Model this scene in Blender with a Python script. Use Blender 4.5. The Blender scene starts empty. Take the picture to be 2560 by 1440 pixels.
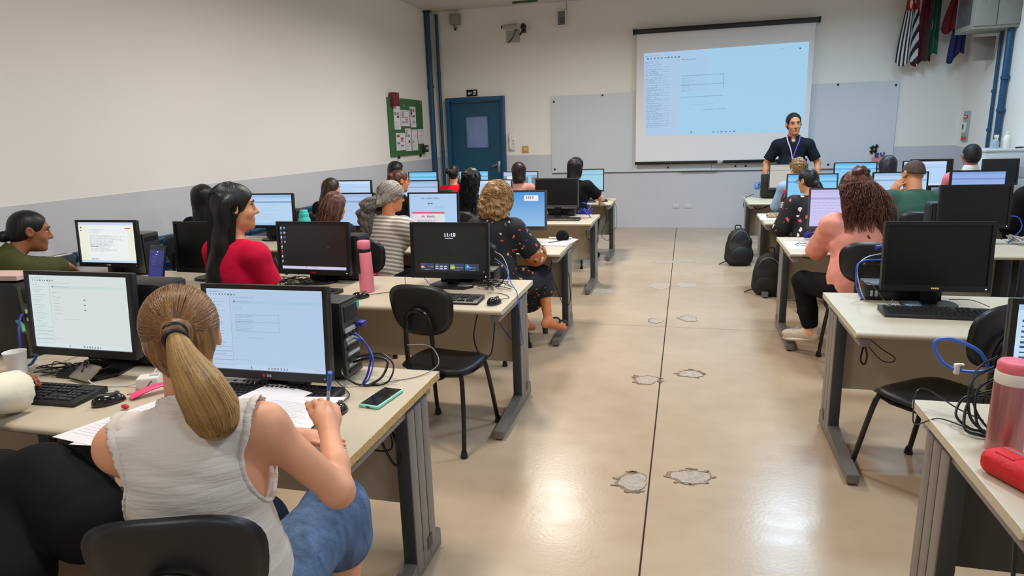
import bpy, bmesh, math, random
import numpy as np
from mathutils import Vector, Matrix
random.seed(7); RNG = np.random.default_rng(7)
scene = bpy.context.scene
COL = scene.collection
PI = math.pi

# ------------------------------------------------------------------ camera, world, lights, exposure
cam_d = bpy.data.cameras.new('camera')
cam_d.sensor_width = 36.0
cam_d.lens = 1640.0 / 2560.0 * 36.0
cam_d.clip_start = 0.05
cam = bpy.data.objects.new('camera', cam_d)
COL.objects.link(cam)
_r = Vector((0.967574, 0.250777, -0.030180)); _u = Vector((-0.028383, 0.226675, 0.973557)); _f = Vector((-0.250987, 0.941132, -0.226443))
cam.matrix_world = Matrix(((_r.x, _u.x, -_f.x, 0), (_r.y, _u.y, -_f.y, 0), (_r.z, _u.z, -_f.z, 1.62), (0, 0, 0, 1)))
scene.camera = cam

world = bpy.data.worlds.new('world'); scene.world = world
world.use_nodes = True
bg = world.node_tree.nodes['Background']
bg.inputs['Color'].default_value = (0.75, 0.8, 0.9, 1)
bg.inputs['Strength'].default_value = 0.25

LAMPS = [(x, y) for y in (8.25, 5.3, 2.35, -0.6) for x in (-1.63, 1.39)] + [(2.75, 9.1)]  # last lamp is added, unseen, to tint the right front walls blue
LAMP_Z = 3.60
WARM, COOL = (1.0, 0.935, 0.865), (0.70, 0.85, 1.0)
def ceiling_lamp(x, y, power, col):
    d = bpy.data.lights.new('lamp_light', 'AREA')
    d.shape = 'RECTANGLE'; d.size = 0.50; d.size_y = 0.50
    d.energy = power; d.color = col; d.spread = math.radians(168)
    o = bpy.data.objects.new('lamp_light', d); COL.objects.link(o)
    o.location = (x, y, LAMP_Z - 0.055)
    return o
LAMP_OBJS = []
for (x, y) in LAMPS:
    pw = {8.25: 86.0, 5.3: 72.0, 2.35: 50.0, -0.6: 30.0, 9.1: 24.0}[y] * (1.0 if x < 0 else 1.0)
    LAMP_OBJS.append(ceiling_lamp(x, y, pw, WARM if x < 0 else (COOL if y < 8 else (0.55, 0.79, 1.0))))

vs = scene.view_settings
vs.view_transform = 'Standard'; vs.look = 'None'; vs.gamma = 1.0; vs.use_curve_mapping = False
vs.exposure = 0.0
scene.cycles.use_denoising = True
scene.cycles.max_bounces = 6
SCREEN_GAIN = 0.95

# ------------------------------------------------------------------ materials
def lin(c):
    return tuple(((v / 255.0) / 12.92 if v / 255.0 <= 0.04045 else ((v / 255.0 + 0.055) / 1.055) ** 2.4) for v in c[:3])
MATS = {}
def mat(name, c, rough=0.5, metal=0.0, spec=0.5, noise=None, bump=None, coat=0.0, aniso=None, trans=0.0, alpha=None):
    """c sRGB 0-255. noise=(scale xyz or number, amount) ; bump=(scale, strength)"""
    if name in MATS: return MATS[name]
    m = bpy.data.materials.new(name); m.use_nodes = True
    nt = m.node_tree; b = nt.nodes['Principled BSDF']
    L = lin(c)
    b.inputs['Base Color'].default_value = (*L, 1)
    b.inputs['Roughness'].default_value = rough
    b.inputs['Metallic'].default_value = metal
    b.inputs['Specular IOR Level'].default_value = spec
    if coat: b.inputs['Coat Weight'].default_value = coat; b.inputs['Coat Roughness'].default_value = 0.15
    if trans: b.inputs['Transmission Weight'].default_value = trans
    if alpha is not None: b.inputs['Alpha'].default_value = alpha
    if noise or bump:
        tc = nt.nodes.new('ShaderNodeTexCoord')
    if noise:
        sc, amt = noise
        mp = nt.nodes.new('ShaderNodeMapping'); nt.links.new(tc.outputs['Object'], mp.inputs['Vector'])
        mp.inputs['Scale'].default_value = sc if isinstance(sc, tuple) else (sc, sc, sc)
        n = nt.nodes.new('ShaderNodeTexNoise'); n.inputs['Scale'].default_value = 1.0; n.inputs['Detail'].default_value = 5
        nt.links.new(mp.outputs['Vector'], n.inputs['Vector'])
        r = nt.nodes.new('ShaderNodeValToRGB')
        r.color_ramp.elements[0].position = 0.3; r.color_ramp.elements[1].position = 0.7
        r.color_ramp.elements[0].color = (*[max(0, v * (1 - amt)) for v in L], 1)
        r.color_ramp.elements[1].color = (*[min(1, v * (1 + amt)) for v in L], 1)
        nt.links.new(n.outputs['Fac'], r.inputs['Fac']); nt.links.new(r.outputs['Color'], b.inputs['Base Color'])
    if bump:
        sc, st = bump
        mp2 = nt.nodes.new('ShaderNodeMapping'); nt.links.new(tc.outputs['Object'], mp2.inputs['Vector'])
        mp2.inputs['Scale'].default_value = sc if isinstance(sc, tuple) else (sc, sc, sc)
        n2 = nt.nodes.new('ShaderNodeTexNoise'); n2.inputs['Scale'].default_value = 1.0; n2.inputs['Detail'].default_value = 3
        nt.links.new(mp2.outputs['Vector'], n2.inputs['Vector'])
        bp = nt.nodes.new('ShaderNodeBump'); bp.inputs['Strength'].default_value = st; bp.inputs['Distance'].default_value = 0.01
        nt.links.new(n2.outputs['Fac'], bp.inputs['Height']); nt.links.new(bp.outputs['Normal'], b.inputs['Normal'])
    MATS[name] = m
    return m
def nodes_of(m):
    nt = m.node_tree
    return nt, nt.nodes['Principled BSDF']
def emit_mat(name, c, strength):
    if name in MATS: return MATS[name]
    m = bpy.data.materials.new(name); m.use_nodes = True
    b = m.node_tree.nodes['Principled BSDF']
    b.inputs['Base Color'].default_value = (0.02, 0.02, 0.02, 1)
    b.inputs['Emission Color'].default_value = (*lin(c), 1); b.inputs['Emission Strength'].default_value = strength
    MATS[name] = m
    return m
def pix_mat(name, emission, rough=0.25):
    if name in MATS: return MATS[name]
    m = bpy.data.materials.new(name); m.use_nodes = True
    nt, b = nodes_of(m)
    a = nt.nodes.new('ShaderNodeAttribute'); a.attribute_name = 'pix'
    b.inputs['Roughness'].default_value = rough
    if emission:
        b.inputs['Base Color'].default_value = (0.015, 0.015, 0.015, 1)
        nt.links.new(a.outputs['Color'], b.inputs['Emission Color']); b.inputs['Emission Strength'].default_value = emission
    else:
        nt.links.new(a.outputs['Color'], b.inputs['Base Color'])
    MATS[name] = m
    return m

# ------------------------------------------------------------------ mesh helpers
def tag(o, label=None, cat=None, group=None, kind=None):
    if label: o['label'] = label
    if cat: o['category'] = cat
    if group: o['group'] = group
    if kind: o['kind'] = kind
    return o
def thing(name, label, cat, loc=(0, 0, 0), rz=0.0, group=None):
    o = bpy.data.objects.new(name, None); COL.objects.link(o)
    o.location = loc; o.rotation_euler = (0, 0, rz); o.empty_display_size = 0.1
    return tag(o, label, cat, group)
def link_mesh(name, me, m, parent=None, smooth=True, ang=0.6):
    if m is not None: me.materials.append(m)
    if smooth:
        me.polygons.foreach_set('use_smooth', np.ones(len(me.polygons), dtype=bool))
        if ang: me.set_sharp_from_angle(angle=ang)
    o = bpy.data.objects.new(name, me); COL.objects.link(o)
    if parent is not None: o.parent = parent
    return o
def np_mesh(name, v, f, m, parent=None, smooth=True, ang=None):
    """fast mesh from numpy verts (n,3) and quads/tris (m,k)"""
    me = bpy.data.meshes.new(name)
    v = np.asarray(v, np.float32); f = np.asarray(f, np.int32); k = f.shape[1]
    me.vertices.add(len(v)); me.vertices.foreach_set('co', v.ravel())
    me.loops.add(f.size); me.loops.foreach_set('vertex_index', f.ravel())
    me.polygons.add(len(f)); me.polygons.foreach_set('loop_start', np.arange(0, f.size, k, dtype=np.int32))
    me.update(calc_edges=True); me.validate()
    return link_mesh(name, me, m, parent, smooth, ang)
def catmull(pts, n=6, closed=False):
    P = [Vector(p) for p in pts]
    if len(P) < 3 and not closed: return P
    out = []; N = len(P); rng = range(N if closed else N - 1)
    for i in rng:
        if closed: p0, p1, p2, p3 = P[(i - 1) % N], P[i], P[(i + 1) % N], P[(i + 2) % N]
        else: p0, p1, p2, p3 = P[max(i - 1, 0)], P[i], P[i + 1], P[min(i + 2, N - 1)]
        for j in range(n):
            t = j / n
            out.append(0.5 * ((2 * p1) + (p2 - p0) * t + (2 * p0 - 5 * p1 + 4 * p2 - p3) * t * t + (3 * p1 - p0 - 3 * p2 + p3) * t ** 3))
    if not closed: out.append(P[-1])
    return out
class MB:
    def __init__(s): s.bm = bmesh.new()
    def box(s, c, size, rot=None, bev=0.0, seg=2):
        M = Matrix.Translation(Vector(c))
        if rot is not None: M = M @ (Matrix.Rotation(rot, 4, 'Z') if isinstance(rot, (int, float)) else rot.to_4x4())
        M = M @ Matrix.Diagonal((size[0], size[1], size[2], 1))
        g = bmesh.ops.create_cube(s.bm, size=1.0, matrix=M)
        if bev > 0:
            es = {e for v in g['verts'] for e in v.link_edges}
            bmesh.ops.bevel(s.bm, geom=list(es), offset=bev, segments=seg, affect='EDGES', profile=0.5)
        return s
    def cyl(s, p0, p1, r0, r1=None, seg=14, caps=True):
        p0, p1 = Vector(p0), Vector(p1); r1 = r0 if r1 is None else r1
        d = p1 - p0; q = d.to_track_quat('Z', 'Y').to_matrix()
        a = [s.bm.verts.new(p0 + q @ Vector((r0 * math.cos(2 * PI * i / seg), r0 * math.sin(2 * PI * i / seg), 0))) for i in range(seg)]
        b = [s.bm.verts.new(p1 + q @ Vector((r1 * math.cos(2 * PI * i / seg), r1 * math.sin(2 * PI * i / seg), 0))) for i in range(seg)]
        for i in range(seg): s.bm.faces.new((a[i], a[(i + 1) % seg], b[(i + 1) % seg], b[i]))
        if caps: s.bm.faces.new(a[::-1]); s.bm.faces.new(b)
        return s
    def tube(s, pts, r, seg=8, n=6, closed=False, flat=1.0):
        P = catmull(pts, n, closed) if n else [Vector(p) for p in pts]
        N = len(P); rings = []
        t = (P[1] - P[0]).normalized(); up = Vector((0, 0, 1)) if abs(t.z) < 0.9 else Vector((1, 0, 0))
        nrm = t.cross(up).normalized()
        for i in range(N):
            if closed: t = (P[(i + 1) % N] - P[(i - 1) % N])
            else: t = (P[min(i + 1, N - 1)] - P[max(i - 1, 0)])
            if t.length < 1e-9: t = Vector((0, 0, 1))
            t.normalize()
            nrm = (nrm - t * nrm.dot(t))
            if nrm.length < 1e-6: nrm = t.orthogonal()
            nrm.normalize(); bi = t.cross(nrm)
            rr = r(i / (N - 1)) if callable(r) else r
            rings.append([s.bm.verts.new(P[i] + nrm * (rr * math.cos(2 * PI * k / seg)) + bi * (rr * flat * math.sin(2 * PI * k / seg))) for k in range(seg)])
        for i in range(N if closed else N - 1):
            a, b = rings[i], rings[(i + 1) % N]
            for k in range(seg): s.bm.faces.new((a[k], a[(k + 1) % seg], b[(k + 1) % seg], b[k]))
        if not closed: s.bm.faces.new(rings[0][::-1]); s.bm.faces.new(rings[-1])
        return s
    def lathe(s, prof, c=(0, 0, 0), seg=24, caps=True):
        c = Vector(c); rings = []
        for (r, z) in prof:
            rings.append([s.bm.verts.new(c + Vector((r * math.cos(2 * PI * k / seg), r * math.sin(2 * PI * k / seg), z))) for k in range(seg)])
        for a, b in zip(rings, rings[1:]):
            for k in range(seg): s.bm.faces.new((a[k], a[(k + 1) % seg], b[(k + 1) % seg], b[k]))
        if caps:
            s.bm.faces.new(rings[0][::-1]); s.bm.faces.new(rings[-1])
        return s
    def prism(s, poly, d, M=Matrix.Identity(4), bev=0.0):
        """poly in local xy, extruded d along local z, then M"""
        a = [s.bm.verts.new(M @ Vector((p[0], p[1], 0))) for p in poly]
        b = [s.bm.verts.new(M @ Vector((p[0], p[1], d))) for p in poly]
        n = len(poly); fs = [s.bm.faces.new(a[::-1]), s.bm.faces.new(b)]
        for i in range(n): fs.append(s.bm.faces.new((a[i], a[(i + 1) % n], b[(i + 1) % n], b[i])))
        if bev > 0:
            es = list({e for f in fs[:2] for e in f.edges})
            bmesh.ops.bevel(s.bm, geom=es, offset=bev, segments=2, affect='EDGES', profile=0.5)
        return s
    def quad(s, *vs):
        s.bm.faces.new([s.bm.verts.new(Vector(v)) for v in vs]); return s
    def sphere(s, c, r, seg=14, rings=9, R=None):
        r = r if isinstance(r, (tuple, list)) else (r, r, r)
        M = Matrix.Translation(Vector(c)) @ (R.to_4x4() if R is not None else Matrix.Identity(4)) @ Matrix.Diagonal((*r, 1))
        bmesh.ops.create_uvsphere(s.bm, u_segments=seg, v_segments=rings, radius=1.0, matrix=M); return s
    def mesh(s, name):
        me = bpy.data.meshes.new(name)
        bmesh.ops.recalc_face_normals(s.bm, faces=s.bm.faces[:])
        s.bm.to_mesh(me); s.bm.free(); return me
    def build(s, name, m, parent=None, smooth=True, ang=0.6):
        return link_mesh(name, s.mesh(name), m, parent, smooth, ang)
def copy_tree(o, parent=None):
    c = o.copy(); COL.objects.link(c); c.parent = parent
    for ch in list(o.children): copy_tree(ch, c)
    return c
YF = Matrix.Rotation(PI / 2, 4, 'X')     # local xy -> world xz (faces -Y)

# ------------------------------------------------------------------ flat print / screens: coloured pixel grids
GLY = {'0': ('111', '101', '101', '101', '111'), '1': ('010', '110', '010', '010', '111'), '2': ('111', '001', '111', '100', '111'),
       '3': ('111', '001', '111', '001', '111'), '4': ('101', '101', '111', '001', '001'), '5': ('111', '100', '111', '001', '111'),
       '7': ('111', '001', '010', '010', '010'), ':': ('0', '1', '0', '1', '0'), 'E': ('111', '100', '110', '100', '111'),
       'U': ('101', '101', '101', '101', '111'), 'P': ('111', '101', '111', '100', '100'), 'R': ('110', '101', '110', '101', '101'),
       'I': ('1', '1', '1', '1', '1'), 'B': ('110', '101', '110', '101', '110'), 'S': ('111', '100', '111', '001', '111'),
       'A': ('010', '101', '111', '101', '101'), 'L': ('100', '100', '100', '100', '111'), 'G': ('111', '100', '101', '101', '111'),
       'Z': ('111', '001', '010', '100', '111'), 'T': ('111', '010', '010', '010', '010'), 'O': ('111', '101', '101', '101', '111'),
       'N': ('101', '111', '111', '111', '101'), 'D': ('110', '101', '101', '101', '110'), 'K': ('101', '101', '110', '101', '101'), ' ': ('0', '0', '0', '0', '0')}
class Canvas:
    def __init__(s, w, h, bgc): s.w, s.h = w, h; s.a = np.zeros((h, w, 3), np.float32); s.a[:] = lin(bgc)
    def rect(s, x0, y0, x1, y1, c):
        s.a[int(round(y0 * s.h)):max(int(round(y0 * s.h)) + 1, int(round(y1 * s.h))), int(round(x0 * s.w)):max(int(round(x0 * s.w)) + 1, int(round(x1 * s.w)))] = lin(c); return s
    def words(s, x0, y, x1, c, fade=0.5, seed=0, gap=0.25):
        r = np.random.default_rng(int(seed * 977 + y * 10007 + x0 * 131)); j = int(y * s.h); x = int(x0 * s.w); e = int(x1 * s.w)
        base = np.array(lin(c))
        while x < e and 0 <= j < s.h:
            n = r.integers(2, 7)
            for q in range(x, min(x + n, e)):
                t = fade * r.random()
                s.a[j, q] = s.a[j, q] * t + base * (1 - t)
            x += n + (1 if r.random() > gap else 2)
        return s
    def lines(s, x0, y0, x1, y1, n, c, seed=0, fade=0.6):
        r = np.random.default_rng(seed + 3)
        for i in range(n): s.words(x0, y0 + (y1 - y0) * i / max(n - 1, 1), x0 + (x1 - x0) * (0.45 + 0.55 * r.random()), c, fade, seed + i)
        return s
    def text(s, t, x, y, c, sc=1):
        px, py = int(x * s.w), int(y * s.h)
        for ch in t:
            g = GLY.get(ch, GLY['0'])
            for j, row in enumerate(g):
                for i, b in enumerate(row):
                    if b == '1': s.a[py + j * sc:py + (j + 1) * sc, px + i * sc:px + (i + 1) * sc] = lin(c)
            px += (len(g[0]) + 1) * sc
        return s
    def disc(s, x, y, r, c):
        yy, xx = np.mgrid[0:s.h, 0:s.w]
        s.a[(xx - x * s.w) ** 2 + (yy - y * s.h) ** 2 < (r * s.w) ** 2] = lin(c); return s
def pix_object(name, cv, w, h, m, parent, corner=(0, 0, 0), shape=None):
    """grid w x h metres, lower-left at corner, facing -Y; shape(u,v)->xyz overrides"""
    H, W = cv.h, cv.w
    u, v = np.meshgrid(np.linspace(0, 1, W + 1), np.linspace(0, 1, H + 1))
    if shape is None:
        V = np.stack([corner[0] + u * w, np.full_like(u, corner[1]), corner[2] + v * h], -1)
    else: V = shape(u, v)
    idx = np.arange((W + 1) * (H + 1)).reshape(H + 1, W + 1)
    F = np.stack([idx[:-1, :-1], idx[:-1, 1:], idx[1:, 1:], idx[1:, :-1]], -1).reshape(-1, 4)
    o = np_mesh(name, V.reshape(-1, 3), F, m, parent, smooth=shape is not None)
    at = o.data.color_attributes.new('pix', 'FLOAT_COLOR', 'CORNER')
    cols = np.ones((H, W, 4), np.float32); cols[..., :3] = cv.a[::-1]
    at.data.foreach_set('color', np.repeat(cols.reshape(-1, 4), 4, axis=0).ravel())
    return o
# ------------------------------------------------------------------ the room
XL, XR, YN, YF_, ZC = -4.44, 3.95, -3.0, 11.5, 3.75
DADO = 1.255
m_wall = mat('wall_paint', (237, 232, 226), 0.75, noise=(0.6, 0.025), bump=(90, 0.03))
m_dado = mat('dado_paint', (198, 199, 205), 0.55, noise=(0.8, 0.03), bump=(90, 0.03))
m_ceil = mat('ceiling_paint', (215, 208, 198), 0.85, noise=(0.7, 0.03))
m_joint = mat('floor_joint', (62, 52, 44), 0.9)
m_blue = mat('blue_enamel', (14, 74, 110), 0.4, noise=(6, 0.06), bump=(40, 0.03))
m_steel_d = mat('dark_screw', (46, 46, 48), 0.4, metal=0.6)

def floor_material():
    m = bpy.data.materials.new('polished_concrete'); m.use_nodes = True
    nt, b = nodes_of(m); tc = nt.nodes.new('ShaderNodeTexCoord')
    def noise(scale, detail, rough=0.5, mapping=(1, 1, 1)):
        mp = nt.nodes.new('ShaderNodeMapping'); mp.inputs['Scale'].default_value = mapping
        nt.links.new(tc.outputs['Object'], mp.inputs['Vector'])
        n = nt.nodes.new('ShaderNodeTexNoise'); n.inputs['Scale'].default_value = scale
        n.inputs['Detail'].default_value = detail; n.inputs['Roughness'].default_value = rough
        nt.links.new(mp.outputs['Vector'], n.inputs['Vector']); return n
    n1 = noise(0.8, 6, 0.6); n2 = noise(5, 5, 0.55, (1, 1.6, 1)); n3 = noise(60, 3)
    r1 = nt.nodes.new('ShaderNodeValToRGB'); e = r1.color_ramp.elements
    e[0].position = 0.32; e[0].color = (*lin((172, 149, 123)), 1)
    e[1].position = 0.68; e[1].color = (*lin((190, 168, 142)), 1)
    nt.links.new(n1.outputs['Fac'], r1.inputs['Fac'])
    r2 = nt.nodes.new('ShaderNodeValToRGB'); e = r2.color_ramp.elements
    e[0].position = 0.25; e[0].color = (0.80, 0.78, 0.76, 1); e[1].position = 0.62; e[1].color = (1, 1, 1, 1)
    nt.links.new(n2.outputs['Fac'], r2.inputs['Fac'])
    mx = nt.nodes.new('ShaderNodeMixRGB'); mx.blend_type = 'MULTIPLY'; mx.inputs['Fac'].default_value = 0.30
    nt.links.new(r1.outputs['Color'], mx.inputs['Color1']); nt.links.new(r2.outputs['Color'], mx.inputs['Color2'])
    nt.links.new(mx.outputs['Color'], b.inputs['Base Color'])
    rr = nt.nodes.new('ShaderNodeMapRange'); rr.inputs['To Min'].default_value = 0.17; rr.inputs['To Max'].default_value = 0.32
    nt.links.new(n2.outputs['Fac'], rr.inputs['Value']); nt.links.new(rr.outputs['Result'], b.inputs['Roughness'])
    b.inputs['Specular IOR Level'].default_value = 0.33
    bp = nt.nodes.new('ShaderNodeBump'); bp.inputs['Strength'].default_value = 0.035; bp.inputs['Distance'].default_value = 0.01
    nt.links.new(n3.outputs['Fac'], bp.inputs['Height']); nt.links.new(bp.outputs['Normal'], b.inputs['Normal'])
    return m
m_floor = floor_material()
fl = MB().box(((XL + XR) / 2, (YN + YF_) / 2, -0.03), (XR - XL, YF_ - YN, 0.04)).build('floor', m_joint, smooth=False)
tag(fl, kind='structure')
JX, JY = -0.125, 5.49
for (x0, x1) in ((XL, JX), (JX, XR)):
    for (y0, y1) in ((YN, JY), (JY, YF_)):
        g = 0.0035
        MB().box(((x0 + x1) / 2, (y0 + y1) / 2, -0.006), (x1 - x0 - 2 * g, y1 - y0 - 2 * g, 0.012), bev=0.002, seg=1).build('concrete_slab', m_floor, fl, smooth=False)
# broken and refilled bolt holes along the aisle
m_patch = mat('patch_mortar', (168, 156, 142), 0.9, noise=(40, 0.18), bump=(60, 0.6))
m_crumb = mat('crumbled_concrete', (140, 120, 98), 0.95, noise=(50, 0.3), bump=(80, 0.8))
def blob_poly(rx, ry, n, jit, seed):
    r = random.Random(seed)
    ph = [r.random() * 6.28 for _ in range(5)]; out = []
    for i in range(n):
        a = 2 * PI * i / n; k = 1 + jit * (.35 * math.sin(2 * a + ph[0]) + .25 * math.sin(3 * a + ph[1]) + .2 * math.sin(5 * a + ph[2]) + .16 * math.sin(9 * a + ph[3])) + .06 * (r.random() - .5)
        out.append((rx * k * math.cos(a), ry * k * math.sin(a)))
    return out
for i, (x, y, rx, ry) in enumerate([(-0.204, 2.867, .078, .085), (0.062, 2.97, .098, .075), (-0.217, 4.215, .085, .085), (0.068, 4.38, .08, .075),
                                    (-0.219, 5.66, .06, .09), (0.057, 5.768, .09, .09), (-0.231, 7.024, .12, .13), (0.039, 7.095, .1, .11),
                                    (-0.232, 8.382, .12, .12), (0.037, 8.489, .11, .11), (-0.80, 6.709, .12, .1)]):
    p = MB().prism(blob_poly(rx, ry, 40, 0.3, i), 0.0016, Matrix.Translation((x, y, 0.0))).build('floor_patch', m_crumb if i < 6 else m_patch, fl, smooth=False)
    if i < 6:
        MB().prism(blob_poly(rx * .86, ry * .84, 30, 0.3, i), 0.003, Matrix.Translation((x + .006, y - .004, 0.0))).build('mortar_fill', m_patch, p, smooth=False)
    r = random.Random(i)
    if i < 4:
        for k in range(9):
            a = r.random() * 6.28; d = 0.95 + 0.2 * r.random()
            MB().prism(blob_poly(.012 + .01 * r.random(), .008, 7, .8, k + i * 20), 0.004, Matrix.Translation((x + rx * d * math.cos(a), y + ry * d * math.sin(a), 0))).build('concrete_chip', m_crumb, p, smooth=False)

def wall(name, c, s, m): return tag(MB().box(c, s).build(name, m, smooth=False), kind='structure')
T = 0.12
wl = wall('wall_left', (XL - T / 2, (YN + YF_) / 2, ZC / 2), (T, YF_ - YN + 2 * T, ZC), m_wall)
wr = wall('wall_right', (XR + T / 2, (YN + YF_) / 2, ZC / 2), (T, YF_ - YN + 2 * T, ZC), m_wall)
wb = wall('wall_back', ((XL + XR) / 2, YN - T / 2, ZC / 2), (XR - XL, T, ZC), m_wall)
ce = wall('ceiling', ((XL + XR) / 2, (YN + YF_) / 2, ZC + T / 2), (XR - XL + 2 * T, YF_ - YN + 2 * T, T), m_ceil)
# front wall with the door opening left in it
DX0, DX1, DZ = -4.165, -3.09, 2.297
wf = tag(MB().box(((DX1 + XR) / 2, YF_ + T / 2, ZC / 2), (XR - DX1, T, ZC)).build('wall_front', m_wall, smooth=False), kind='structure')
MB().box(((XL + DX0) / 2, YF_ + T / 2, ZC / 2), (DX0 - XL, T, ZC)).build('wall_panel', m_wall, wf, smooth=False)
MB().box(((DX0 + DX1) / 2, YF_ + T / 2, (DZ + ZC) / 2), (DX1 - DX0, T, ZC - DZ)).build('wall_panel', m_wall, wf, smooth=False)
dt = 0.004
def trim(n, c, s): return tag(MB().box(c, s).build('trim_%d' % n, m_dado, smooth=False), kind='structure')
trim(1, (XL + dt / 2, (YN + YF_) / 2, DADO / 2), (dt, YF_ - YN, DADO))
trim(2, ((DX1 + XR) / 2, YF_ - dt / 2, DADO / 2 + .01), (XR - DX1, dt, DADO + .02))
trim(3, ((XL + DX0) / 2, YF_ - dt / 2, DADO / 2 + .01), (DX0 - XL, dt, DADO + .02))
trim(4, (XR - dt / 2, (YN + YF_) / 2, DADO / 2), (dt, YF_ - YN, DADO))

# door: steel frame, leaf, window, handle
dr = bpy.data.objects.new('door_1', None); COL.objects.link(dr); dr.location = ((DX0 + DX1) / 2, YF_, 0); tag(dr, kind='structure')
hw = (DX1 - DX0) / 2
fr = MB()
fr.box((-hw + .035, -0.01, DZ / 2), (.07, .16, DZ), bev=.004); fr.box((hw - .035, -0.01, DZ / 2), (.07, .16, DZ), bev=.004); fr.box((0, -0.01, DZ - .035), (2 * hw - .14, .158, .07), bev=.004)
fr.build('door_frame', m_blue, dr)
lf = MB(); wx0, wx1, wz0, wz1 = -.205, .225, 1.413, 1.982
x0, x1, z1 = -hw + .075, hw - .075, DZ - .075
for (a, b, c, d) in ((x0, wx0, .01, z1), (wx1, x1, .01, z1), (wx0, wx1, .01, wz0), (wx0, wx1, wz1, z1)):
    lf.box(((a + b) / 2, .015, (c + d) / 2), (b - a, .04, d - c))
bmesh.ops.remove_doubles(lf.bm, verts=lf.bm.verts[:], dist=1e-4)
leaf = lf.build('door_leaf', mat('blue_door', (17, 76, 104), 0.45, noise=(3, 0.08)), dr, smooth=False)
m_glass = mat('frosted_glass', (116, 140, 188), 0.22, noise=((9, 9, 2), 0.12))
MB().box(((wx0 + wx1) / 2, .02, (wz0 + wz1) / 2), (wx1 - wx0, .006, wz1 - wz0)).build('window_pane', m_glass, leaf, smooth=False)
bd = MB()
for (a, b, c, d) in ((wx0, wx0 + .012, wz0, wz1), (wx1 - .012, wx1, wz0, wz1), (wx0 + .012, wx1 - .012, wz0, wz0 + .012), (wx0 + .012, wx1 - .012, wz1 - .012, wz1)):
    bd.box(((a + b) / 2, -.008, (c + d) / 2), (b - a, .014, d - c))
bd.build('window_bead', m_blue, leaf, smooth=False)
m_chrome = mat('brushed_chrome', (205, 205, 200), 0.25, metal=0.9)
h = MB(); hx = hw - .14
h.box((hx, -.012, 1.08), (.045, .014, .20), bev=.006); h.cyl((hx, -.01, 1.115), (hx, -.06, 1.115), .011); h.tube([(hx, -.055, 1.115), (hx - .05, -.058, 1.113), (hx - .12, -.055, 1.09)], .010, n=4)
h.cyl((hx, -.01, 1.02), (hx, -.026, 1.02), .014)
h.build('door_handle', m_chrome, leaf)

# whiteboard (one long glass board behind the projection screen)
m_board = mat('whiteboard_glass', (207, 212, 217), 0.18, spec=0.6)
wbx0, wbx1, wbz0, wbz1 = -2.27, 3.09, 0.955, 2.25
wbd = thing('whiteboard', 'long pale grey glass whiteboard behind the projection screen', 'whiteboard', ((wbx0 + wbx1) / 2, YF_ - .004, wbz0))
W, Hh = wbx1 - wbx0, wbz1 - wbz0
for k in range(2):
    MB().box((-W / 4 + k * W / 2, -.018, Hh / 2), (W / 2 - .004, .01, Hh), bev=.002, seg=1).build('glass_panel', m_board, wbd, smooth=False)
for (fx, fz) in [(-.49, .93), (-.335, .985), (.34, .985), (.49, .95), (-.49, .05), (-.13, .05), (.07, .05), (.1, .05), (.23, .05), (.33, .05), (.47, .05)]:
    MB().cyl((fx * W, -.02, fz * Hh), (fx * W, -.034, fz * Hh), .016).build('screw', m_steel_d, wbd)
MB().box((0, -.0005, -.014), (W, .02, .012)).build('bottom_rail', mat('rail_grey', (120, 126, 134), .4, metal=.5), wbd, smooth=False)
MB().box((-.2, -.04, .01), (.62, .06, .012), bev=.004).build('marker_tray', m_board, wbd)

# projection screen
ps = thing('projection_screen', 'white pull-down projection screen with black case glowing pale blue', 'screen', (0.52, YF_ - .12, 1.09))
sx0, sx1 = -1.35, 1.33
m_pscreen = mat('screen_fabric', (232, 230, 232), 0.8)
MB().box(((sx0 + sx1) / 2, 0, 1.03), (sx1 - sx0 - .02, .003, 2.06)).build('screen_fabric', m_pscreen, ps, smooth=False)
m_black = mat('black_metal', (20, 20, 22), 0.35)
for bx in (-.9, .9): MB().box((bx, .076, 2.09), (.05, .08, .05)).build('wall_bracket', m_black, ps, smooth=False)
cs = MB(); cs.box(((sx0 + sx1) / 2, .0, 2.09), (sx1 - sx0 + .06, .075, .075), bev=.012); cs.build('screen_case', m_black, ps)
MB().box((sx1 + .04, 0, 2.09), (.03, .09, .09), bev=.01).build('end_cap', m_black, ps)
MB().box((sx0 - .04, 0, 2.09), (.03, .09, .09), bev=.01).build('end_cap', m_black, ps)
MB().box(((sx0 + sx1) / 2, 0, .01), (sx1 - sx0, .022, .05), bev=.006).build('weight_bar', m_black, ps)
MB().box((0.02, -.012, .005), (.09, .02, .05), bev=.004).build('pull_handle', m_chrome, ps)
cv = Canvas(220, 120, (168, 214, 244))
cv.rect(0, 0, .22, 1, (178, 208, 240)); cv.rect(.22, 0, .4, .5, (172, 210, 242))
cv.lines(.012, .04, .19, .041, 1, (120, 150, 180))
for i in range(10): cv.rect(.02 + .022 * i, .055, .03 + .022 * i, .075, (96, 124, 160))
for i in range(34): cv.words(.012, .10 + .024 * i, .075 + .05 * ((i * 7) % 5) / 5, (138, 168, 200), .5, i)
for i in range(24): cv.words(.012, .17 + .031 * i, .16, (150, 182, 212), .6, i + 50)
cv.words(.245, .105, .33, (100, 128, 160), .4, 3); cv.rect(.216, .105, .222, .118, (90, 110, 150)); cv.rect(.212, .07, .217, .08, (90, 110, 150))
for (a, b) in ((.27, .30), (.38, .385), (.52, .525)): cv.rect(.235, a + .02, .50, a + .026, (140, 182, 216))
cv.rect(.50, .29, .503, .46, (138, 178, 214)); cv.lines(.245, .33, .33, .48, 8, (150, 182, 214), 9)
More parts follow.
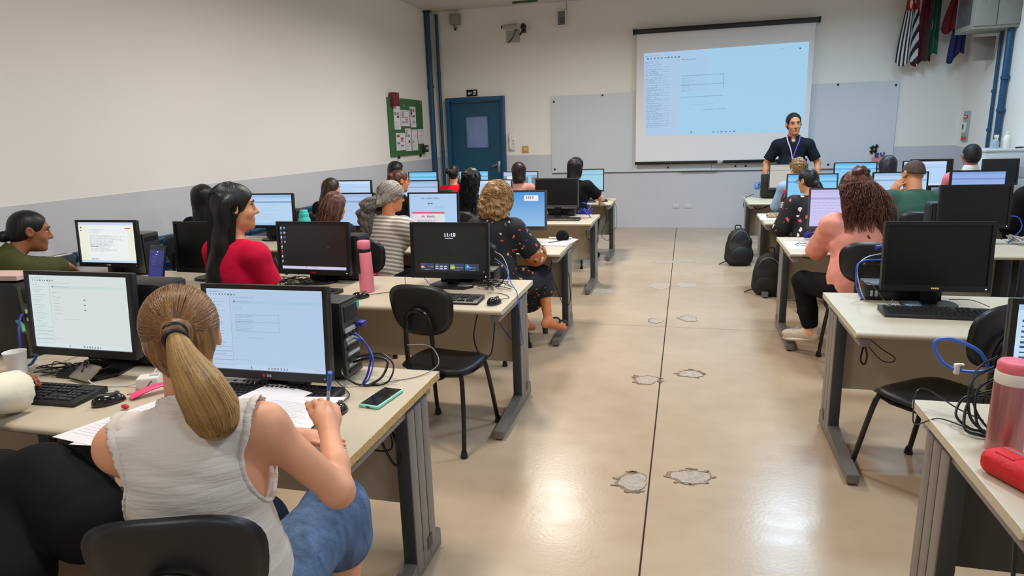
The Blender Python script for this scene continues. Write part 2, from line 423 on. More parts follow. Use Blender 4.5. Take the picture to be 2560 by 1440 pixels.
cv.lines(.36, .70, .56, .71, 1, (140, 178, 214), 4); cv.words(.3, .64, .44, (150, 190, 220), .5, 8)
for i in range(6): cv.rect(.44 + .026 * i, .965, .452 + .026 * i, .985, (110, 150, 195))
cv.rect(.30, .96, .305, .985, (60, 90, 130)); cv.rect(.845, .05, .852, .06, (110, 120, 160)); cv.rect(.945, .06, .955, .075, (90, 70, 130))
def proj_shape(u, v):   # slight keystone of the throw
    x = -1.225 + u * 2.47; zt = 1.755 + .03 * u; z = .453 + v * (zt - .453)
    x = x + (1 - v) * (.04 * (1 - u))
    return np.stack([x, np.full_like(x, -.004), z], -1)
pix_object('projected_image', cv, 0, 0, pix_mat('projection', 0.88, .8), ps, shape=proj_shape)
# ------------------------------------------------------------------ desks
DZT = 0.74
m_top = mat('cream_laminate', (192, 180, 158), 0.42, noise=(2.5, 0.03), spec=0.4)
m_chip = mat('chipboard_edge', (203, 170, 112), 0.85, noise=(160, 0.35), bump=(200, 0.4))
m_edge = mat('edge_band', (200, 190, 166), 0.5)
m_core = mat('desk_post_core', (58, 61, 65), 0.45)
m_cover = mat('desk_post_cover', (128, 121, 115), 0.4, metal=0.15)
m_panel = mat('modesty_panel', (196, 184, 162), 0.6, noise=(2, 0.04))
def desk(x0, x1, y, depth, label, group, chip=None, xedge=None, panel=None):
    t = thing('desk', label, 'desk', ((x0 + x1) / 2, y, 0), 0, group)
    w = x1 - x0; hw = w / 2; th = 0.028
    prof = [(0.012, DZT - th), (0.004, DZT - th + .004), (0, DZT - th / 2), (0.003, DZT - .006), (0.012, DZT - .0005), (.02, DZT), (depth, DZT), (depth, DZT - th)]
    MB().prism([(a, b) for a, b in prof], w - .006, Matrix(((0, 0, 1, -hw + .003), (1, 0, 0, 0), (0, 1, 0, 0), (0, 0, 0, 1)))).build('desktop', m_top, t, ang=0.9)
    for s in (-1, 1):
        M = Matrix(((0, 0, 1, s * hw - (.003 if s > 0 else 0)), (1, 0, 0, 0), (0, 1, 0, 0), (0, 0, 0, 1)))
        MB().prism([(a, b) for a, b in prof], .003, M).build('edge_strip', m_chip if chip == s else m_edge, t, smooth=False)
        sx = s * (hw - .045)
        leg = MB().box((sx, depth * .74, .36), (.05, .19, .66), bev=.004).build('leg', m_core, t)
        for k in range(3):
            MB().box((sx + s * .0265, depth * .74 - .064 + k * .064, .36), (.006, .058, .64), bev=.002).build('cover_strip', m_cover, leg)
        MB().box((sx + s * .0265, depth * .74 + .03, .105), (.01, .045, .05)).build('cable_slot', m_black, leg, smooth=False)
        foot = MB()
        foot.prism([(-.0, .012), (.0, .055), (.40, .075), (.47, .10), (.66, .10), (.68, .085), (.68, .012)], .056, Matrix(((0, 0, 1, sx - .028), (1, 0, 0, .01), (0, 1, 0, 0), (0, 0, 0, 1))), bev=.004)
        ft = foot.build('foot', mat('desk_foot', (112, 106, 102), .4, metal=.15), t)
        for yy in (.05, .64): MB().cyl((sx, yy, 0), (sx, yy, .014), .018).build('levelling_pad', m_black, ft)
        MB().box((sx, depth * .5 - .01, DZT - th - .023), (.045, depth - .07, .044), bev=.003).build('top_rail', m_cover, t)
        for yy in (.09, .33, .60):
            MB().cyl((sx + s * .02, yy, DZT - th - .02), (sx + s * .0245, yy, DZT - th - .02), .006, seg=8).build('screw', m_steel_d, t)
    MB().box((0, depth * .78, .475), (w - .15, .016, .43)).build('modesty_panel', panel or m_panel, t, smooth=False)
    gx = (xedge if xedge is not None else hw - .13)
    MB().lathe([(.034, -.004), (.034, .0012), (.026, .0016), (.024, -.002)], (gx, depth * .82, DZT), 20).build('cable_grommet', m_edge, t)
    return t
ROWL = [1.515, 3.15, 4.80, 6.52, 8.36]
ROWR = [1.515, 3.02, 4.97, 6.60, 8.37]
RN = ['nearest', 'second', 'third', 'fourth', 'front']
for i, y in enumerate(ROWL):
    desk(-2.53, -0.90, y, .73, 'cream desk by the aisle in the %s row of the left block' % RN[i], 'desks', chip=1 if i == 0 else None)
    desk(-4.19, -2.545, y, .73, 'cream desk by the left wall in the %s row of the left block' % RN[i], 'desks')
for i, y in enumerate(ROWR):
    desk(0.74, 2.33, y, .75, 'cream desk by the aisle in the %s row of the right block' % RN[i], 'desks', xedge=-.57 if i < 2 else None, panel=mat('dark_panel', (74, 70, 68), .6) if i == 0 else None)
    if i >= 2: desk(2.345, 3.90, y, .75, 'cream desk by the right wall in the %s row of the right block' % RN[i], 'desks')

# ------------------------------------------------------------------ chairs
m_plast = mat('black_plastic', (30, 30, 32), 0.42, bump=(500, 0.06))
m_tube = mat('black_tube', (16, 16, 17), 0.22)
def superell(a, b, n, k):
    out = []
    for i in range(k):
        t = 2 * PI * i / k; c, s_ = math.cos(t), math.sin(t)
        out.append((a * math.copysign(abs(c) ** (2 / n), c), b * math.copysign(abs(s_) ** (2 / n), s_)))
    return out
def grid_shell(outl, th, shape, name, m, parent, rings=6):
    """filled outline (list of xy) -> thick shell; shape(x,y)->Vector of mid surface, normal approximated by dz"""
    bm = bmesh.new(); layers = []
    for sgn in (1, -1):
        rr = []
        for j in range(rings + 1):
            f = j / rings
            edge = max(0.0, (f - .72) / .28); t_ = th * math.sqrt(max(0.0, 1 - edge * edge)) * .5
            rr.append([bm.verts.new(shape(x * f, y * f) + Vector(shape(x * f, y * f, True)) * (sgn * t_)) for (x, y) in outl] if j else [bm.verts.new(shape(0, 0) + Vector(shape(0, 0, True)) * (sgn * th * .5))])
        layers.append(rr)
        n = len(outl)
        for k in range(n): bm.faces.new((rr[0][0], rr[1][k], rr[1][(k + 1) % n]))
        for j in range(1, rings):
            for k in range(n): bm.faces.new((rr[j][k], rr[j + 1][k], rr[j + 1][(k + 1) % n], rr[j][(k + 1) % n]))
    bmesh.ops.remove_doubles(bm, verts=bm.verts[:], dist=1e-5)
    bmesh.ops.recalc_face_normals(bm, faces=bm.faces[:])
    me = bpy.data.meshes.new(name); bm.to_mesh(me); bm.free()
    return link_mesh(name, me, m, parent, True, None)
def make_chair():
    t = thing('chair', 'x', 'chair')
    def seat_s(x, y, nrm=False):
        if nrm: return (0, 0, 1)
        z = .428 + .02 * (x / .2) ** 2 * .5 - .035 * max(0, (y - .1) / .12) ** 2 + .012 * max(0, (-y - .1) / .1) ** 2
        return Vector((x, y, z))
    grid_shell(superell(.215, .205, 3.2, 40), .045, seat_s, 'seat', m_plast, t)
    def back_s(x, z, nrm=False):
        if nrm: return (0, 1, 0.12)
        w = 1.0 + .10 * (z / .14)
        return Vector((x * w, -.235 + .035 * (x / .2) ** 2 - .12 * z - .02, .785 + z))
    grid_shell(superell(.178, .135, 2.9, 40), .018, back_s, 'backrest', m_plast, t)
    MB().tube([(-.075, -.10, .42), (-.075, -.235, .425), (-.075, -.268, .52), (-.07, -.275, .71), (-.035, -.286, .785), (.035, -.286, .785), (.07, -.275, .71), (.075, -.268, .52), (.075, -.235, .425), (.075, -.10, .42)], .0125, seg=8, n=4).build('back_support', m_tube, t)
    MB().tube([(-.15, -.15, .418), (.15, -.15, .418), (.15, .15, .408), (-.15, .15, .408)], .011, seg=8, n=3, closed=True).build('seat_frame', m_tube, t)
    for sx in (-1, 1):
        for sy in (-1, 1):
            lg = MB().tube([(sx * .145, sy * .13, .412), (sx * .165, sy * .15, .385), (sx * .185, sy * .19, .19), (sx * .195, sy * .225, .02)], .0125, seg=8, n=4).build('leg', m_tube, t)
            MB().lathe([(.013, .04), (.016, .03), (.021, .006), (.019, 0)][::-1], (sx * .196, sy * .228, 0), 10).build('foot_cap', m_tube, lg)
    return t
chair0 = make_chair(); _chair_used = [False]
def chair(x, y, rz, label):
    if not _chair_used[0]: c = chair0; _chair_used[0] = True
    else: c = copy_tree(chair0)
    c.location = (x, y, 0); c.rotation_euler = (0, 0, math.radians(rz))
    return tag(c, label, 'chair', 'black plastic chairs')

# ------------------------------------------------------------------ screens, monitors
SC = {}
def form_canvas(bgc, side, tc, seed, W=250, H=154, box=True):
    c = Canvas(W, H, bgc); c.rect(0, 0, .2, 1, side); c.rect(0, 0, 1, .028, side)
    c.words(.02, .04, .15, tc, .5, seed)
    for i in range(9): c.rect(.03 + .026 * i, .066, .04 + .026 * i, .085, tc if i > 2 else (140, 150, 165))
    dk = tuple(int(v * .74) for v in bgc); lt = tuple(int(v * .88) for v in bgc); tc = tuple((a + b) // 2 for a, b in zip(tc, bgc))
    for i in range(20): c.words(.03 + .01 * (i % 2), .13 + .036 * i, .09 + .08 * ((i * 5) % 7) / 7, dk, .35, seed + i)
    for i in range(5): c.rect(.02, .72 + .055 * i, .195, .73 + .055 * i, lt)
    c.rect(.2, .02, .203, .96, lt)
    c.words(.225, .105, .42, dk, .5, seed); c.rect(.22, .14, 1, .185, tuple(min(255, int(v * .985)) for v in (bgc[0] * .96, bgc[1], bgc[2]))); c.rect(.23, .15, .25, .17, (100, 125, 155)); c.words(.26, .16, .40, (96, 136, 190), .3, seed + 9)
    c.words(.23, .24, .30, dk, .5, seed + 5)
    if box:
        for (a, b, d, e) in ((.24, .31, .62, .317), (.24, .40, .62, .405), (.24, .52, .62, .525), (.24, .31, .243, .52), (.617, .31, .62, .52)): c.rect(a, b, d, e, lt)
        c.lines(.25, .335, .42, .505, 9, dk, seed)
    else:
        c.lines(.235, .30, .34, .52, 6, dk, seed)
        for i in range(3): c.rect(.545, .32 + .07 * i, .56, .335 + .07 * i, (100, 110, 120))
    c.words(.235, .61, .27, dk, .6, seed + 2); c.words(.34, .60, .49, dk, .6, seed + 3); c.words(.22, .88, .36, lt, .3, seed)
    c.rect(0, .945, 1, 1, tuple(min(255, int(v * 1.02)) for v in side))
    for i in range(7): c.rect(.50 + .027 * i, .962, .512 + .027 * i, .985, (120, 134, 156))
    c.rect(.35, .958, .358, .985, (90, 100, 120)); c.words(.9, .965, .98, dk, .5, 2)
    return c
SC['form_a'] = form_canvas((214, 224, 224), (212, 226, 228), (90, 96, 104), 3, box=False)
SC['form_b'] = form_canvas((178, 203, 230), (184, 206, 233), (70, 82, 104), 11)
c = Canvas(110, 74, (236, 240, 240)); c.rect(0, 0, 1, .07, (206, 214, 240)); c.rect(0, .07, .16, .95, (238, 240, 218)); c.rect(.86, .07, 1, .95, (238, 240, 220))
c.rect(.16, .1, .86, .95, (240, 244, 246)); c.rect(.03, .12, .05, .15, (60, 60, 66)); c.rect(.03, .19, .05, .22, (60, 60, 66)); c.rect(.83, .135, .93, .165, (220, 90, 110))
c.lines(.19, .18, .5, .30, 5, (190, 194, 198), 2); c.lines(.19, .33, .82, .62, 12, (176, 180, 186), 5); c.rect(.19, .595, .34, .61, (140, 142, 148)); c.lines(.19, .65, .82, .72, 4, (186, 190, 194), 8)
c.lines(.19, .90, .36, .93, 2, (90, 110, 150), 4); c.rect(0, .95, 1, 1, (190, 220, 246)); SC['doc'] = c
c = Canvas(150, 94, (20, 20, 21))
for i in range(8): c.rect(.018, .06 + .105 * i, .042, .105 + .105 * i, [(200, 200, 205), (150, 170, 200), (235, 235, 240), (210, 90, 80), (220, 220, 225), (200, 60, 60), (205, 205, 210), (180, 180, 190)][i])
for i in range(4): c.rect(.066, .06 + .105 * i, .094, .105 + .105 * i, [(120, 160, 220), (160, 190, 235), (60, 100, 180), (110, 150, 210)][i])
for i in range(8): c.words(.014, .125 + .105 * i, .045, (150, 150, 150), .4, i)
c.rect(.02, .925, .97, .985, (206, 204, 232)); c.rect(.97, .925, 1, .985, (50, 50, 130)); c.rect(.38, .935, .385, .97, (60, 60, 90)); c.lines(.5, .95, .6, .951, 1, (90, 90, 120)); c.rect(.72, .5, .727, .51, (240, 240, 240)); SC['dark'] = c
c = Canvas(220, 138, (19, 19, 20)); c.text('11:10', .435, .17, (238, 242, 255), 2); c.rect(.44, .27, .555, .283, (214, 216, 230))
for i in range(4):
    x = .09 + .205 * i; c.rect(x, .80, x + .19, .945, (58, 62, 88))
    c.words(x + .01, .815, x + .06, (190, 190, 205), .4, i); c.words(x + .06, .93, x + .14, (190, 195, 215), .4, i + 4)
c.disc(.118, .872, .016, (236, 180, 150)); c.rect(.09, .83, .105, .90, (150, 60, 50)); c.lines(.14, .86, .16, .89, 3, (230, 230, 240), 2); c.words(.22, .87, .27, (225, 225, 235), .3, 3)
for i in range(3):
    for j in range(2): c.rect(.30 + .06 * i, .85 + .04 * j, .34 + .06 * i, .87 + .04 * j, (222, 224, 236))
c.rect(.505, .835, .57, .91, (150, 180, 80)); c.disc(.54, .872, .018, (190, 205, 120)); c.words(.58, .87, .68, (220, 220, 230), .3, 5)
c.disc(.735, .865, .03, (40, 120, 215)); c.disc(.742, .85, .012, (190, 220, 250)); c.text('8', .77, .86, (120, 190, 240), 1); c.words(.79, .87, .85, (190, 205, 235), .3, 9); c.rect(.955, .95, .965, .963, (235, 235, 240)); c.rect(.57, .47, .574, .48, (220, 220, 220)); SC['lock'] = c
c = Canvas(120, 84, (176, 206, 240)); c.words(.05, .09, .22, (110, 140, 180), .3, 1)
for i in range(14): c.rect(.24 + .03 * i, .12, .255 + .03 * i, .155, (84, 116, 164))
for i in range(5): c.rect(.39 + .022 * i, .27, .405 + .022 * i, .31, (60, 96, 140))
c.words(.55, .40, .72, (110, 150, 200), .3, 2); c.rect(.05, .55, .73, .60, (208, 84, 112)); c.rect(.05, .60, .73, 1, (226, 222, 230))
c.text('PRI', .25, .665, (200, 50, 90), 1); c.text('BRASIL', .37, .665, (70, 40, 60), 1); c.lines(.16, .79, .62, .87, 5, (130, 126, 140), 6, .2); c.lines(.2, .92, .5, .97, 3, (120, 118, 130), 4, .2); SC['sheet'] = c
c = Canvas(110, 74, (84, 160, 222))
for j in range(74): c.a[j] = np.array(lin((74, 150, 216))) * (1 - j / 74) + np.array(lin((150, 196, 236))) * (j / 74)
c.rect(.62, .10, .88, .26, (236, 240, 244)); c.text('1010', .66, .135, (40, 60, 80), 1)
for i in range(6): c.disc(.30 + .02 * (i % 3), .38 + .06 * i, .013, (44, 70, 110))
for i in range(12): c.rect(.22 + .02 * i, .66 + .02 * i, .27 + .02 * i, .675 + .02 * i, (190, 40, 140))
SC['sky'] = c
def web_canvas(a, b, seed, W=80, H=52):
    c = Canvas(W, H, a); c.rect(0, 0, 1, .10, b); c.lines(.05, .14, .9, .16, 1, tuple(int(v * .9) for v in a), seed)
    c.rect(0, .22, 1, .27, tuple(int(v * .9) for v in b)); c.lines(.06, .36, .7, .8, 7, tuple(int(v * .90) for v in a), seed, .5); c.rect(0, .93, 1, 1, tuple(min(255, int(v * 1.03)) for v in b)); return c
SC['web1'] = web_canvas((184, 214, 243), (150, 194, 232), 1); SC['web2'] = web_canvas((176, 202, 238), (160, 186, 228), 2); SC['web3'] = web_canvas((168, 194, 236), (186, 204, 240), 3)
SC['web4'] = web_canvas((136, 208, 248), (110, 186, 240), 4); SC['web5'] = web_canvas((204, 200, 246), (190, 190, 240), 5); SC['web6'] = web_canvas((198, 192, 186), (190, 184, 180), 6)
SC['web7'] = web_canvas((160, 210, 232), (150, 200, 226), 7); SC['web8'] = web_canvas((182, 214, 250), (200, 224, 252), 8); SC['web9'] = web_canvas((150, 176, 232), (132, 164, 224), 9)
SC['grey_web'] = c = web_canvas((120, 128, 138), (170, 190, 220), 10); c.rect(0, .0, 1, .18, (176, 200, 232)); c.rect(.10, .2, .28, .55, (220, 230, 240)); c.rect(.74, .22, .82, 1, (150, 205, 238))
c = Canvas(60, 84, (196, 224, 248)); c.rect(0, 0, 1, .06, (170, 205, 240)); c.lines(.06, .1, .6, .1, 1, (80, 110, 150))
for i in range(10): c.rect(.04, .16 + .052 * i, .09, .18 + .052 * i, (50, 80, 120)); c.words(.14, .165 + .052 * i, .5, (90, 110, 140), .3, i)
for i in range(5): c.rect(.0, .70 + .05 * i, 1, .725 + .05 * i, (90, 140, 214))
SC['list'] = c
m_scr = pix_mat('lit_screen', SCREEN_GAIN, .3)
m_off = mat('switched_off_screen', (13, 13, 14), 0.28, spec=.5)
m_bezel = mat('black_bezel', (22, 22, 24), 0.35)
m_bezel_g = mat('grey_bezel', (66, 64, 66), 0.4)
m_led = emit_mat('standby_led', (255, 240, 220), 2.0)
m_logo = mat('logo_silver', (190, 190, 192), .4)
m_red = mat('logo_red', (200, 20, 40), .4)
def monitor(x, y, w, h, zb, content, label, rz=0.0, tilt=4.0, grey=False, logo=None, led=True, base='round', bez=.016):
    t = thing('monitor', label, 'monitor', (x, y, DZT), math.radians(rz), 'flat computer monitors')
    R = Matrix.Translation((0, 0, zb - DZT)) @ Matrix.Rotation(math.radians(-tilt), 4, 'X')
    mb = m_bezel_g if grey else m_bezel
    bb = bez * 1.9
    hs = MB(); hs.box((0, .022, h / 2), (w - .004, .030, h - .004), bev=.006); hs.box((0, .045, h / 2), (w * .62, .03, h * .6), bev=.012)
    o = hs.build('housing', mb, t); o.data.transform(R)
    bz = MB()
    for (a, b, c_, d) in ((-w / 2, -w / 2 + bez, 0, h), (w / 2 - bez, w / 2, 0, h), (-w / 2 + bez, w / 2 - bez, h - bez, h), (-w / 2 + bez, w / 2 - bez, 0, bb)):
        bz.box(((a + b) / 2, .002, (c_ + d) / 2), (b - a, .014, d - c_))
    bmesh.ops.remove_doubles(bz.bm, verts=bz.bm.verts[:], dist=1e-4)
    bo = bz.build('bezel', mb, t, smooth=False); bo.data.transform(R)
    if content in SC:
        s_ = pix_object('display', SC[content], w - 2 * bez, h - bez - bb, m_scr, t, (-w / 2 + bez, .0035, bb))
    else:
        s_ = MB().box((0, .005, (h + bb - bez) / 2), (w - 2 * bez, .004, h - bez - bb)).build('display', m_off, t, smooth=False)
    s_.data.transform(R)
    if logo == 'red':
        q = MB().cyl((-.012, -.004, bb / 2), (-.012, -.0065, bb / 2), .006).build('brand_badge', m_red, t); q.data.transform(R)
        q = MB(); q.box((.004, -.006, bb / 2), (.006, .002, .009)); q = q.build('brand_letter', m_logo, t, smooth=False); q.data.transform(R)
        q = MB(); q.box((.014, -.006, bb / 2), (.006, .002, .009)); q = q.build('brand_letter', m_logo, t, smooth=False); q.data.transform(R)
    elif logo:
        for k in range(4):
            q = MB().box((-.0135 + .009 * k, -.006, bb / 2), (.0065, .002, .008)).build('brand_letter', MATS[logo], t, smooth=False); q.data.transform(R)
    if led:
        q = MB().cyl((w / 2 - .02, -.004, bb / 2), (w / 2 - .02, -.0065, bb / 2), .0032, seg=8).build('power_light', m_led if content not in SC or content in ('lock', 'dark') else m_logo, t); q.data.transform(R)
    MB().box((0, .06, (zb - DZT + h * .3) / 2 + .005), (.075, .028, zb - DZT + h * .3), bev=.006).build('stand_neck', m_bezel, t)
    if base == 'round': MB().prism(superell(.125, .095, 2.4, 28), .014, Matrix.Translation((0, .05, 0)), bev=.005).build('stand_base', m_bezel, t)
    else: MB().prism([(-.14, -.04), (-.10, -.10), (.10, -.10), (.14, -.04), (.11, .10), (-.11, .10)], .016, Matrix.Translation((0, .05, 0)), bev=.004).build('stand_base', m_bezel, t)
    return t
mat('logo_amber', (240, 214, 150), .4)
monitor(-2.285, 1.96, .512, .338, .818, 'form_a', 'black monitor with white web form near the plastic cup', rz=0, base='hex', tilt=5, led=False)
monitor(-1.445, 1.945, .503, .345, .785, 'form_b', 'monitor with pale blue form in front of the person in white blouse', rz=1, logo='red', tilt=5)
monitor(-3.85, 3.62, .505, .325, .815, 'doc', 'monitor showing white document page beside the person in olive shirt', logo='logo_silver')
monitor(-3.06, 3.62, .50, .34, .79, 'off', 'dark monitor behind the person in red T-shirt', rz=-4)
monitor(-2.26, 3.62, .515, .335, .798, 'dark', 'monitor with black desktop, icon column and lilac taskbar', rz=-2, logo='logo_red')
monitor(-1.348, 3.62, .492, .335, .797, 'lock', 'black monitor with white clock digits and four small picture tiles', base='hex')
monitor(-3.68, 5.25, .50, .315, .858, 'web1', 'blue-lit monitor beside the teal bottle', bez=.013)
monitor(-2.86, 5.25, .46, .315, .858, 'web2', 'tall blue-lit monitor in front of the charcoal jacket', bez=.013)
monitor(-2.08, 5.25, .46, .32, .85, 'sheet', 'monitor with red-barred document beside the person in stripes', bez=.013)
monitor(-1.335, 5.25, .49, .325, .855, 'sky', 'monitor with sky-blue picture beside the person in printed dress', grey=True, bez=.016)
monitor(-3.735, 6.98, .45, .315, .855, 'web8', 'blue-lit monitor under the grey wall in the fourth left row', bez=.013)
monitor(-2.915, 6.98, .47, .315, .845, 'web2', 'blue-lit monitor right of the thin orange glasses', bez=.013)
monitor(-2.05, 6.98, .44, .315, .84, 'web8', 'blue-lit monitor between the dark patterned top and the pink blouse', grey=True, bez=.013)
monitor(-1.335, 6.98, .478, .312, .85, 'off', 'dark monitor with thin grey frame left of the black T-shirt', grey=True, bez=.012, led=False)
monitor(-3.62, 8.82, .44, .315, .845, 'web4', 'small blue-lit monitor beneath the blue wall pipe', bez=.012)
monitor(-2.86, 8.82, .44, .315, .845, 'web4', 'small blue-lit monitor in front of the blue door', bez=.012)
monitor(-2.19, 8.82, .50, .30, .84, 'grey_web', 'grey and blue lit monitor in front of the pink blouse', grey=True, bez=.013)
monitor(-1.275, 8.82, .46, .30, .855, 'web7', 'turquoise monitor in front of the black T-shirt', bez=.012)
monitor(1.13, 2.02, .49, .33, .81, 'list', 'monitor at the right edge with blue and white list', rz=-2)
monitor(1.178, 3.49, .472, .335, .825, 'off', 'large dark monitor with amber brand letters behind a keyboard', logo='logo_amber', rz=1)
monitor(1.15, 5.44, .46, .315, .845, 'web5', 'lilac-lit monitor in front of the person in salmon', grey=True, bez=.013)
monitor(2.035, 5.44, .465, .315, .86, 'off', 'dark monitor behind the big dark monitor, below the green shirt', rz=1)
monitor(1.215, 7.08, .472, .315, .85, 'web4', 'bright cyan monitor facing the person in tropical print', grey=True, bez=.013)
monitor(1.995, 7.08, .482, .315, .855, 'web1', 'blue-lit monitor in front of the person in green T-shirt', bez=.013)
monitor(2.65, 7.08, .468, .315, .86, 'web9', 'violet-blue monitor below the white collar and pink sleeves', bez=.016)
monitor(3.36, 7.08, .46, .315, .83, 'web7', 'half-hidden turquoise monitor beside the person in black jacket', bez=.013)
monitor(1.235, 8.84, .45, .315, .86, 'web6', 'beige-lit monitor at the aisle end of the front right row', grey=True, bez=.013)
monitor(1.99, 8.84, .478, .315, .865, 'web4', 'sky-blue monitor just right of the person standing in front', bez=.012)
monitor(2.74, 8.84, .475, .315, .87, 'web8', 'blue-white monitor behind the person in green T-shirt', bez=.013)
monitor(3.515, 8.84, .37, .30, .89, 'off', 'dark monitor standing before the white cabinet', led=False)
monitor(2.875, 9.06, .465, .30, .89, 'off', 'dark monitor peeking above the blue-white monitor', led=False)

# ------------------------------------------------------------------ computers
m_case = mat('pc_case', (26, 26, 28), 0.5)
m_case_g = mat('pc_case_grey', (108, 102, 96), 0.5)
m_metal = mat('pc_back_plate', (92, 88, 80), 0.45, metal=0.6)
m_vga = mat('vga_blue', (38, 44, 150), 0.4)
m_green = mat('label_green', (70, 190, 160), 0.6)
def tower(x, y, label, w=.17, d=.33, h=.34, rz=0, back=False, grey=False):
    t = thing('desktop_computer', label, 'computer', (x, y, DZT), math.radians(rz), 'computer towers')
    MB().box((0, 0, h / 2 + .006), (w, d, h - .008), bev=.005).build('case', m_case_g if grey else m_case, t)
    yf = -d / 2
    if back:
        MB().box((0, yf - .001, h * .5), (w * .9, .004, h * .94)).build('back_plate', m_metal, t, smooth=False)
        MB().box((w * .02, yf - .004, h * .84), (w * .72, .006, h * .2), bev=.003).build('power_supply', m_case, t)
        for k in range(6): MB().box((.0, yf - .005, h * .10 + k * .022), (w * .62, .006, .011)).build('slot_cover', m_logo if k % 2 else m_case, t, smooth=False)
        MB().box((-.01, yf - .005, h * .58), (w * .6, .006, .05)).build('port_panel', m_logo, t, smooth=False)
        for k in range(4): MB().box((-.05 + k * .026, yf - .009, h * .58), (.018, .006, .016)).build('port', m_case, t, smooth=False)
        MB().box((.04, yf - .02, h * .66), (.038, .034, .018), bev=.003).build('video_plug', m_vga, t)
        MB().box((.05, yf - .004, h * .9), (.035, .003, .025)).build('sticker', m_green, t, smooth=False)
    else:
        MB().box((0, yf - .006, h / 2 + .004), (w * .98, .016, h - .012), bev=.005).build('front_panel', m_case, t)
        MB().box((0, yf - .0155, h * .86), (w * .82, .004, .03)).build('disc_drive', m_bezel, t, smooth=False)
        for k in range(2): MB().cyl((w * .3, yf - .013, h * (.42 + .06 * k)), (w * .3, yf - .017, h * (.42 + .06 * k)), .004, seg=8).build('indicator_light', m_logo, t)
        for k in range(3): MB().box((0, yf - .0155, h * (.14 + .05 * k)), (w * .6, .004, .006)).build('vent_slot', m_bezel, t, smooth=False)
    for sx in (-1, 1): MB().box((sx * w * .36, 0, .003), (.03, d * .8, .006)).build('rubber_foot', m_bezel, t, smooth=False)
    return t
tower(-1.385, 2.155, 'computer tower with its port side out behind the blue form monitor', back=True, h=.30, w=.13, d=.35, rz=88)
tower(-2.18, 2.165, 'dark computer tower right behind the white form monitor', h=.345, w=.15, d=.33, rz=90)
tower(-2.90, 2.165, 'computer tower at the left edge with blue network cables', back=True, h=.33, w=.15, d=.36, rz=86)
tower(-3.82, 3.80, 'slim grey and black tower right of the document monitor', h=.29, w=.15, d=.33, grey=True, rz=90)
tower(-2.18, 3.80, 'black computer tower beside the pink flip-top bottle', h=.29, w=.15, d=.36, rz=90)
tower(-3.66, 5.45, 'black tower right of the blue monitor by the teal bottle', h=.27, w=.14, d=.33, rz=90)
tower(1.12, 9.02, 'black tower left of the beige-lit monitor', h=.30, w=.15, d=.33, rz=-90)
tower(1.985, 5.63, 'black tower left of the dark monitor in the third right row', h=.29, w=.15, d=.36, rz=-90)
tower(-2.80, 7.17, 'black tower right of the person in orange glasses', h=.29, w=.14, d=.36, rz=90)
def flat_pc(x, y, label, w=.35, d=.13, h=.085, rz=0):
    t = thing('desktop_computer', label, 'computer', (x, y, DZT), math.radians(rz), 'flat desktop computers')
    MB().box((0, 0, h / 2 + .005), (w, d, h - .006), bev=.005).build('case', m_case, t)
    MB().box((0, -d / 2 - .004, h / 2 + .004), (w * .98, .012, h - .012), bev=.004).build('front_panel', m_bezel, t)
    for k in range(2): MB().box((-w * .42 + k * .022, -d / 2 - .011, h * .45), (.012, .004, .03)).build('usb_port', m_logo, t, smooth=False)
    MB().box((w * .15, -d / 2 - .011, h * .7), (w * .45, .004, .014)).build('disc_drive', m_case, t, smooth=False)
    return t
flat_pc(-1.28, 3.81, 'flat black computer case behind the clock-screen monitor')
flat_pc(1.085, 3.69, 'flat black computer case behind the big dark monitor')
flat_pc(-1.335, 7.17, 'flat black computer case behind the dark grey-framed monitor')

# ------------------------------------------------------------------ keyboards, mice
m_kb = mat('keyboard_black', (27, 26, 27), 0.45)
m_key = mat('key_black', (38, 36, 36), 0.4, noise=(300, .1))
def key_mesh(w):
    M = MB(); d = .0165; a = .0018
    lo = [(-w / 2, -d / 2), (w / 2, -d / 2), (w / 2, d / 2), (-w / 2, d / 2)]
    hi = [(-w / 2 + a, -d / 2 + a), (w / 2 - a, -d / 2 + a), (w / 2 - a, d / 2 - a), (-w / 2 + a, d / 2 - a)]
    A = [M.bm.verts.new((x, y, 0)) for x, y in lo]; B = [M.bm.verts.new((x, y, .007)) for x, y in hi]
    M.bm.faces.new(B)
    for i in range(4): M.bm.faces.new((A[i], A[(i + 1) % 4], B[(i + 1) % 4], B[i]))
    me = M.mesh('key'); me.materials.append(m_key); return me
KM = {u: key_mesh(u * .019 - .0022) for u in (1, 1.25, 1.5, 1.75, 2, 2.25, 6.25)}
def key_layout():
    P = .019; out = []
    rows = [([1] * 13 + [2], 1), ([1.5] + [1] * 12 + [1.5], 2), ([1.75] + [1] * 11 + [2.25], 3), ([2.25] + [1] * 10 + [1.75, 1], 4), ([1.25] * 3 + [6.25] + [1.25] * 4, 5)]
    for i in range(13):
        out.append((1, (i + (0 if i == 0 else 1 + .3 * ((i - 1) // 4)) + .5) * P, 0))
    for ks, r in rows:
        x = 0
        for k in ks: out.append((k, (x + k / 2) * P, r)); x += k
    for r in (0, 1, 2):
        for c in range(3): out.append((1, (15.4 + c + .5) * P, r))
    out.append((1, (16.4 + .5) * P, 4))
    for c in range(3): out.append((1, (15.4 + c + .5) * P, 5))
    for r in (1, 2, 3, 4):
        for c in range(4 if r in (1, 2) else 3): out.append((1, (18.7 + c + .5) * P, r))
    out.append((2, (19.7) * P, 5)); out.append((1, 21.2 * P, 5))
    return out
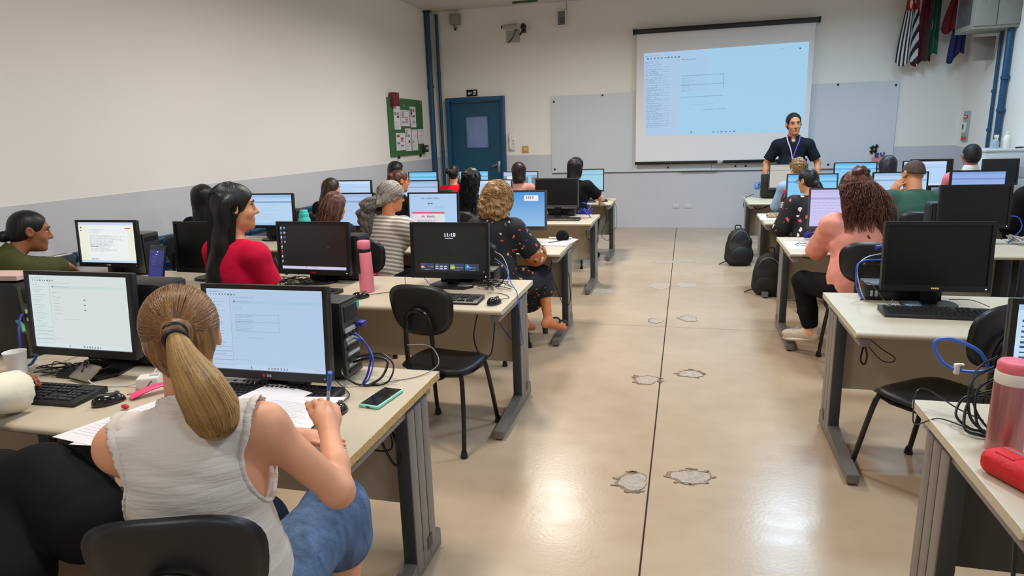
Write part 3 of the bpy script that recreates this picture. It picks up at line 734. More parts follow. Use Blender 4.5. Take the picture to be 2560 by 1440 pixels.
def keyboard(x, y, rz, label, keys=True, width=.45):
    t = thing('keyboard', label, 'keyboard', (x, y, DZT), math.radians(rz), 'black computer keyboards')
    sc = width / .45; hw = .23 * sc; D = .075
    prof = [(-D, 0), (-D, .010), (-D + .006, .0135), (D - .004, .024), (D, .022), (D, .0)]
    MB().prism(prof, 2 * hw, Matrix(((0, 0, 1, -hw), (1, 0, 0, 0), (0, 1, 0, 0), (0, 0, 0, 1))), bev=.002).build('keyboard_body', m_kb, t)
    slope = math.atan2(.0105, .14)
    lay = key_layout(); P = .019
    def place(k, kx, r): 
        yy = .052 - r * .0192 - (.004 if r else 0); return ((kx - 11.35 * P) * sc, yy, .0135 + (yy + D - .006) * math.tan(slope) - .001)
    if keys:
        for k, kx, r in lay:
            o = bpy.data.objects.new('key', KM[k]); COL.objects.link(o); o.parent = t; o.location = place(k, kx, r); o.rotation_euler = (slope, 0, 0); o.scale = (sc, 1, 1)
    else:
        M = MB()
        for k, kx, r in lay: p = place(k, kx, r); M.box((p[0], p[1], p[2] + .003), ((k * .019 - .003) * sc, .0155, .007))
        tag(M.build('keys', m_key, t, smooth=False), kind='stuff')
    for sx in (-1, 1): MB().box((sx * hw * .85, D - .02, .001), (.03, .012, .002)).build('rubber_foot', m_bezel, t, smooth=False)
    return t
keyboard(-2.275, 1.745, 2, 'black keyboard between the plastic cup and the left mouse')
keyboard(-1.385, 1.90, 0, 'black keyboard half covered by papers before the person in white blouse')
keyboard(-1.245, 3.31, 1, 'black keyboard below the clock-screen monitor', width=.36)
keyboard(-2.16, 3.36, -3, 'black keyboard below the lilac-taskbar monitor', keys=False, width=.40)
keyboard(1.165, 3.36, -1.5, 'large black keyboard in front of the big dark monitor', width=.475)
keyboard(-3.93, 3.43, 0, 'black keyboard under the hand of the person in olive shirt', keys=False)
keyboard(-1.28, 6.76, 0, 'black keyboard in front of the dark grey-framed monitor', keys=False)
keyboard(-1.35, 5.05, 0, 'black keyboard beside the person in printed dress', keys=False)
keyboard(-1.36, 8.60, 0, 'black keyboard of the person in black T-shirt', keys=False)
m_mouse = mat('gloss_black', (14, 14, 15), 0.12, coat=.5)
def mouse(x, y, rz, label):
    t = thing('computer_mouse', label, 'mouse', (x, y, DZT), math.radians(rz), 'black computer mice')
    M = MB(); n, rg = 20, 7; rings = []
    for j in range(rg + 1):
        a = j / rg * PI / 2; f = math.cos(a); z = math.sin(a)
        ring = []
        for i in range(n):
            th = 2 * PI * i / n; px = .031 * f ** .55 * math.cos(th) * (1 - .08 * math.sin(th)); py = .055 * f ** .55 * math.sin(th)
            ring.append(M.bm.verts.new((px, py, .002 + .034 * z * (1 - .25 * (py / .055)))) if j < rg else None)
        rings.append(ring)
    tp = M.bm.verts.new((0, 0, .036))
    for j in range(rg - 1):
        for i in range(n): M.bm.faces.new((rings[j][i], rings[j][(i + 1) % n], rings[j + 1][(i + 1) % n], rings[j + 1][i]))
    for i in range(n): M.bm.faces.new((rings[rg - 1][i], rings[rg - 1][(i + 1) % n], tp))
    M.bm.faces.new([rings[0][i] for i in range(n)][::-1])
    M.build('mouse_shell', m_mouse, t, ang=None)
    MB().cyl((-.004, .028, .031), (.004, .028, .031), .009, seg=12).build('scroll_wheel', m_case_g, t)
    MB().tube([(0, .004, .0362), (0, .02, .0352), (0, .045, .022)], .0008, seg=5, n=3).build('button_gap', m_metal, t)
    return t
mouse(-1.95, 1.735, -32, 'glossy black mouse right of the left keyboard')
mouse(-1.10, 1.80, -20, 'black mouse under the writing hand beside the mint phone')
mouse(-1.775, 3.30, -35, 'black mouse in front of the pink bottle')
mouse(-.975, 3.28, -20, 'black mouse near the aisle corner of the second left desk')
mouse(-1.02, 8.62, -60, 'small black mouse on the front left desk corner')
# ------------------------------------------------------------------ people: signed-distance bodies meshed with surface nets
def V3(*a): return np.array(a, float)
def unit(v): v = np.asarray(v, float); return v / max(np.linalg.norm(v), 1e-9)
def rotm(yaw=0, pitch=0, roll=0):
    """columns = right, forward, up. yaw>0 turns left, pitch>0 nods down, roll>0 tilts to the right"""
    y, p, r = map(math.radians, (yaw, pitch, roll))
    Rz = np.array([[math.cos(y), -math.sin(y), 0], [math.sin(y), math.cos(y), 0], [0, 0, 1]])
    Rx = np.array([[1, 0, 0], [0, math.cos(-p), -math.sin(-p)], [0, math.sin(-p), math.cos(-p)]])
    Ry = np.array([[math.cos(r), 0, math.sin(r)], [0, 1, 0], [-math.sin(r), 0, math.cos(r)]])
    return Rz @ Rx @ Ry
class Field:
    def __init__(s, prims, h, pad=.03):
        lo = np.full(3, 9.); hi = np.full(3, -9.)
        for p in prims:
            if p[0] in ('c', 'e'):
                a, b = s.bounds(p); lo = np.minimum(lo, a); hi = np.maximum(hi, b)
        s.h = h; s.lo = lo - pad; n = np.ceil((hi + pad - s.lo) / h).astype(int) + 1
        s.ax = [s.lo[i] + h * np.arange(n[i]) for i in range(3)]
        s.F = np.full(n, .2, np.float32)
    @staticmethod
    def bounds(p):
        if p[0] == 'c':
            r = max(p[3], p[4]); return np.minimum(p[1], p[2]) - r, np.maximum(p[1], p[2]) + r
        R = p[3]; e = np.sqrt(((R * np.asarray(p[2])[None, :]) ** 2).sum(1)); return p[1] - e, p[1] + e
    def sub(s, lo, hi, m):
        sl = []
        for i in range(3):
            a = int(np.searchsorted(s.ax[i], lo[i] - m)); b = int(np.searchsorted(s.ax[i], hi[i] + m)); sl.append(slice(a, max(b, a)))
        return tuple(sl)
    def dist(s, p, sl):
        X = s.ax[0][sl[0]][:, None, None]; Y = s.ax[1][sl[1]][None, :, None]; Z = s.ax[2][sl[2]][None, None, :]
        if p[0] == 'c':
            a, b, ra, rb = p[1], p[2], p[3], p[4]; d = b - a; L = max(float(d @ d), 1e-9)
            x, y, z = X - a[0], Y - a[1], Z - a[2]
            t = np.clip((x * d[0] + y * d[1] + z * d[2]) / L, 0, 1)
            return (np.sqrt((x - t * d[0]) ** 2 + (y - t * d[1]) ** 2 + (z - t * d[2]) ** 2) - (ra + (rb - ra) * t)).astype(np.float32)
        c, r, R = p[1], p[2], p[3]
        x, y, z = X - c[0], Y - c[1], Z - c[2]
        q = [(x * R[0, i] + y * R[1, i] + z * R[2, i]) for i in range(3)]
        k0 = np.sqrt(sum((q[i] / r[i]) ** 2 for i in range(3))); k1 = np.sqrt(sum((q[i] / r[i] ** 2) ** 2 for i in range(3)))
        return (k0 * (k0 - 1) / np.maximum(k1, 1e-6)).astype(np.float32)
    def apply(s, p, inf=0.0):
        op = p[5] if p[0] == 'c' else p[4]; k = p[6] if p[0] == 'c' else p[5]
        if inf and op == 'u':
            p = list(p)
            if p[0] == 'c': p[3] += inf; p[4] += inf
            else: p[2] = np.asarray(p[2]) + inf
        lo, hi = s.bounds(p); sl = s.sub(lo, hi, max(k, .0) + 3 * s.h)
        if min(x.stop - x.start for x in sl) <= 0: return
        d = s.dist(p, sl); f = s.F[sl]
        if op == 'u':
            hh = np.maximum(k - np.abs(f - d), 0) / max(k, 1e-6); s.F[sl] = np.minimum(f, d) - hh * hh * k * .25
        else:
            d = -d; hh = np.maximum(k - np.abs(f - d), 0) / max(k, 1e-6); s.F[sl] = np.maximum(f, d) + hh * hh * k * .25
    def plane(s, p0, n):
        """remove the side the normal points to"""
        n = unit(n)
        d = ((s.ax[0] - p0[0])[:, None, None] * n[0] + (s.ax[1] - p0[1])[None, :, None] * n[1] + (s.ax[2] - p0[2])[None, None, :] * n[2]).astype(np.float32)
        s.F = np.maximum(s.F, d)
    def grid(s): return np.meshgrid(*s.ax, indexing='ij')
    def mesh(s):
        F = s.F; n = F.shape; S = F < 0
        c = np.zeros(tuple(k - 1 for k in n), np.uint8)
        for i in (0, 1):
            for j in (0, 1):
                for k in (0, 1): c += S[i:n[0] - 1 + i, j:n[1] - 1 + j, k:n[2] - 1 + k]
        act = (c > 0) & (c < 8); ids = np.argwhere(act)
        if not len(ids): return np.zeros((0, 3)), np.zeros((0, 4), int)
        vid = np.full(act.shape, -1, np.int32); vid[act] = np.arange(len(ids))
        acc = np.zeros((len(ids), 3)); cnt = np.zeros(len(ids))
        cor = {(i, j, k): F[ids[:, 0] + i, ids[:, 1] + j, ids[:, 2] + k] for i in (0, 1) for j in (0, 1) for k in (0, 1)}
        for a in range(3):
            o1, o2 = [x for x in range(3) if x != a]
            for u in (0, 1):
                for v in (0, 1):
                    p = [0, 0, 0]; p[o1] = u; p[o2] = v; q = list(p); q[a] = 1
                    f0, f1 = cor[tuple(p)], cor[tuple(q)]; m = (f0 < 0) != (f1 < 0)
                    t = np.where(m, f0 / np.where(m, f0 - f1, 1), 0)
                    pt = np.array(p, float)[None].repeat(len(ids), 0); pt[:, a] = t
                    acc[m] += pt[m]; cnt[m] += 1
        V = s.lo + s.h * (ids + acc / cnt[:, None])
        Q = []
        for a in range(3):
            o1, o2 = [x for x in range(3) if x != a]
            A = [slice(None)] * 3; B = [slice(None)] * 3; A[a] = slice(0, n[a] - 1); B[a] = slice(1, n[a])
            e = S[tuple(A)] != S[tuple(B)]; g = np.argwhere(e)
            g = g[(g[:, o1] > 0) & (g[:, o2] > 0) & (g[:, o1] < n[o1] - 1) & (g[:, o2] < n[o2] - 1)]
            def cell(d1, d2): q = g.copy(); q[:, o1] -= d1; q[:, o2] -= d2; return vid[q[:, 0], q[:, 1], q[:, 2]]
            f = np.stack([cell(1, 1), cell(0, 1), cell(0, 0), cell(1, 0)], -1)
            ins = S[tuple(A)][g[:, 0], g[:, 1], g[:, 2]]
            if a == 1: ins = ~ins
            f[~ins] = f[~ins][:, ::-1]; Q.append(f)
        return V, np.concatenate(Q)
def C_(a, b, ra, rb=None, op='u', k=.02): return ('c', np.asarray(a, float), np.asarray(b, float), ra, ra if rb is None else rb, op, k)
def E_(c, r, R=None, op='u', k=.02): return ('e', np.asarray(c, float), np.asarray(r, float), np.eye(3) if R is None else R, op, k)
def sdf_object(name, prims, h, m, parent, inf=0.0, cuts=(), wob=None, post=None):
    f = Field([p for p in prims if (p[5] if p[0] == 'c' else p[4]) == 'u'], h, .03 + inf + (wob[1] if wob else 0))
    for p in prims: f.apply(p, inf)
    if wob:
        X, Y, Z = f.grid(); near = np.abs(f.F) < wob[1] * 3 + h * 2
        f.F[near] += (wob[1] * wob[0](X[near], Y[near], Z[near])).astype(np.float32)
    for c in cuts: f.plane(*c)
    if post: post(f)
    v, q = f.mesh()
    return np_mesh(name, v, q, m, parent)

def strands_object(name, paths, r, m, parent, seg=3):
    """paths (n, k, 3) -> thin tapered tubes in one mesh"""
    P = np.asarray(paths, float); n, k, _ = P.shape
    T = np.gradient(P, axis=1); T /= np.maximum(np.linalg.norm(T, axis=2, keepdims=True), 1e-9)
    ref = np.where(np.abs(T[..., 2:3]) < .9, np.array([0, 0, 1.]), np.array([1., 0, 0]))
    A = np.cross(T, ref); A /= np.maximum(np.linalg.norm(A, axis=2, keepdims=True), 1e-9); B = np.cross(T, A)
    tap = np.sin(np.linspace(.25, PI - .2, k)) ** .5 * r
    ang = np.arange(seg) * 2 * PI / seg
    V = P[:, :, None, :] + tap[None, :, None, None] * (np.cos(ang)[None, None, :, None] * A[:, :, None, :] + np.sin(ang)[None, None, :, None] * B[:, :, None, :])
    idx = np.arange(n * k * seg).reshape(n, k, seg)
    a = idx[:, :-1, :]; b = idx[:, 1:, :]
    F = np.stack([a, np.roll(a, -1, 2), np.roll(b, -1, 2), b], -1).reshape(-1, 4)
    return tag(np_mesh(name, V.reshape(-1, 3), F, m, parent), kind='stuff')

def skin_mat(name, c):
    m = mat(name, c, 0.5, noise=(14, .05), bump=(260, .05), spec=.35)
    nt, b = nodes_of(m)
    b.inputs['Subsurface Weight'].default_value = 0.08; b.inputs['Subsurface Radius'].default_value = (.02, .008, .005); b.inputs['Subsurface Scale'].default_value = .3
    return m
def hair_mat(name, c, c2=None, sc=(90, 90, 5), rough=.42, bump=.35):
    if name in MATS: return MATS[name]
    m = bpy.data.materials.new(name); m.use_nodes = True; nt, b = nodes_of(m)
    tc = nt.nodes.new('ShaderNodeTexCoord'); mp = nt.nodes.new('ShaderNodeMapping'); mp.inputs['Scale'].default_value = sc
    nt.links.new(tc.outputs['Object'], mp.inputs['Vector'])
    n = nt.nodes.new('ShaderNodeTexNoise'); n.inputs['Scale'].default_value = 1; n.inputs['Detail'].default_value = 4; n.inputs['Distortion'].default_value = .2
    nt.links.new(mp.outputs['Vector'], n.inputs['Vector'])
    r = nt.nodes.new('ShaderNodeValToRGB'); r.color_ramp.elements[0].position = .3; r.color_ramp.elements[1].position = .72
    a = lin(c); d = lin(c2) if c2 else tuple(v * 1.7 for v in a)
    r.color_ramp.elements[0].color = (*[v * .75 for v in a], 1); r.color_ramp.elements[1].color = (*d, 1)
    nt.links.new(n.outputs['Fac'], r.inputs['Fac']); nt.links.new(r.outputs['Color'], b.inputs['Base Color'])
    bp = nt.nodes.new('ShaderNodeBump'); bp.inputs['Strength'].default_value = bump; bp.inputs['Distance'].default_value = .004
    nt.links.new(n.outputs['Fac'], bp.inputs['Height']); nt.links.new(bp.outputs['Normal'], b.inputs['Normal'])
    b.inputs['Roughness'].default_value = rough; b.inputs['Specular IOR Level'].default_value = .35
    MATS[name] = m; return m
def strand_mat(name, c, c2, rough=.38):
    if name in MATS: return MATS[name]
    m = bpy.data.materials.new(name); m.use_nodes = True; nt, b = nodes_of(m)
    g = nt.nodes.new('ShaderNodeNewGeometry'); r = nt.nodes.new('ShaderNodeValToRGB')
    r.color_ramp.elements[0].color = (*lin(c), 1); r.color_ramp.elements[1].color = (*lin(c2), 1)
    nt.links.new(g.outputs['Random Per Island'], r.inputs['Fac']); nt.links.new(r.outputs['Color'], b.inputs['Base Color'])
    b.inputs['Roughness'].default_value = rough; b.inputs['Specular IOR Level'].default_value = .4
    MATS[name] = m; return m
def cloth(name, c, rough=.85, wr=(13, .5), n=(8, .07)): return mat(name, c, rough, noise=n, bump=wr, spec=.15)
SKIN = {k: skin_mat('skin_' + k, c) for k, c in dict(light=(222, 160, 126), tan=(206, 148, 108), brown=(150, 94, 66), warm=(212, 134, 88), mid=(196, 132, 92)).items()}
m_eye = mat('eye_white', (232, 226, 220), .2)
m_iris = mat('iris', (36, 24, 18), .15)
m_lip = mat('lips', (168, 92, 82), .5)
m_shoe = mat('dark_shoe', (34, 30, 30), .5)

def ik(S, T, l1, l2, pole):
    d = T - S; L = min(np.linalg.norm(d), (l1 + l2) * .999); u = unit(d)
    a = (l1 * l1 - l2 * l2 + L * L) / (2 * L); hgt = math.sqrt(max(l1 * l1 - a * a, 0))
    p = np.asarray(pole, float); p = unit(p - u * (p @ u))
    return S + u * a + p * hgt, S + u * L
def hand_prims(wr, d, nrm, s, side, curl=25, spread=1.0, thumb=35):
    """wr wrist, d finger direction, nrm back-of-hand normal, side +1 right hand"""
    d = unit(d); nrm = unit(nrm - d * (np.asarray(nrm) @ d)); ac = np.cross(d, nrm) * side      # toward little finger
    R = np.stack([ac, d, nrm], 1); P = []
    P.append(E_(wr + d * .048 * s, (.040 * s, .052 * s, .016 * s), R, k=.012)); P.append(C_(wr, wr + d * .03 * s, .024 * s, .026 * s, k=.02))
    for i, (o, L) in enumerate(((-.030, .072), (-.010, .080), (.010, .075), (.029, .058))):
        b = wr + d * (.085 - .006 * abs(i - 1.2)) * s + ac * o * s; a = math.radians(curl); q = b
        dd = unit(d + ac * (o * 3.2) * spread)
        for j, f in enumerate((.46, .30, .24)):
            dirv = unit(dd * math.cos(a * (j + .6)) - nrm * math.sin(a * (j + .6))); e = q + dirv * L * f * s
            P.append(C_(q, e, (.0093 - .0008 * j) * s, (.0085 - .0008 * j) * s, k=.004)); q = e
    b = wr + d * .022 * s - ac * .026 * s - nrm * .006 * s; q = b; td = unit(d * math.cos(math.radians(thumb)) - ac * math.sin(math.radians(thumb)) - nrm * .35)
    for j, L in enumerate((.042, .032, .026)):
        dirv = unit(td + d * .28 * j - nrm * .12 * j); e = q + dirv * L * s; P.append(C_(q, e, (.0125 - .0015 * j) * s, (.011 - .0012 * j) * s, k=.008)); q = e
    return P
PEOPLE = []
def person(label, loc, yaw, skin, hair, shirt, pants, s=1.0, lean=8, side=0, twist=0, bend=0, head=(0, 0, 0), neckf=0.0, hands=None, h=.009, fat=1.0, fem=True, stand=False,
           legs=None, shoes=None, extras=None, hip_z=None, longarm=1.0, hscale=1.0, shz=.012):
    t = thing('person', label, 'person', (loc[0], loc[1], 0), math.radians(yaw), None)
    hz = hip_z if hip_z is not None else (.95 * s if stand else .55)
    Rt = rotm(0, lean, side); X, Fw, U = Rt[:, 0], Rt[:, 1], Rt[:, 2]
    Rc = rotm(twist, lean + bend, side); Xc, Fc, Uc = Rc[:, 0], Rc[:, 1], Rc[:, 2]
    P0 = V3(0, 0, hz); w = fat
    chest = P0 + U * .17 * s + Uc * .15 * s
    top = chest + Uc * .10 * s; nb = chest + Uc * .175 * s
    sw = (.158 if fem else .182) * s * (1 + .25 * (w - 1))
    SH = {sd: top + Xc * sd * sw + Uc * shz * s for sd in (-1, 1)}
    torso = [E_(P0 + U * .0 - Fw * .012 * s, (.158 * s * w, .118 * s * w, .115 * s), Rt, k=.05),
             E_(P0 + U * .14 * s, (.130 * s * w, .098 * s * w, .13 * s), Rt, k=.07),
             E_(chest, (.146 * s * w, .104 * s * w, .14 * s), Rc, k=.07),
             E_(top + Uc * .0, (sw * .98, .078 * s * w, .07 * s), Rc, k=.06)]
    if fem:
        for sd in (-1, 1): torso.append(E_(chest + Fc * .078 * s * w + Xc * sd * .068 * s - Uc * .005 * s, (.062 * s * w, .058 * s * w, .062 * s), Rc, k=.05))
    elif w > 1.08: torso.append(E_(P0 + U * .13 * s + Fw * .05 * s, (.13 * s * w, .10 * s * w, .12 * s), Rt, k=.07))
    for sd in (-1, 1):
        torso.append(C_(nb - Uc * .03 * s, SH[sd] - Xc * sd * .02 * s, .040 * s, .046 * s, k=.045)); torso.append(E_(SH[sd], ((.050 if fem else .056) * s * w,) * 3, k=.04))
    Rh = rotm(*head)
    hc = nb + unit(Uc * 1.0 + Fc * (neckf)) * .085 * s + Rh @ V3(0, .012, .085) * s
    hs = s * (.96 if fem else 1.0) * hscale
    ya = math.radians(yaw); Rz = np.array([[math.cos(ya), -math.sin(ya), 0], [math.sin(ya), math.cos(ya), 0], [0, 0, 1]])
    org = V3(loc[0], loc[1], 0) - Rz @ V3(hc[0], hc[1], 0); t.location = org           # loc = where the head is
    def toL(p): return Rz.T @ (np.asarray(p, float) - org)
    def dL(v): return Rz.T @ np.asarray(v, float)
    def HP(x, y, z): return hc + Rh @ (V3(x, y, z) * hs)
    neck = [C_(nb - Uc * .04 * s, HP(0, -.02, -.05), .052 * s * (1 if fem else 1.14), .050 * s * (1 if fem else 1.14), k=.03)]
    hd = [E_(HP(0, -.012, .035), V3(.0745, .096, .084) * hs, Rh, k=.02), E_(HP(0, .032, -.03), V3(.060, .060, .082) * hs, Rh, k=.03),
          E_(HP(0, .040, -.078), V3(.044, .042, .036) * hs, Rh, k=.03), C_(HP(-.008, .076, -.096), HP(.008, .076, -.096), .015 * hs, k=.025),
          C_(HP(-.034, .079, .034), HP(.034, .079, .034), .011 * hs, k=.018),
          E_(HP(-.036, .062, -.028), V3(.022, .02, .022) * hs, Rh, k=.02), E_(HP(.036, .062, -.028), V3(.022, .02, .022) * hs, Rh, k=.02),
          E_(HP(-.031, .098, .012), V3(.015, .014, .010) * hs, Rh, 's', .012), E_(HP(.031, .098, .012), V3(.015, .014, .010) * hs, Rh, 's', .012),
          C_(HP(0, .089, .016), HP(0, .111, -.024), .007 * hs, .0105 * hs, k=.012), C_(HP(-.011, .098, -.028), HP(.011, .098, -.028), .0085 * hs, k=.008),
          C_(HP(-.019, .084, -.060), HP(.019, .084, -.060), .0080 * hs, k=.014)]
    for sd in (-1, 1):
        hd.append(E_(HP(sd * .079, -.008, .0), V3(.011, .022, .033) * hs, Rh @ rotm(0, -14, 0), k=.008)); hd.append(E_(HP(sd * .086, -.006, .004), V3(.006, .011, .018) * hs, Rh, 's', .004))
    # arms
    l1, l2 = .265 * s * longarm, .235 * s * longarm; arms = {}
    hands = hands or {}
    for sd, nm in ((-1, 'L'), (1, 'R')):
        hspec = hands.get(nm, {})
        tgt = np.asarray(hspec.get('at', (sd * .13 * s, .30, .60) if not stand else (sd * .24 * s, .02, hz - .06 * s)), float)
        if hspec.get('w'):
            hspec = dict(hspec); tgt = toL(hspec['at'])
            for kk in ('dir', 'nrm', 'pole'):
                if kk in hspec: hspec[kk] = dL(hspec[kk])
        pole = hspec.get('pole', (sd * .75, -.35, -.6) if not stand else (sd * .3, -1, 0))
        la = hspec.get('len', longarm) / longarm; el, wrp = ik(SH[sd], tgt, l1 * la, l2 * la, pole)
        fd = hspec.get('dir', None); fd = unit(wrp - el) if fd is None else unit(fd)
        up = [C_(SH[sd], el, (.044 if fem else .048) * s * (w * .5 + .5), .037 * s * (w * .5 + .5), k=.035)]
        if fem is False: up.append(E_(SH[sd] * .55 + el * .45, (.046 * s,) * 3, k=.04))
        fo = [C_(el, el * .6 + wrp * .4, .038 * s, .037 * s, k=.02), C_(el * .6 + wrp * .4, wrp, .037 * s, .024 * s, k=.02)]
        hp = hand_prims(wrp, fd, np.asarray(hspec.get('nrm', (0, -.2, 1.)), float), s, sd, hspec.get('curl', 25), hspec.get('spread', 1.0), hspec.get('thumb', 35))
        arms[sd] = (up, fo, hp, el, wrp)
    # legs
    lg = {}
    for sd, nm in ((-1, 'L'), (1, 'R')):
        hipj = P0 + X * sd * .085 * s - V3(0, 0, .005)
        if stand: kn = V3(sd * .10 * s, .02, .50 * s); an = V3(sd * .11 * s, -.02, .085 * s); toe = an + V3(sd * .03, .15 * s, -.05 * s)
        else: kn = V3(sd * .11 * s, .41 * s, .50); an = V3(sd * .10 * s, .40 * s, .09); toe = an + V3(sd * .02, .15 * s, -.055)
        if legs and nm in legs: kn, an, toe = [toL(q) if legs.get('w') else np.asarray(q, float) for q in legs[nm]]
        th = [C_(hipj, kn, .088 * s * w, .060 * s * (w * .6 + .4), k=.05)]
        cal = kn * .68 + an * .32 + unit(np.cross(kn - an, V3(1, 0, 0))) * 0
        sh = [C_(kn, cal, .058 * s * (w * .5 + .5), .054 * s * (w * .5 + .5), k=.03), C_(cal, an, .054 * s, .033 * s, k=.03)]
        heel = an + unit(an - toe) * .035 * s - V3(0, 0, .03 * s); heel[2] = max(heel[2], .035) if not (legs and nm in legs) else heel[2]
        ft = [C_(heel, an, .030 * s, .032 * s, k=.02), C_(heel, toe, .032 * s, .027 * s, k=.03), C_(an, toe, .032 * s, .022 * s, k=.03)]
        lg[sd] = (th, sh, ft, kn, an, toe)
    body = torso + neck + hd
    for sd in (-1, 1): body = body + arms[sd][0] + arms[sd][1]
    for sd in (-1, 1): body = body + lg[sd][0] + lg[sd][1] + lg[sd][2]
    for sd in (-1, 1): body = body + arms[sd][2]
    sk = SKIN[skin] if isinstance(skin, str) else skin
    sdf_object('body', body, h, sk, t)
    # face details
    for sd in (-1, 1):
        ey = MB().sphere(HP(sd * .031, .0745, .012), .0118 * hs, 12, 8).build('eye', m_eye, t)
        MB().sphere(HP(sd * .031, .0840, .0115), (.0060 * hs, .0040 * hs, .0060 * hs), 10, 6, Matrix(Rh.tolist())).build('iris', m_iris, ey)
        MB().tube([HP(sd * .015, .0945, .034), HP(sd * .032, .0935, .040), HP(sd * .052, .079, .034)], lambda u: (.0035 - .0015 * u) * hs, seg=6, n=4).build('eyebrow', hair['mat'], t)
        MB().tube([HP(sd * .018, .084, .017), HP(sd * .031, .0885, .0215), HP(sd * .045, .079, .016)], .0022 * hs, seg=5, n=4).build('eyelid', m_iris, t)
    MB().tube([HP(-.021, .085, -.059), HP(-.006, .0915, -.0560), HP(0, .0912, -.0573), HP(.006, .0915, -.0560), HP(.021, .085, -.059)], lambda u: (.0016 + .0026 * math.sin(PI * u)) * hs, seg=7, n=4).build('lips', m_lip, t)
    MB().tube([HP(-.018, .085, -.0635), HP(0, .0905, -.0655), HP(.018, .085, -.0635)], lambda u: (.0016 + .0032 * math.sin(PI * u)) * hs, seg=7, n=4).build('lips', m_lip, t)
    # trousers / skirt
    pm = pants['mat']; L = pants.get('len', 1.0); pi = pants.get('inf', .010)
    pp = [E_(q[1], np.asarray(q[2]) - (pi - .007), q[3], k=.05) for q in torso[:2]]; cuts = []
    for sd in (-1, 1):
        th, sh, ft, kn, an, toe = lg[sd]; pp = pp + th
        if L > .5: pp = pp + [C_(kn, kn + (an - kn) * (L - .5) * 2 * .62, .060 * s + pi * .6, .054 * s + pi * .9, k=.03)]
        if L > .85: pp.append(C_(kn + (an - kn) * .6, kn + (an - kn) * min(1, (L - .5) * 2), .055 * s + pi * .8, .042 * s + pi, k=.02))
    if pants.get('skirt'):
        k1, k2 = lg[-1][3], lg[1][3]
        pp.append(E_((k1 + k2) / 2 + V3(0, -.16, .0), (.20 * s, .26 * s, .085 * s), k=.05)); pp.append(E_((k1 + k2) / 2 + V3(0, -.02, -.10), (.185 * s, .085 * s, .18 * s), k=.05))
    sdf_object('skirt' if pants.get('skirt') else 'trousers', pp, h, pm, t, pi, cuts)
    # shirt
    sm = shirt['mat']; sl = shirt.get('sleeve', .5); inf = shirt.get('inf', .012); hem = shirt.get('hem', -.03)
    sp = list(torso); scut = [(P0 + U * hem * s, -U)]
    if shirt.get('loose'): sp.append(E_(P0 + U * .10 * s, (.150 * s * w, .118 * s * w, .15 * s), Rt, k=.06))
    for sd in (-1, 1):
        up, fo, hp, el, wrp = arms[sd]; S = SH[sd]
        if sl > 0:
            f = min(sl, 1.0); e = S + (el - S) * f
            sp.append(C_(S, e, .046 * s * (w * .5 + .5) + shirt.get('puff', .004), .044 * s * (w * .5 + .5) + shirt.get('puff', .006), k=.03))
            if sl > 1: sp.append(C_(el, el + (wrp - el) * (sl - 1), .044 * s, .032 * s + shirt.get('puff', .0), k=.02))
        else:
            pass
    nk = shirt.get('neck', .06); ng = shirt.get('scoop', .0)
    sp.append(C_(nb + Uc * .00 * s + Fc * (.02 + ng) * s, nb + Uc * .15 * s + Fc * .02, nk * s, (nk + .05) * s, 's', .008))
    if shirt.get('vneck'): sp.append(C_(nb + Fc * .06 * s + Uc * .01 * s, nb + Fc * .14 * s - Uc * .06 * s, .046 * s, .014 * s, 's', .006))
    def post(f):
        for sd in (-1, 1):
            up, fo, hp, el, wrp = arms[sd]; S = SH[sd]
            if sl <= 0:
                pr = E_(S + Xc * sd * .026 * s - Uc * .040 * s, (.098 * s, .105 * s, .135 * s), Rc @ rotm(0, 0, sd * 12), 's', .006)
                lo, hi = f.bounds(pr); slc = f.sub(lo, hi, .03); d = f.dist(pr, slc)
                g = Field.__new__(Field); g.h = f.h; g.ax = [f.ax[i][slc[i]] for i in range(3)]; g.lo = np.array([a[0] for a in g.ax])
                g.F = np.maximum(np.abs(f.F[slc] + .001) - .0065, np.abs(d) - .0062); v, q = g.mesh()
                if len(v): bo = np_mesh('armhole_binding', v, q, sm, t); mo = bo.modifiers.new('smooth', 'SMOOTH'); mo.factor = .6; mo.iterations = 14
                f.F[slc] = np.maximum(f.F[slc], -d)
            if sl > 0:   # open the cuff with a flat cut
                a, b = (S, el) if sl <= 1 else (el, wrp); fr = sl if sl <= 1 else sl - 1
                p = a + (b - a) * fr; n = unit(b - a); lo = p - .075; hi = p + .085
                slc = f.sub(lo, hi, 0)
                if min(x.stop - x.start for x in slc) > 0:
                    d = ((f.ax[0][slc[0]] - p[0])[:, None, None] * n[0] + (f.ax[1][slc[1]] - p[1])[None, :, None] * n[1] + (f.ax[2][slc[2]] - p[2])[None, None, :] * n[2])
                    q = [(f.ax[i][slc[i]] - p[i]) for i in range(3)]
                    near = np.sqrt(q[0][:, None, None] ** 2 + q[1][None, :, None] ** 2 + q[2][None, None, :] ** 2) < .074
                    f.F[slc] = np.where(near, np.maximum(f.F[slc], d), f.F[slc]).astype(np.float32)
    sdf_object('shirt', sp, h, sm, t, inf, scut, shirt.get('wob'), post)
    if shirt.get('collar'):
        cm = shirt.get('collar_mat', sm); nt_ = HP(0, -.02, -.05); nd = unit(nt_ - nb); cr = (.062 if fem else .070) * s
        sdf_object('collar', [C_(nb - nd * .012 * s, nb + nd * .05 * s, cr + .014 * s, cr + .003 * s, k=.004), C_(nb - nd * .05 * s, nb + nd * .12 * s, cr + .004 * s, cr - .006 * s, 's', .003), C_(nb + Fc * .085 * s - nd * .03, nb + Fc * .10 * s + nd * .06, .024 * s, .048 * s, 's', .003)], min(h, .0065), cm, t, 0, [(nb + nd * .030 * s - Fc * .0, nd + Fc * .25)])
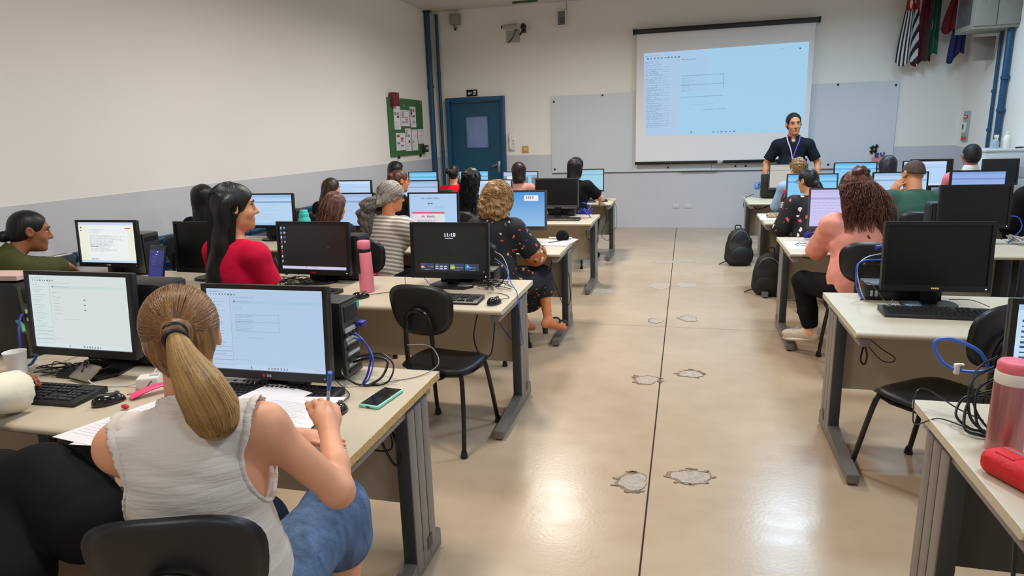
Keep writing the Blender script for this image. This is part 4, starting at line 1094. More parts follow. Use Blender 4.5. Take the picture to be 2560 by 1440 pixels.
    if shoes != 'none':
        shm = shoes or m_shoe
        for sd in (-1, 1):
            sho = [C_(p[1], p[2], p[3] + .004, p[4] + .006, k=.02) for p in lg[sd][2][1:]]
            sdf_object('shoe', sho, max(h, .008), shm, t, 0.004)
    ctx = dict(t=t, org=org, Rz=Rz, toL=toL, yaw=yaw, HP=HP, Rh=Rh, hs=hs, s=s, nb=nb, Uc=Uc, Fc=Fc, Xc=Xc, SH=SH, arms=arms, lg=lg, P0=P0, chest=chest, hc=hc, h=h)
    ctx['label'] = label; ctx['stand'] = stand; PEOPLE.append(ctx)
    hair['fn'](ctx, hair)
    if extras: extras(ctx)
    return ctx

# ---- hair styles (coordinates in head units: x right, y forward, z up)
def hcap(ctx, hr, grow=.012, low=-.02, front=.048, extra=(), name='hair', wob=None, hline=.062):
    HP, Rh, hs = ctx['HP'], ctx['Rh'], ctx['hs']
    P = [E_(HP(0, -.014, .038), V3(.0745 + grow, .096 + grow, .084 + grow) * hs, Rh, k=.01), E_(HP(0, -.052, -.012), V3(.066 + grow * .5, .058 + grow * .6, .075) * hs, Rh, k=.03)]
    P += [C_(HP(*a), HP(*b), ra * hs, rb * hs, k=k) for (a, b, ra, rb, k) in [e for e in extra if len(e) == 5]]
    P += [E_(HP(*c), V3(*r) * hs, Rh, k=k) for (c, r, k) in [e for e in extra if len(e) == 3]]
    P.append(E_(HP(0, .112, -.022 + (hline - .062)), V3(.080, .085, .088) * hs, Rh, 's', .012))
    for sd in (-1, 1): P.append(E_(HP(sd * .094, .010, -.030), V3(.030, .040, .060) * hs, Rh, 's', .008)) if hr.get('ears', True) else None
    P = [p for p in P if p]
    cuts = [(HP(0, 0, hr['zcut']), -Rh[:, 2] + Rh[:, 1] * .25)] if 'zcut' in hr else ()
    return sdf_object(name, P, max(ctx['h'] * .85, .005), hr['mat'], ctx['t'], 0.0, cuts, wob)
def noise3(f, seed=0):
    r = np.random.default_rng(seed); K = r.normal(size=(7, 3)) * f; ph = r.random(7) * 6.28
    return lambda X, Y, Z: sum(np.sin(K[i, 0] * X + K[i, 1] * Y + K[i, 2] * Z + ph[i]) for i in range(7)) / 3.0
def scalp_strands(ctx, n, mode, hr, seed=0, **kw):
    HP, hs = ctx['HP'], ctx['hs']; r = np.random.default_rng(seed); out = []
    k = kw.get('k', 16)
    A = V3(.0875, .109, .097) * kw.get('g', 1.0); c0 = V3(0, -.014, .038)
    for i in range(n):
        if mode == 'pony':      # hairline -> tie -> tail
            tie = V3(*kw['tie']); phi = r.uniform(-PI, PI); th = r.uniform(.15, 1.0)
            e = V3(math.sin(phi) * .9, max(-.5, math.cos(phi)) * .75, r.uniform(-.35, .95)); e = unit(e)
            p = []; t0 = unit((tie - c0) / A)
            for j in range(k):
                u = j / (k - 1); d = unit(e * (1 - u) + t0 * u); p.append(c0 + A * d * (1.0 + .012 * r.random() + .03 * u ** 6))
            out.append([HP(*q) for q in p])
        elif mode == 'fall':
            phi = r.uniform(kw.get('p0', .9), 2 * PI - kw.get('p0', .9)) + PI / 2; L = kw['len'] * r.uniform(kw.get('lmin', .85), 1.04); p = []; bw = kw.get('bw'); ph0 = r.random() * 6.28
            for j in range(k):
                u = j / (k - 1)
                if u < .4:
                    th = .08 + u / .4 * 1.45; q = c0 + A * V3(math.cos(phi) * math.sin(th), math.sin(phi) * math.sin(th), math.cos(th)) * (1 + .02 * r.random())
                    base = q
                else:
                    v = (u - .4) / .6
                    if bw: vv = v * (2 - v) * .9 + .1 * v; q = V3(base[0] * (1 - vv) + (kw.get('dx', 0) + bw[0] * math.cos(phi)) * vv, base[1] * (1 - vv) + (-.06 + kw.get('dy', 0) + bw[1] * math.sin(phi)) * vv, base[2] - L * v)
                    else: q = base + V3(kw.get('dx', 0) * v + (-base[0] * kw.get('conv', .15)) * v, kw.get('dy', -.02) * v - base[1] * kw.get('convy', .1) * v, -L * v)
                    q = q + V3(math.sin(v * kw.get('wave', 0) + ph0) * kw.get('wamp', 0), math.cos(v * kw.get('wave', 0) + ph0) * kw.get('wamp', 0), 0)
                p.append(q)
            out.append([HP(*q) for q in p])
    return out
def hair_short(ctx, hr): hcap(ctx, hr, hr.get('grow', .008), wob=hr.get('wob'), extra=hr.get('extra', ()), hline=hr.get('hline', .062))
def hair_bun(ctx, hr):
    b = hr.get('bun', (0, -.135, .02)); r = hr.get('bunr', .036)
    hcap(ctx, hr, .007, extra=[((b), (r, r * .9, r), .02), ((0, -.09, .0), b, .04, .02, .02)], wob=(noise3(120, 3), .0012))
    if 'band' in hr: HP = ctx['HP']; MB().tube([HP(b[0] + r * .75 * math.cos(a), b[1] + .028, b[2] + r * .75 * math.sin(a)) for a in np.linspace(0, 2 * PI, 9)[:-1]], .006, seg=6, n=2, closed=True).build('hair_band', hr['band'], ctx['t'])
def hair_long(ctx, hr):
    L = hr.get('len', .3); w = hr.get('w', .085); dy = hr.get('dy', -.03); ex = []
    for f, x in ((-1, -.6), (0, 0), (1, .6)):
        ex.append(((x * w * .8, -.045, .045), (x * w * hr.get('end', .8) + hr.get('dx', 0), -.075 + dy, -L), .040, hr.get('tip', .035), .05))
    if hr.get('sides', True):
        for sd in (-1, 1): ex.append(((sd * .072, hr.get('sy', -.015), .03), (sd * .074 + hr.get('dx', 0), hr.get('sy', -.015) - .015 + dy * .5, -L * hr.get('sidel', .8)), .030, .024, .03))
    ex += list(hr.get('extra', ()))
    hr.setdefault('ears', False)
    hcap(ctx, hr, .013, extra=ex, wob=hr.get('wob', (noise3(70, 1), .003)), hline=hr.get('hline', .062))
    if hr.get('strands'):
        P = scalp_strands(ctx, hr['strands'], 'fall', hr, len=L * 1.02, dy=dy, dx=hr.get('dx', 0), p0=hr.get('p0', .75), conv=hr.get('conv', .1), wave=hr.get('wave', 0), wamp=hr.get('wamp', 0), k=hr.get('k', 16), g=hr.get('g', 1.04), bw=hr.get('bw'), lmin=hr.get('lmin', .85))
        strands_object('hair_strands', P, hr.get('sr', .0016), hr.get('smat', hr['mat']), ctx['t'])
# ------------------------------------------------------------------ the people
HB = hair_mat('hair_black', (15, 14, 15), (34, 32, 34)); HBR = hair_mat('hair_dark_brown', (34, 22, 18), (70, 44, 36)); HCH = hair_mat('hair_chestnut', (58, 32, 24), (104, 62, 48))
HGR = hair_mat('hair_grey', (112, 104, 98), (196, 186, 172)); HBL = hair_mat('hair_blonde', (108, 76, 46), (206, 164, 112), sc=(60, 60, 26)); HCB = hair_mat('hair_curly_black', (12, 11, 12), (40, 38, 38), sc=(50, 50, 40))
HPO = hair_mat('hair_golden_brown', (92, 60, 34), (164, 118, 70), sc=(120, 120, 8)); HSC = hair_mat('hair_short_brown', (74, 52, 32), (176, 138, 88), sc=(80, 80, 60)); HM = hair_mat('hair_male_black', (16, 15, 15), (36, 34, 34), sc=(120, 120, 60), rough=.6)
HFD = mat('hair_buzz', (70, 52, 42), .8, noise=(200, .3))
def stripes(name, a, b, per, axis='Z', duty=.5, tiltx=0.0):
    m = bpy.data.materials.new(name); m.use_nodes = True; nt, bs = nodes_of(m)
    tc = nt.nodes.new('ShaderNodeTexCoord'); mp = nt.nodes.new('ShaderNodeMapping'); nt.links.new(tc.outputs['Object'], mp.inputs['Vector'])
    mp.inputs['Rotation'].default_value = (math.radians(18), tiltx, 0)
    sx = nt.nodes.new('ShaderNodeSeparateXYZ'); nt.links.new(mp.outputs['Vector'], sx.inputs['Vector'])
    d = nt.nodes.new('ShaderNodeMath'); d.operation = 'DIVIDE'; d.inputs[1].default_value = per; nt.links.new(sx.outputs[axis], d.inputs[0])
    f = nt.nodes.new('ShaderNodeMath'); f.operation = 'FRACT'; nt.links.new(d.outputs[0], f.inputs[0])
    g = nt.nodes.new('ShaderNodeMath'); g.operation = 'GREATER_THAN'; g.inputs[1].default_value = duty; nt.links.new(f.outputs[0], g.inputs[0])
    mx = nt.nodes.new('ShaderNodeMixRGB'); mx.inputs['Color1'].default_value = (*lin(a), 1); mx.inputs['Color2'].default_value = (*lin(b), 1)
    nt.links.new(g.outputs[0], mx.inputs['Fac']); nt.links.new(mx.outputs['Color'], bs.inputs['Base Color']); bs.inputs['Roughness'].default_value = .85
    return m
def floral(name, base, cols, scale, size, seed=0.0):
    """sparse printed motifs on a dark ground"""
    m = bpy.data.materials.new(name); m.use_nodes = True; nt, bs = nodes_of(m)
    tc = nt.nodes.new('ShaderNodeTexCoord'); mp = nt.nodes.new('ShaderNodeMapping'); mp.inputs['Location'].default_value = (seed, seed, seed); nt.links.new(tc.outputs['Object'], mp.inputs['Vector'])
    nz = nt.nodes.new('ShaderNodeTexNoise'); nz.inputs['Scale'].default_value = 45; nt.links.new(mp.outputs['Vector'], nz.inputs['Vector'])
    ad = nt.nodes.new('ShaderNodeMixRGB'); ad.blend_type = 'ADD'; ad.inputs['Fac'].default_value = .035; nt.links.new(mp.outputs['Vector'], ad.inputs['Color1']); nt.links.new(nz.outputs['Color'], ad.inputs['Color2'])
    vo = nt.nodes.new('ShaderNodeTexVoronoi'); vo.inputs['Scale'].default_value = scale; nt.links.new(ad.outputs['Color'], vo.inputs['Vector'])
    lt = nt.nodes.new('ShaderNodeMath'); lt.operation = 'LESS_THAN'; lt.inputs[1].default_value = size; nt.links.new(vo.outputs['Distance'], lt.inputs[0])
    sp = nt.nodes.new('ShaderNodeSeparateXYZ'); nt.links.new(vo.outputs['Color'], sp.inputs['Vector'])
    gt = nt.nodes.new('ShaderNodeMath'); gt.operation = 'GREATER_THAN'; gt.inputs[1].default_value = .15; nt.links.new(sp.outputs['X'], gt.inputs[0])
    ml = nt.nodes.new('ShaderNodeMath'); ml.operation = 'MULTIPLY'; nt.links.new(lt.outputs[0], ml.inputs[0]); nt.links.new(gt.outputs[0], ml.inputs[1])
    cr = nt.nodes.new('ShaderNodeValToRGB'); cr.color_ramp.interpolation = 'CONSTANT'
    while len(cr.color_ramp.elements) < len(cols): cr.color_ramp.elements.new(.5)
    for i, cc in enumerate(cols): cr.color_ramp.elements[i].position = i / len(cols); cr.color_ramp.elements[i].color = (*lin(cc), 1)
    nt.links.new(sp.outputs['Y'], cr.inputs['Fac'])
    mx = nt.nodes.new('ShaderNodeMixRGB'); mx.inputs['Color1'].default_value = (*lin(base), 1)
    nt.links.new(ml.outputs[0], mx.inputs['Fac']); nt.links.new(cr.outputs['Color'], mx.inputs['Color2']); nt.links.new(mx.outputs['Color'], bs.inputs['Base Color']); bs.inputs['Roughness'].default_value = .8
    return m
m_blackcloth = cloth('black_cloth', (19, 19, 21)); m_jean = mat('denim', (88, 110, 142), .85, noise=((40, 40, 12), .3), bump=(140, .3), spec=.15); m_navy = cloth('navy_polo', (24, 27, 38))
m_blouse = cloth('white_blouse', (216, 208, 200), .8, wr=((14, 14, 95), .32), n=(5, .03))
m_dpants = cloth('dark_trousers', (28, 28, 32))
def glasses(col=(30, 20, 16), dark=False, name='glasses'):
    def fn(ctx):
        HP = ctx['HP']; m = mat('glasses_%d_%d' % (col[0], dark), col, .3); root = None
        for sd in (-1, 1):
            pts = [HP(sd * .033 + .024 * math.cos(a), .1055 - .004 * abs(math.cos(a)), .010 + .018 * math.sin(a)) for a in np.linspace(0, 2 * PI, 13)[:-1]]
            M = MB(); M.tube(pts, .0018, seg=6, n=2, closed=True)
            M.tube([HP(sd * .057, .100, .014), HP(sd * .079, .06, .016), HP(sd * .084, -.005, .016), HP(sd * .082, -.02, .004)], .0018, seg=6, n=4)
            g = M.build('glasses_frame' if not dark else 'sunglasses_frame', m, ctx['t'])
            if dark: MB().prism([(q[0], q[1]) for q in superell(.0235, .0175, 2.4, 16)], .002, Matrix([[*ctx['Rh'][0], 0], [*ctx['Rh'][1], 0], [*ctx['Rh'][2], 0], [0, 0, 0, 1]]).to_4x4() if False else Matrix.Translation(Vector(HP(sd * .033, .105, .010))) @ Matrix(ctx['Rh'].tolist()).to_4x4() @ Matrix.Rotation(PI / 2, 4, 'X')).build('lens', mat('dark_lens', (16, 14, 14), .1), g)
        MB().tube([HP(-.012, .106, .014), HP(0, .109, .017), HP(.012, .106, .014)], .0018, seg=6, n=3).build('nose_bridge', m, ctx['t'])
    return fn
def seat_for(ctx, label, dy=-.02, rz=None):
    o = ctx['org']; f = ctx['Rz'] @ V3(0, dy, 0)
    return chair(o[0] + f[0], o[1] + f[1], ctx['yaw'] if rz is None else rz, label)

# 1 woman with the ponytail, nearest
def pony(ctx, hr):
    HP, hs = ctx['HP'], ctx['hs']; tie = (.0, -.128, .035)
    hcap(ctx, hr, .011, extra=[(tie, (.030, .026, .026), .02)], wob=(noise3(110, 5), .0012), hline=.07)
    tail = [HP(.0, -.135, .03), HP(.012, -.168, -.02), HP(.034, -.180, -.085), HP(.052, -.172, -.150), HP(.060, -.160, -.215)]
    cu = np.array([tuple(q) for q in catmull([Vector(q) for q in tail], 5)]); nn = len(cu)
    rad = np.interp(np.linspace(0, 4, nn), [0, .5, 1, 2, 3, 3.6, 4], [.016, .022, .030, .048, .054, .042, .022]) * hs
    T_ = np.gradient(cu, axis=0); T_ /= np.linalg.norm(T_, axis=1, keepdims=True); A_ = np.cross(T_, ctx['Rh'][:, 1]); A_ /= np.linalg.norm(A_, axis=1, keepdims=True); B_ = np.cross(T_, A_)
    sdf_object('ponytail', [C_(cu[i], cu[i + 1], rad[i], rad[i + 1] * .94, k=.003) for i in range(nn - 4)], .005, hr['tailmat'], ctx['t'], 0, (), None)
    S = scalp_strands(ctx, 1100, 'pony', hr, seed=3, tie=tie, k=14, g=1.012)
    strands_object('hair_strands', S, .0008, hr['smat'], ctx['t'])
    r = np.random.default_rng(5); S = []
    for i in range(1500):
        a = r.random() * 6.28; q = math.sqrt(r.random()); p = []
        for f in np.linspace(0, nn - 1.01 - 3.0 * r.random() ** 2, 18):
            k = int(f); u = f - k; c = cu[k] * (1 - u) + cu[k + 1] * u; rd = (rad[k] * (1 - u) + rad[k + 1] * u) * (1.01 + .06 * q) + .001
            p.append(c + A_[k] * (math.cos(a) * rd) + B_[k] * (math.sin(a) * rd))
        S.append(p)
    strands_object('hair_strands', S, .0010, HTS, ctx['t'])
    for dz in (0.004, -.010): MB().tube([HP(.024 * math.cos(a), -.140 - .004 * math.sin(a) + dz * .9, .030 + .022 * math.sin(a) + dz) for a in np.linspace(0, 2 * PI, 11)[:-1]], .0045, seg=7, n=2, closed=True).build('hair_band', MATS['black_plastic'], ctx['t'])
HST = strand_mat('hair_strand_brown', (98, 66, 38), (168, 122, 76))
HTS = strand_mat('hair_strand_gold', (136, 100, 58), (206, 166, 108)); HBS = strand_mat('hair_strand_black', (10, 10, 11), (36, 34, 36)); HCS = strand_mat('hair_strand_chestnut', (60, 34, 26), (132, 82, 62)); HGS = strand_mat('hair_strand_grey', (110, 102, 96), (206, 196, 184)); HGS2 = strand_mat('hair_strand_greydark', (70, 62, 58), (150, 140, 132)); HLS = strand_mat('hair_strand_blonde', (112, 78, 48), (222, 180, 126))
HTAIL = hair_mat('hair_tail_gold', (132, 96, 54), (150, 112, 66), sc=(20, 20, 3), bump=.0)
white = person('person in white sleeveless blouse and jeans writing with a blue pen', (-1.105, 1.20), 22, 'light', dict(mat=HPO, tailmat=HTAIL, fn=pony, smat=HST),
    dict(mat=m_blouse, sleeve=0, inf=.014, hem=-.075, neck=.050, collar=True, loose=True, wob=(lambda X, Y, Z: np.sin(Z * 150 + 3 * np.sin(X * 17)) * .5 + np.sin(Z * 83 + X * 30), .0011)), dict(mat=m_jean, inf=.024, len=.64),
    s=.97, lean=5, side=-3, bend=5, head=(15, 7, -2), neckf=.25, h=.0055, fat=1.06, longarm=1.08, hip_z=.56,
    hands=dict(R=dict(w=1, at=(-.905, 1.445, .868), pole=(.7, -.3, -.75), dir=(-.42, .72, .50), nrm=(.62, -.30, .70), curl=58, spread=.15, thumb=12, len=.94), L=dict(w=1, at=(-1.09, 1.545, .782), pole=(-1, -.2, -.3), dir=(1, .22, -.06), nrm=(0, -.1, 1), curl=8, spread=.35)),
    legs=dict(w=1, L=((-1.22, 1.50, .50), (-1.2, 1.62, .09), (-1.18, 1.78, .04)), R=((-.945, 1.50, .585), (-.90, 1.44, .16), (-.88, 1.60, .08))))
# 2 neighbour at the left edge
m_cream = cloth('cream_knit', (230, 222, 202), .85, wr=(25, .3))
left = person('person in cream sleeves and black trousers cut off by the left edge', (-2.40, 1.26), -14, 'brown', dict(mat=HB, fn=hair_short), dict(mat=m_cream, sleeve=1.95, inf=.016, puff=.026, neck=.07), dict(mat=m_blackcloth, inf=.035, len=.86, waist=.16),
    s=1.0, lean=12, h=.008, fat=1.12, hands=dict(R=dict(w=1, at=(-2.22, 1.64, .805), pole=(1, -.7, -.3), dir=(-.6, .5, 0)), L=dict(w=1, at=(-2.42, 1.72, .80), pole=(-1, -.3, -.3), dir=(.6, .3, 0))),
    legs=dict(w=1, L=((-2.05, 1.38, .60), (-1.70, 1.12, .40), (-1.62, 1.2, .35)), R=((-1.88, 1.40, .63), (-1.575, 1.32, .52), (-1.52, 1.38, .44))))
# 3 woman in olive
def olive_hair(ctx, hr):
    hcap(ctx, hr, .006, extra=[((0, -.128, -.045), (.032, .034, .034), .015), ((0, -.09, -.03), (0, -.12, -.04), .03, .018, .015)], hline=.085)
olive = person('person in olive shirt leaning towards a white document screen', (-3.80, 3.06), -22, 'brown', dict(mat=HB, fn=olive_hair), dict(mat=cloth('olive_shirt', (74, 76, 44)), sleeve=1.75, inf=.016, collar=True, puff=.008, neck=.062), dict(mat=m_dpants),
    s=1.03, lean=22, bend=12, head=(-14, 12, 0), neckf=.5, h=.0065, longarm=1.08, hip_z=.58, hands=dict(R=dict(w=1, at=(-3.97, 3.42, .872), pole=(.3, -.6, -.6), dir=(-.05, .7, -.65), curl=24), L=dict(w=1, at=(-4.06, 3.45, .80), dir=(-.1, 1, -.2))))
# 4 woman in red
red = person('person in red T-shirt sitting upright and looking sideways', (-2.305, 3.0), -16, 'tan', dict(mat=HB, fn=hair_long, len=.41, w=.075, dy=-.05, tip=.045, end=1.0, strands=520, sidel=.95, sr=.0016, smat=HBS, sy=-.050, ears=True, p0=1.30),
    dict(mat=cloth('red_cotton', (196, 18, 60)), sleeve=.62, inf=.012, neck=.066, scoop=.01), dict(mat=m_dpants), s=1.04, lean=4, head=(-36, 2, 0), h=.0065, hip_z=.60, fat=1.0, hands=dict(R=dict(w=1, at=(-2.17, 3.22, .69), pole=(.5, -.6, -.7), dir=(-.2, 1, -.2)), L=dict(w=1, at=(-2.36, 3.22, .69), dir=(.1, 1, -.1))))
# 5-15 the rest of the left block
person('person in black mostly hidden behind the person in red T-shirt', (-3.93, 4.74), 0, 'tan', dict(mat=HB, fn=hair_long, len=.36), dict(mat=m_blackcloth), dict(mat=m_dpants), s=.95, lean=6, h=.012)
person('person in dark top sitting below the grey wall in the fourth left row', (-3.69, 6.42), -8, 'light', dict(mat=HBR, fn=hair_long, len=.2), dict(mat=m_blackcloth, sleeve=1.8), dict(mat=m_dpants), s=.90, lean=18, head=(-25, 10, 0), h=.013)
bl3 = person('person in charcoal jacket leaning towards the tall blue-lit monitor', (-2.72, 4.76), -4, 'tan', dict(mat=HCH, fn=hair_long, len=.30, w=.075, dy=-.055, strands=360, sr=.0018, wave=3, wamp=.004, smat=HCS, bw=(.115, .06)), dict(mat=cloth('charcoal_jacket', (38, 37, 38)), sleeve=1.8, inf=.022, puff=.012), dict(mat=m_dpants), s=.92, lean=20, bend=8, head=(-6, 14, 0), h=.009)
def grey_hair(ctx, hr):
    HP, hs = ctx['HP'], ctx['hs']
    hcap(ctx, hr, .015, extra=[((0, -.118, -.05), (.045, .04, .045), .03)], wob=(noise3(60, 2), .004), hline=.075)
    t = [HP(0, -.13, -.04), HP(-.035, -.19, -.09), HP(-.06, -.20, -.17), HP(-.05, -.185, -.25), HP(-.02, -.16, -.31)]
    sdf_object('ponytail', [C_(t[i], t[i + 1], a * hs, b * hs, k=.03) for i, (a, b) in enumerate(((.04, .055), (.055, .06), (.06, .05), (.05, .025)))], .008, HGT, ctx['t'], 0, (), (noise3(55, 4), .008))
    S = scalp_strands(ctx, 420, 'pony', hr, seed=8, tie=(0, -.12, -.04), k=14, g=1.06); strands_object('hair_strands', S, .0017, HGS, ctx['t'])
    r = np.random.default_rng(5); S = []
    for i in range(300):
        a = r.random() * 6.28; p = []
        for f in np.linspace(0, 4 - .5 * r.random(), 16):
            k = min(int(f), 3); u = f - k; c = t[k] * (1 - u) + t[k + 1] * u; rad = np.interp(f, [0, 1, 2, 3, 4], [.038, .056, .064, .056, .04]) * hs * (1 + .15 * math.sin(3 * f + i))
            p.append(c + ctx['Rh'] @ V3(math.cos(a + .3 * math.sin(2 * f)) * rad, math.sin(a) * rad * .8, 0))
        S.append(p)
    strands_object('hair_strands', S, .0016, HGS2, ctx['t'])
HGT = hair_mat('hair_grey_dark', (66, 58, 56), (140, 130, 122))
grey = person('person in grey and white striped shirt wearing dark sunglasses', (-2.215, 4.74), -14, 'warm', dict(mat=HGR, fn=grey_hair), dict(mat=stripes('striped_cotton', (222, 214, 202), (150, 140, 128), .030, 'Z', .48), sleeve=.75, inf=.018, puff=.018, neck=.062, collar=False), dict(mat=m_dpants),
    s=.97, lean=8, bend=4, head=(-30, 8, 0), h=.0075, extras=glasses((40, 26, 18), True), hands=dict(R=dict(w=1, at=(-2.0, 5.02, .78), pole=(.6, -.6, -.7), dir=(-.2, 1, 0))))
person('person in black wearing thin orange glasses', (-2.89, 6.42), -10, 'warm', dict(mat=HCH, fn=hair_bun, bun=(0, -.12, .05)), dict(mat=m_blackcloth), dict(mat=m_dpants), s=.97, lean=8, head=(-34, 8, 0), h=.011, extras=glasses((190, 110, 60)))
person('person in black sitting under the green notice board', (-3.69, 8.12), -8, 'tan', dict(mat=HB, fn=hair_long, len=.16), dict(mat=m_blackcloth), dict(mat=m_dpants), s=1.0, lean=6, head=(-32, 4, 0), h=.013)
person('person in bright red top with a gold hair band', (-2.895, 8.12), 0, 'tan', dict(mat=HB, fn=hair_bun, bun=(-.055, -.135, .03), bunr=.042, band=mat('gold_band', (196, 160, 100), .4)), dict(mat=cloth('bright_red', (226, 20, 48)), sleeve=.7), dict(mat=m_dpants), s=.93, lean=8, head=(4, 6, 0), h=.011)
m_print = floral('dark_print', (24, 22, 24), [(190, 170, 110), (210, 200, 160), (120, 100, 60)], 30, .30, 2.0)
person('person in dark patterned top right of the red-barred document monitor', (-2.095, 6.42), -6, 'tan', dict(mat=HCB, fn=hair_long, len=.40, w=.085, wob=(noise3(95, 7), .010), tip=.05, end=1.0, strands=260, wave=20, wamp=.012, k=26, sr=.0024, smat=HBS, bw=(.115, .07)), dict(mat=m_print, sleeve=.9), dict(mat=m_dpants), s=.96, lean=6, head=(-14, 4, 0), h=.010)
def curl_hair(ctx, hr):
    HP, hs = ctx['HP'], ctx['hs']
    hr['ears'] = False
    ex = [((-.065, -.03, -.02), (.075, .085, .09), .04), ((.065, -.03, -.02), (.075, .085, .09), .04), ((0, -.06, -.06), (.115, .085, .095), .04), ((0, -.01, .06), (.10, .105, .085), .04), ((-.06, -.04, -.11), (.07, .07, .075), .04), ((.06, -.04, -.11), (.07, .07, .075), .04)]
    hcap(ctx, hr, .03, extra=ex, wob=(noise3(100, 11), .011), hline=.07)
    r = np.random.default_rng(2); S = []
    for i in range(800):
        ph = r.uniform(PI * .72, PI * 2.28); th0 = r.uniform(.1, 1.2); th1 = th0 + r.uniform(.7, 1.3); p = []; f = r.uniform(9, 15); o = r.random() * 6.28; A = V3(.132, .115, .135) * r.uniform(.97, 1.09)
        for u in np.linspace(0, 1, 22):
            th = th0 + (th1 - th0) * u; q = V3(0, -.022, .0) + A * V3(math.cos(ph) * math.sin(th), math.sin(ph) * math.sin(th), math.cos(th) * 1.12)
            q = q + V3(math.cos(o + f * u * 2), math.sin(o + f * u * 2), math.cos(o + f * u * 2)) * .0075; p.append(HP(*q))
        S.append(p)
    strands_object('hair_strands', S, .0016, HLS, ctx['t'])
m_dress = floral('navy_print_dress', (26, 26, 34), [(214, 120, 92), (236, 206, 180), (200, 90, 70), (230, 150, 110)], 20, .22, .4)
m_cuffp = floral('printed_cuff', (176, 104, 62), [(40, 30, 30), (220, 150, 100), (230, 200, 170), (60, 40, 36)], 30, .42, 1.0)
def blonde_x(ctx):
    up, fo, hp, el, wrp = ctx['arms'][1]
    S = ctx['SH'][1]; sdf_object('sleeve_cuff', [C_(S + (el - S) * .72, el, .080, .080, k=.02), C_(el, el + (wrp - el) * .42, .080, .072, k=.03)], .008, m_cuffp, ctx['t'], 0, [(S + (el - S) * .70, S - el), (el + (wrp - el) * .5, wrp - el)])
    lgR = ctx['lg'][1]; kn, an, toe = lgR[3], lgR[4], lgR[5]
    for p in ((an + toe) / 2, toe): MB().tube([Vector(p + V3(.034 * math.cos(a), 0, .026 + .03 * math.sin(a))) for a in np.linspace(-.4, PI + .4, 7)], .008, seg=6, n=2).build('sandal_strap', m_shoe, ctx['t'])
    hl = an + unit(an - toe) * .035 - V3(0, 0, .05); MB().cyl(hl, hl - V3(0, 0, .055), .024, .020, 12).build('sandal_heel', m_shoe, ctx['t'])
blonde = person('person in navy printed dress with orange cuffs and heeled sandals', (-1.345, 4.72), -10, 'warm', dict(mat=HBL, fn=curl_hair), dict(mat=m_dress, sleeve=1.0, inf=.02, puff=.02, hem=-.10, neck=.06, loose=True), dict(mat=m_dress, inf=.02, len=.72, skirt=True), s=.93, lean=10, head=(-10, 10, 0), h=.008, fat=1.12, longarm=1.05,
    hands=dict(R=dict(w=1, at=(-1.09, 4.96, .74), pole=(.6, -.6, -.8), dir=(-.35, .7, -.3)), L=dict(w=1, at=(-1.45, 5.0, .78), dir=(.1, 1, 0))),
    legs=dict(w=1, L=((-1.35, 4.98, .50), (-1.22, 4.98, .12), (-1.2, 5.12, .06)), R=((-1.07, 4.92, .54), (-1.00, 4.82, .20), (-.90, 4.92, .13))), shoes='none', extras=blonde_x)
person('person in dusty pink blouse in the front left row', (-2.05, 8.22), 0, 'tan', dict(mat=hair_mat('hair_bob_brown', (22, 16, 15), (58, 40, 36)), fn=hair_long, len=.115, w=.07, dy=.0, tip=.04, end=1.0, sidel=1.0), dict(mat=cloth('dusty_pink', (188, 136, 126)), sleeve=.8), dict(mat=m_dpants), s=.94, lean=6, h=.011)
person('person in black T-shirt resting an arm on the front left desk', (-1.315, 8.20), -12, 'light', dict(mat=HB, fn=hair_long, len=.20, w=.075, dy=-.02, strands=240, sr=.0018, smat=HBS), dict(mat=m_blackcloth, sleeve=.72, puff=.012), dict(mat=m_dpants), s=.99, lean=6, head=(-26, 4, 0), h=.010, fat=1.2, hands=dict(R=dict(w=1, at=(-1.06, 8.5, .79), pole=(.9, -.5, -.6), dir=(-.1, 1, 0))))
# right block
def half_up(ctx, hr):
    hair_long(ctx, hr); HP = ctx['HP']
    sdf_object('hair_knot', [E_(HP(.005, -.07, .135), (.038, .036, .030), k=.02), E_(HP(.03, -.09, .11), (.03, .03, .03), k=.02), E_(HP(-.025, -.085, .115), (.03, .03, .028), k=.02)], .007, hr['mat'], ctx['t'], 0, (), (noise3(120, 6), .004))
m_salmon = cloth('salmon_knit', (236, 158, 140), .9, wr=(10, .9)); m_sneak = mat('beige_sneaker', (206, 188, 168), .75, noise=(30, .08))
def sneaker_x(ctx):
    for sd in (-1, 1):
        an, toe = ctx['lg'][sd][4], ctx['lg'][sd][5]; heel = ctx['lg'][sd][2][0][1]; d = unit(toe - heel); up = unit(np.cross(np.cross(d, V3(0, 0, 1)), d)); x = np.cross(d, up); R = np.stack([x, d, up], 1)
        c = (heel + toe) / 2 - up * .024; L = np.linalg.norm(toe - heel) / 2
        sdf_object('shoe_sole', [E_(c, (.040, L + .048, .014), R, k=.01), E_(c + d * L * .55, (.045, .075, .014), R, k=.02)], .007, mat('sole_cream', (226, 214, 196), .6), ctx['t'])
        sdf_object('shoe_upper', [E_(toe + up * .012 - d * .012, (.040, .062, .030), R, k=.02), E_(c + up * .034, (.037, L + .03, .030), R, k=.02), E_(heel + up * .02, (.034, .036, .046), R, k=.02)], .007, m_sneak, ctx['t'])
        for k in range(4): q = toe + up * (.040 + .007 * k) - d * (.025 + .02 * k); MB().tube([Vector(q - x * .026 - up * .006), Vector(q + up * .004), Vector(q + x * .026 - up * .006)], .0028, seg=5, n=3).build('shoe_lace', m_blouse, ctx['t'])
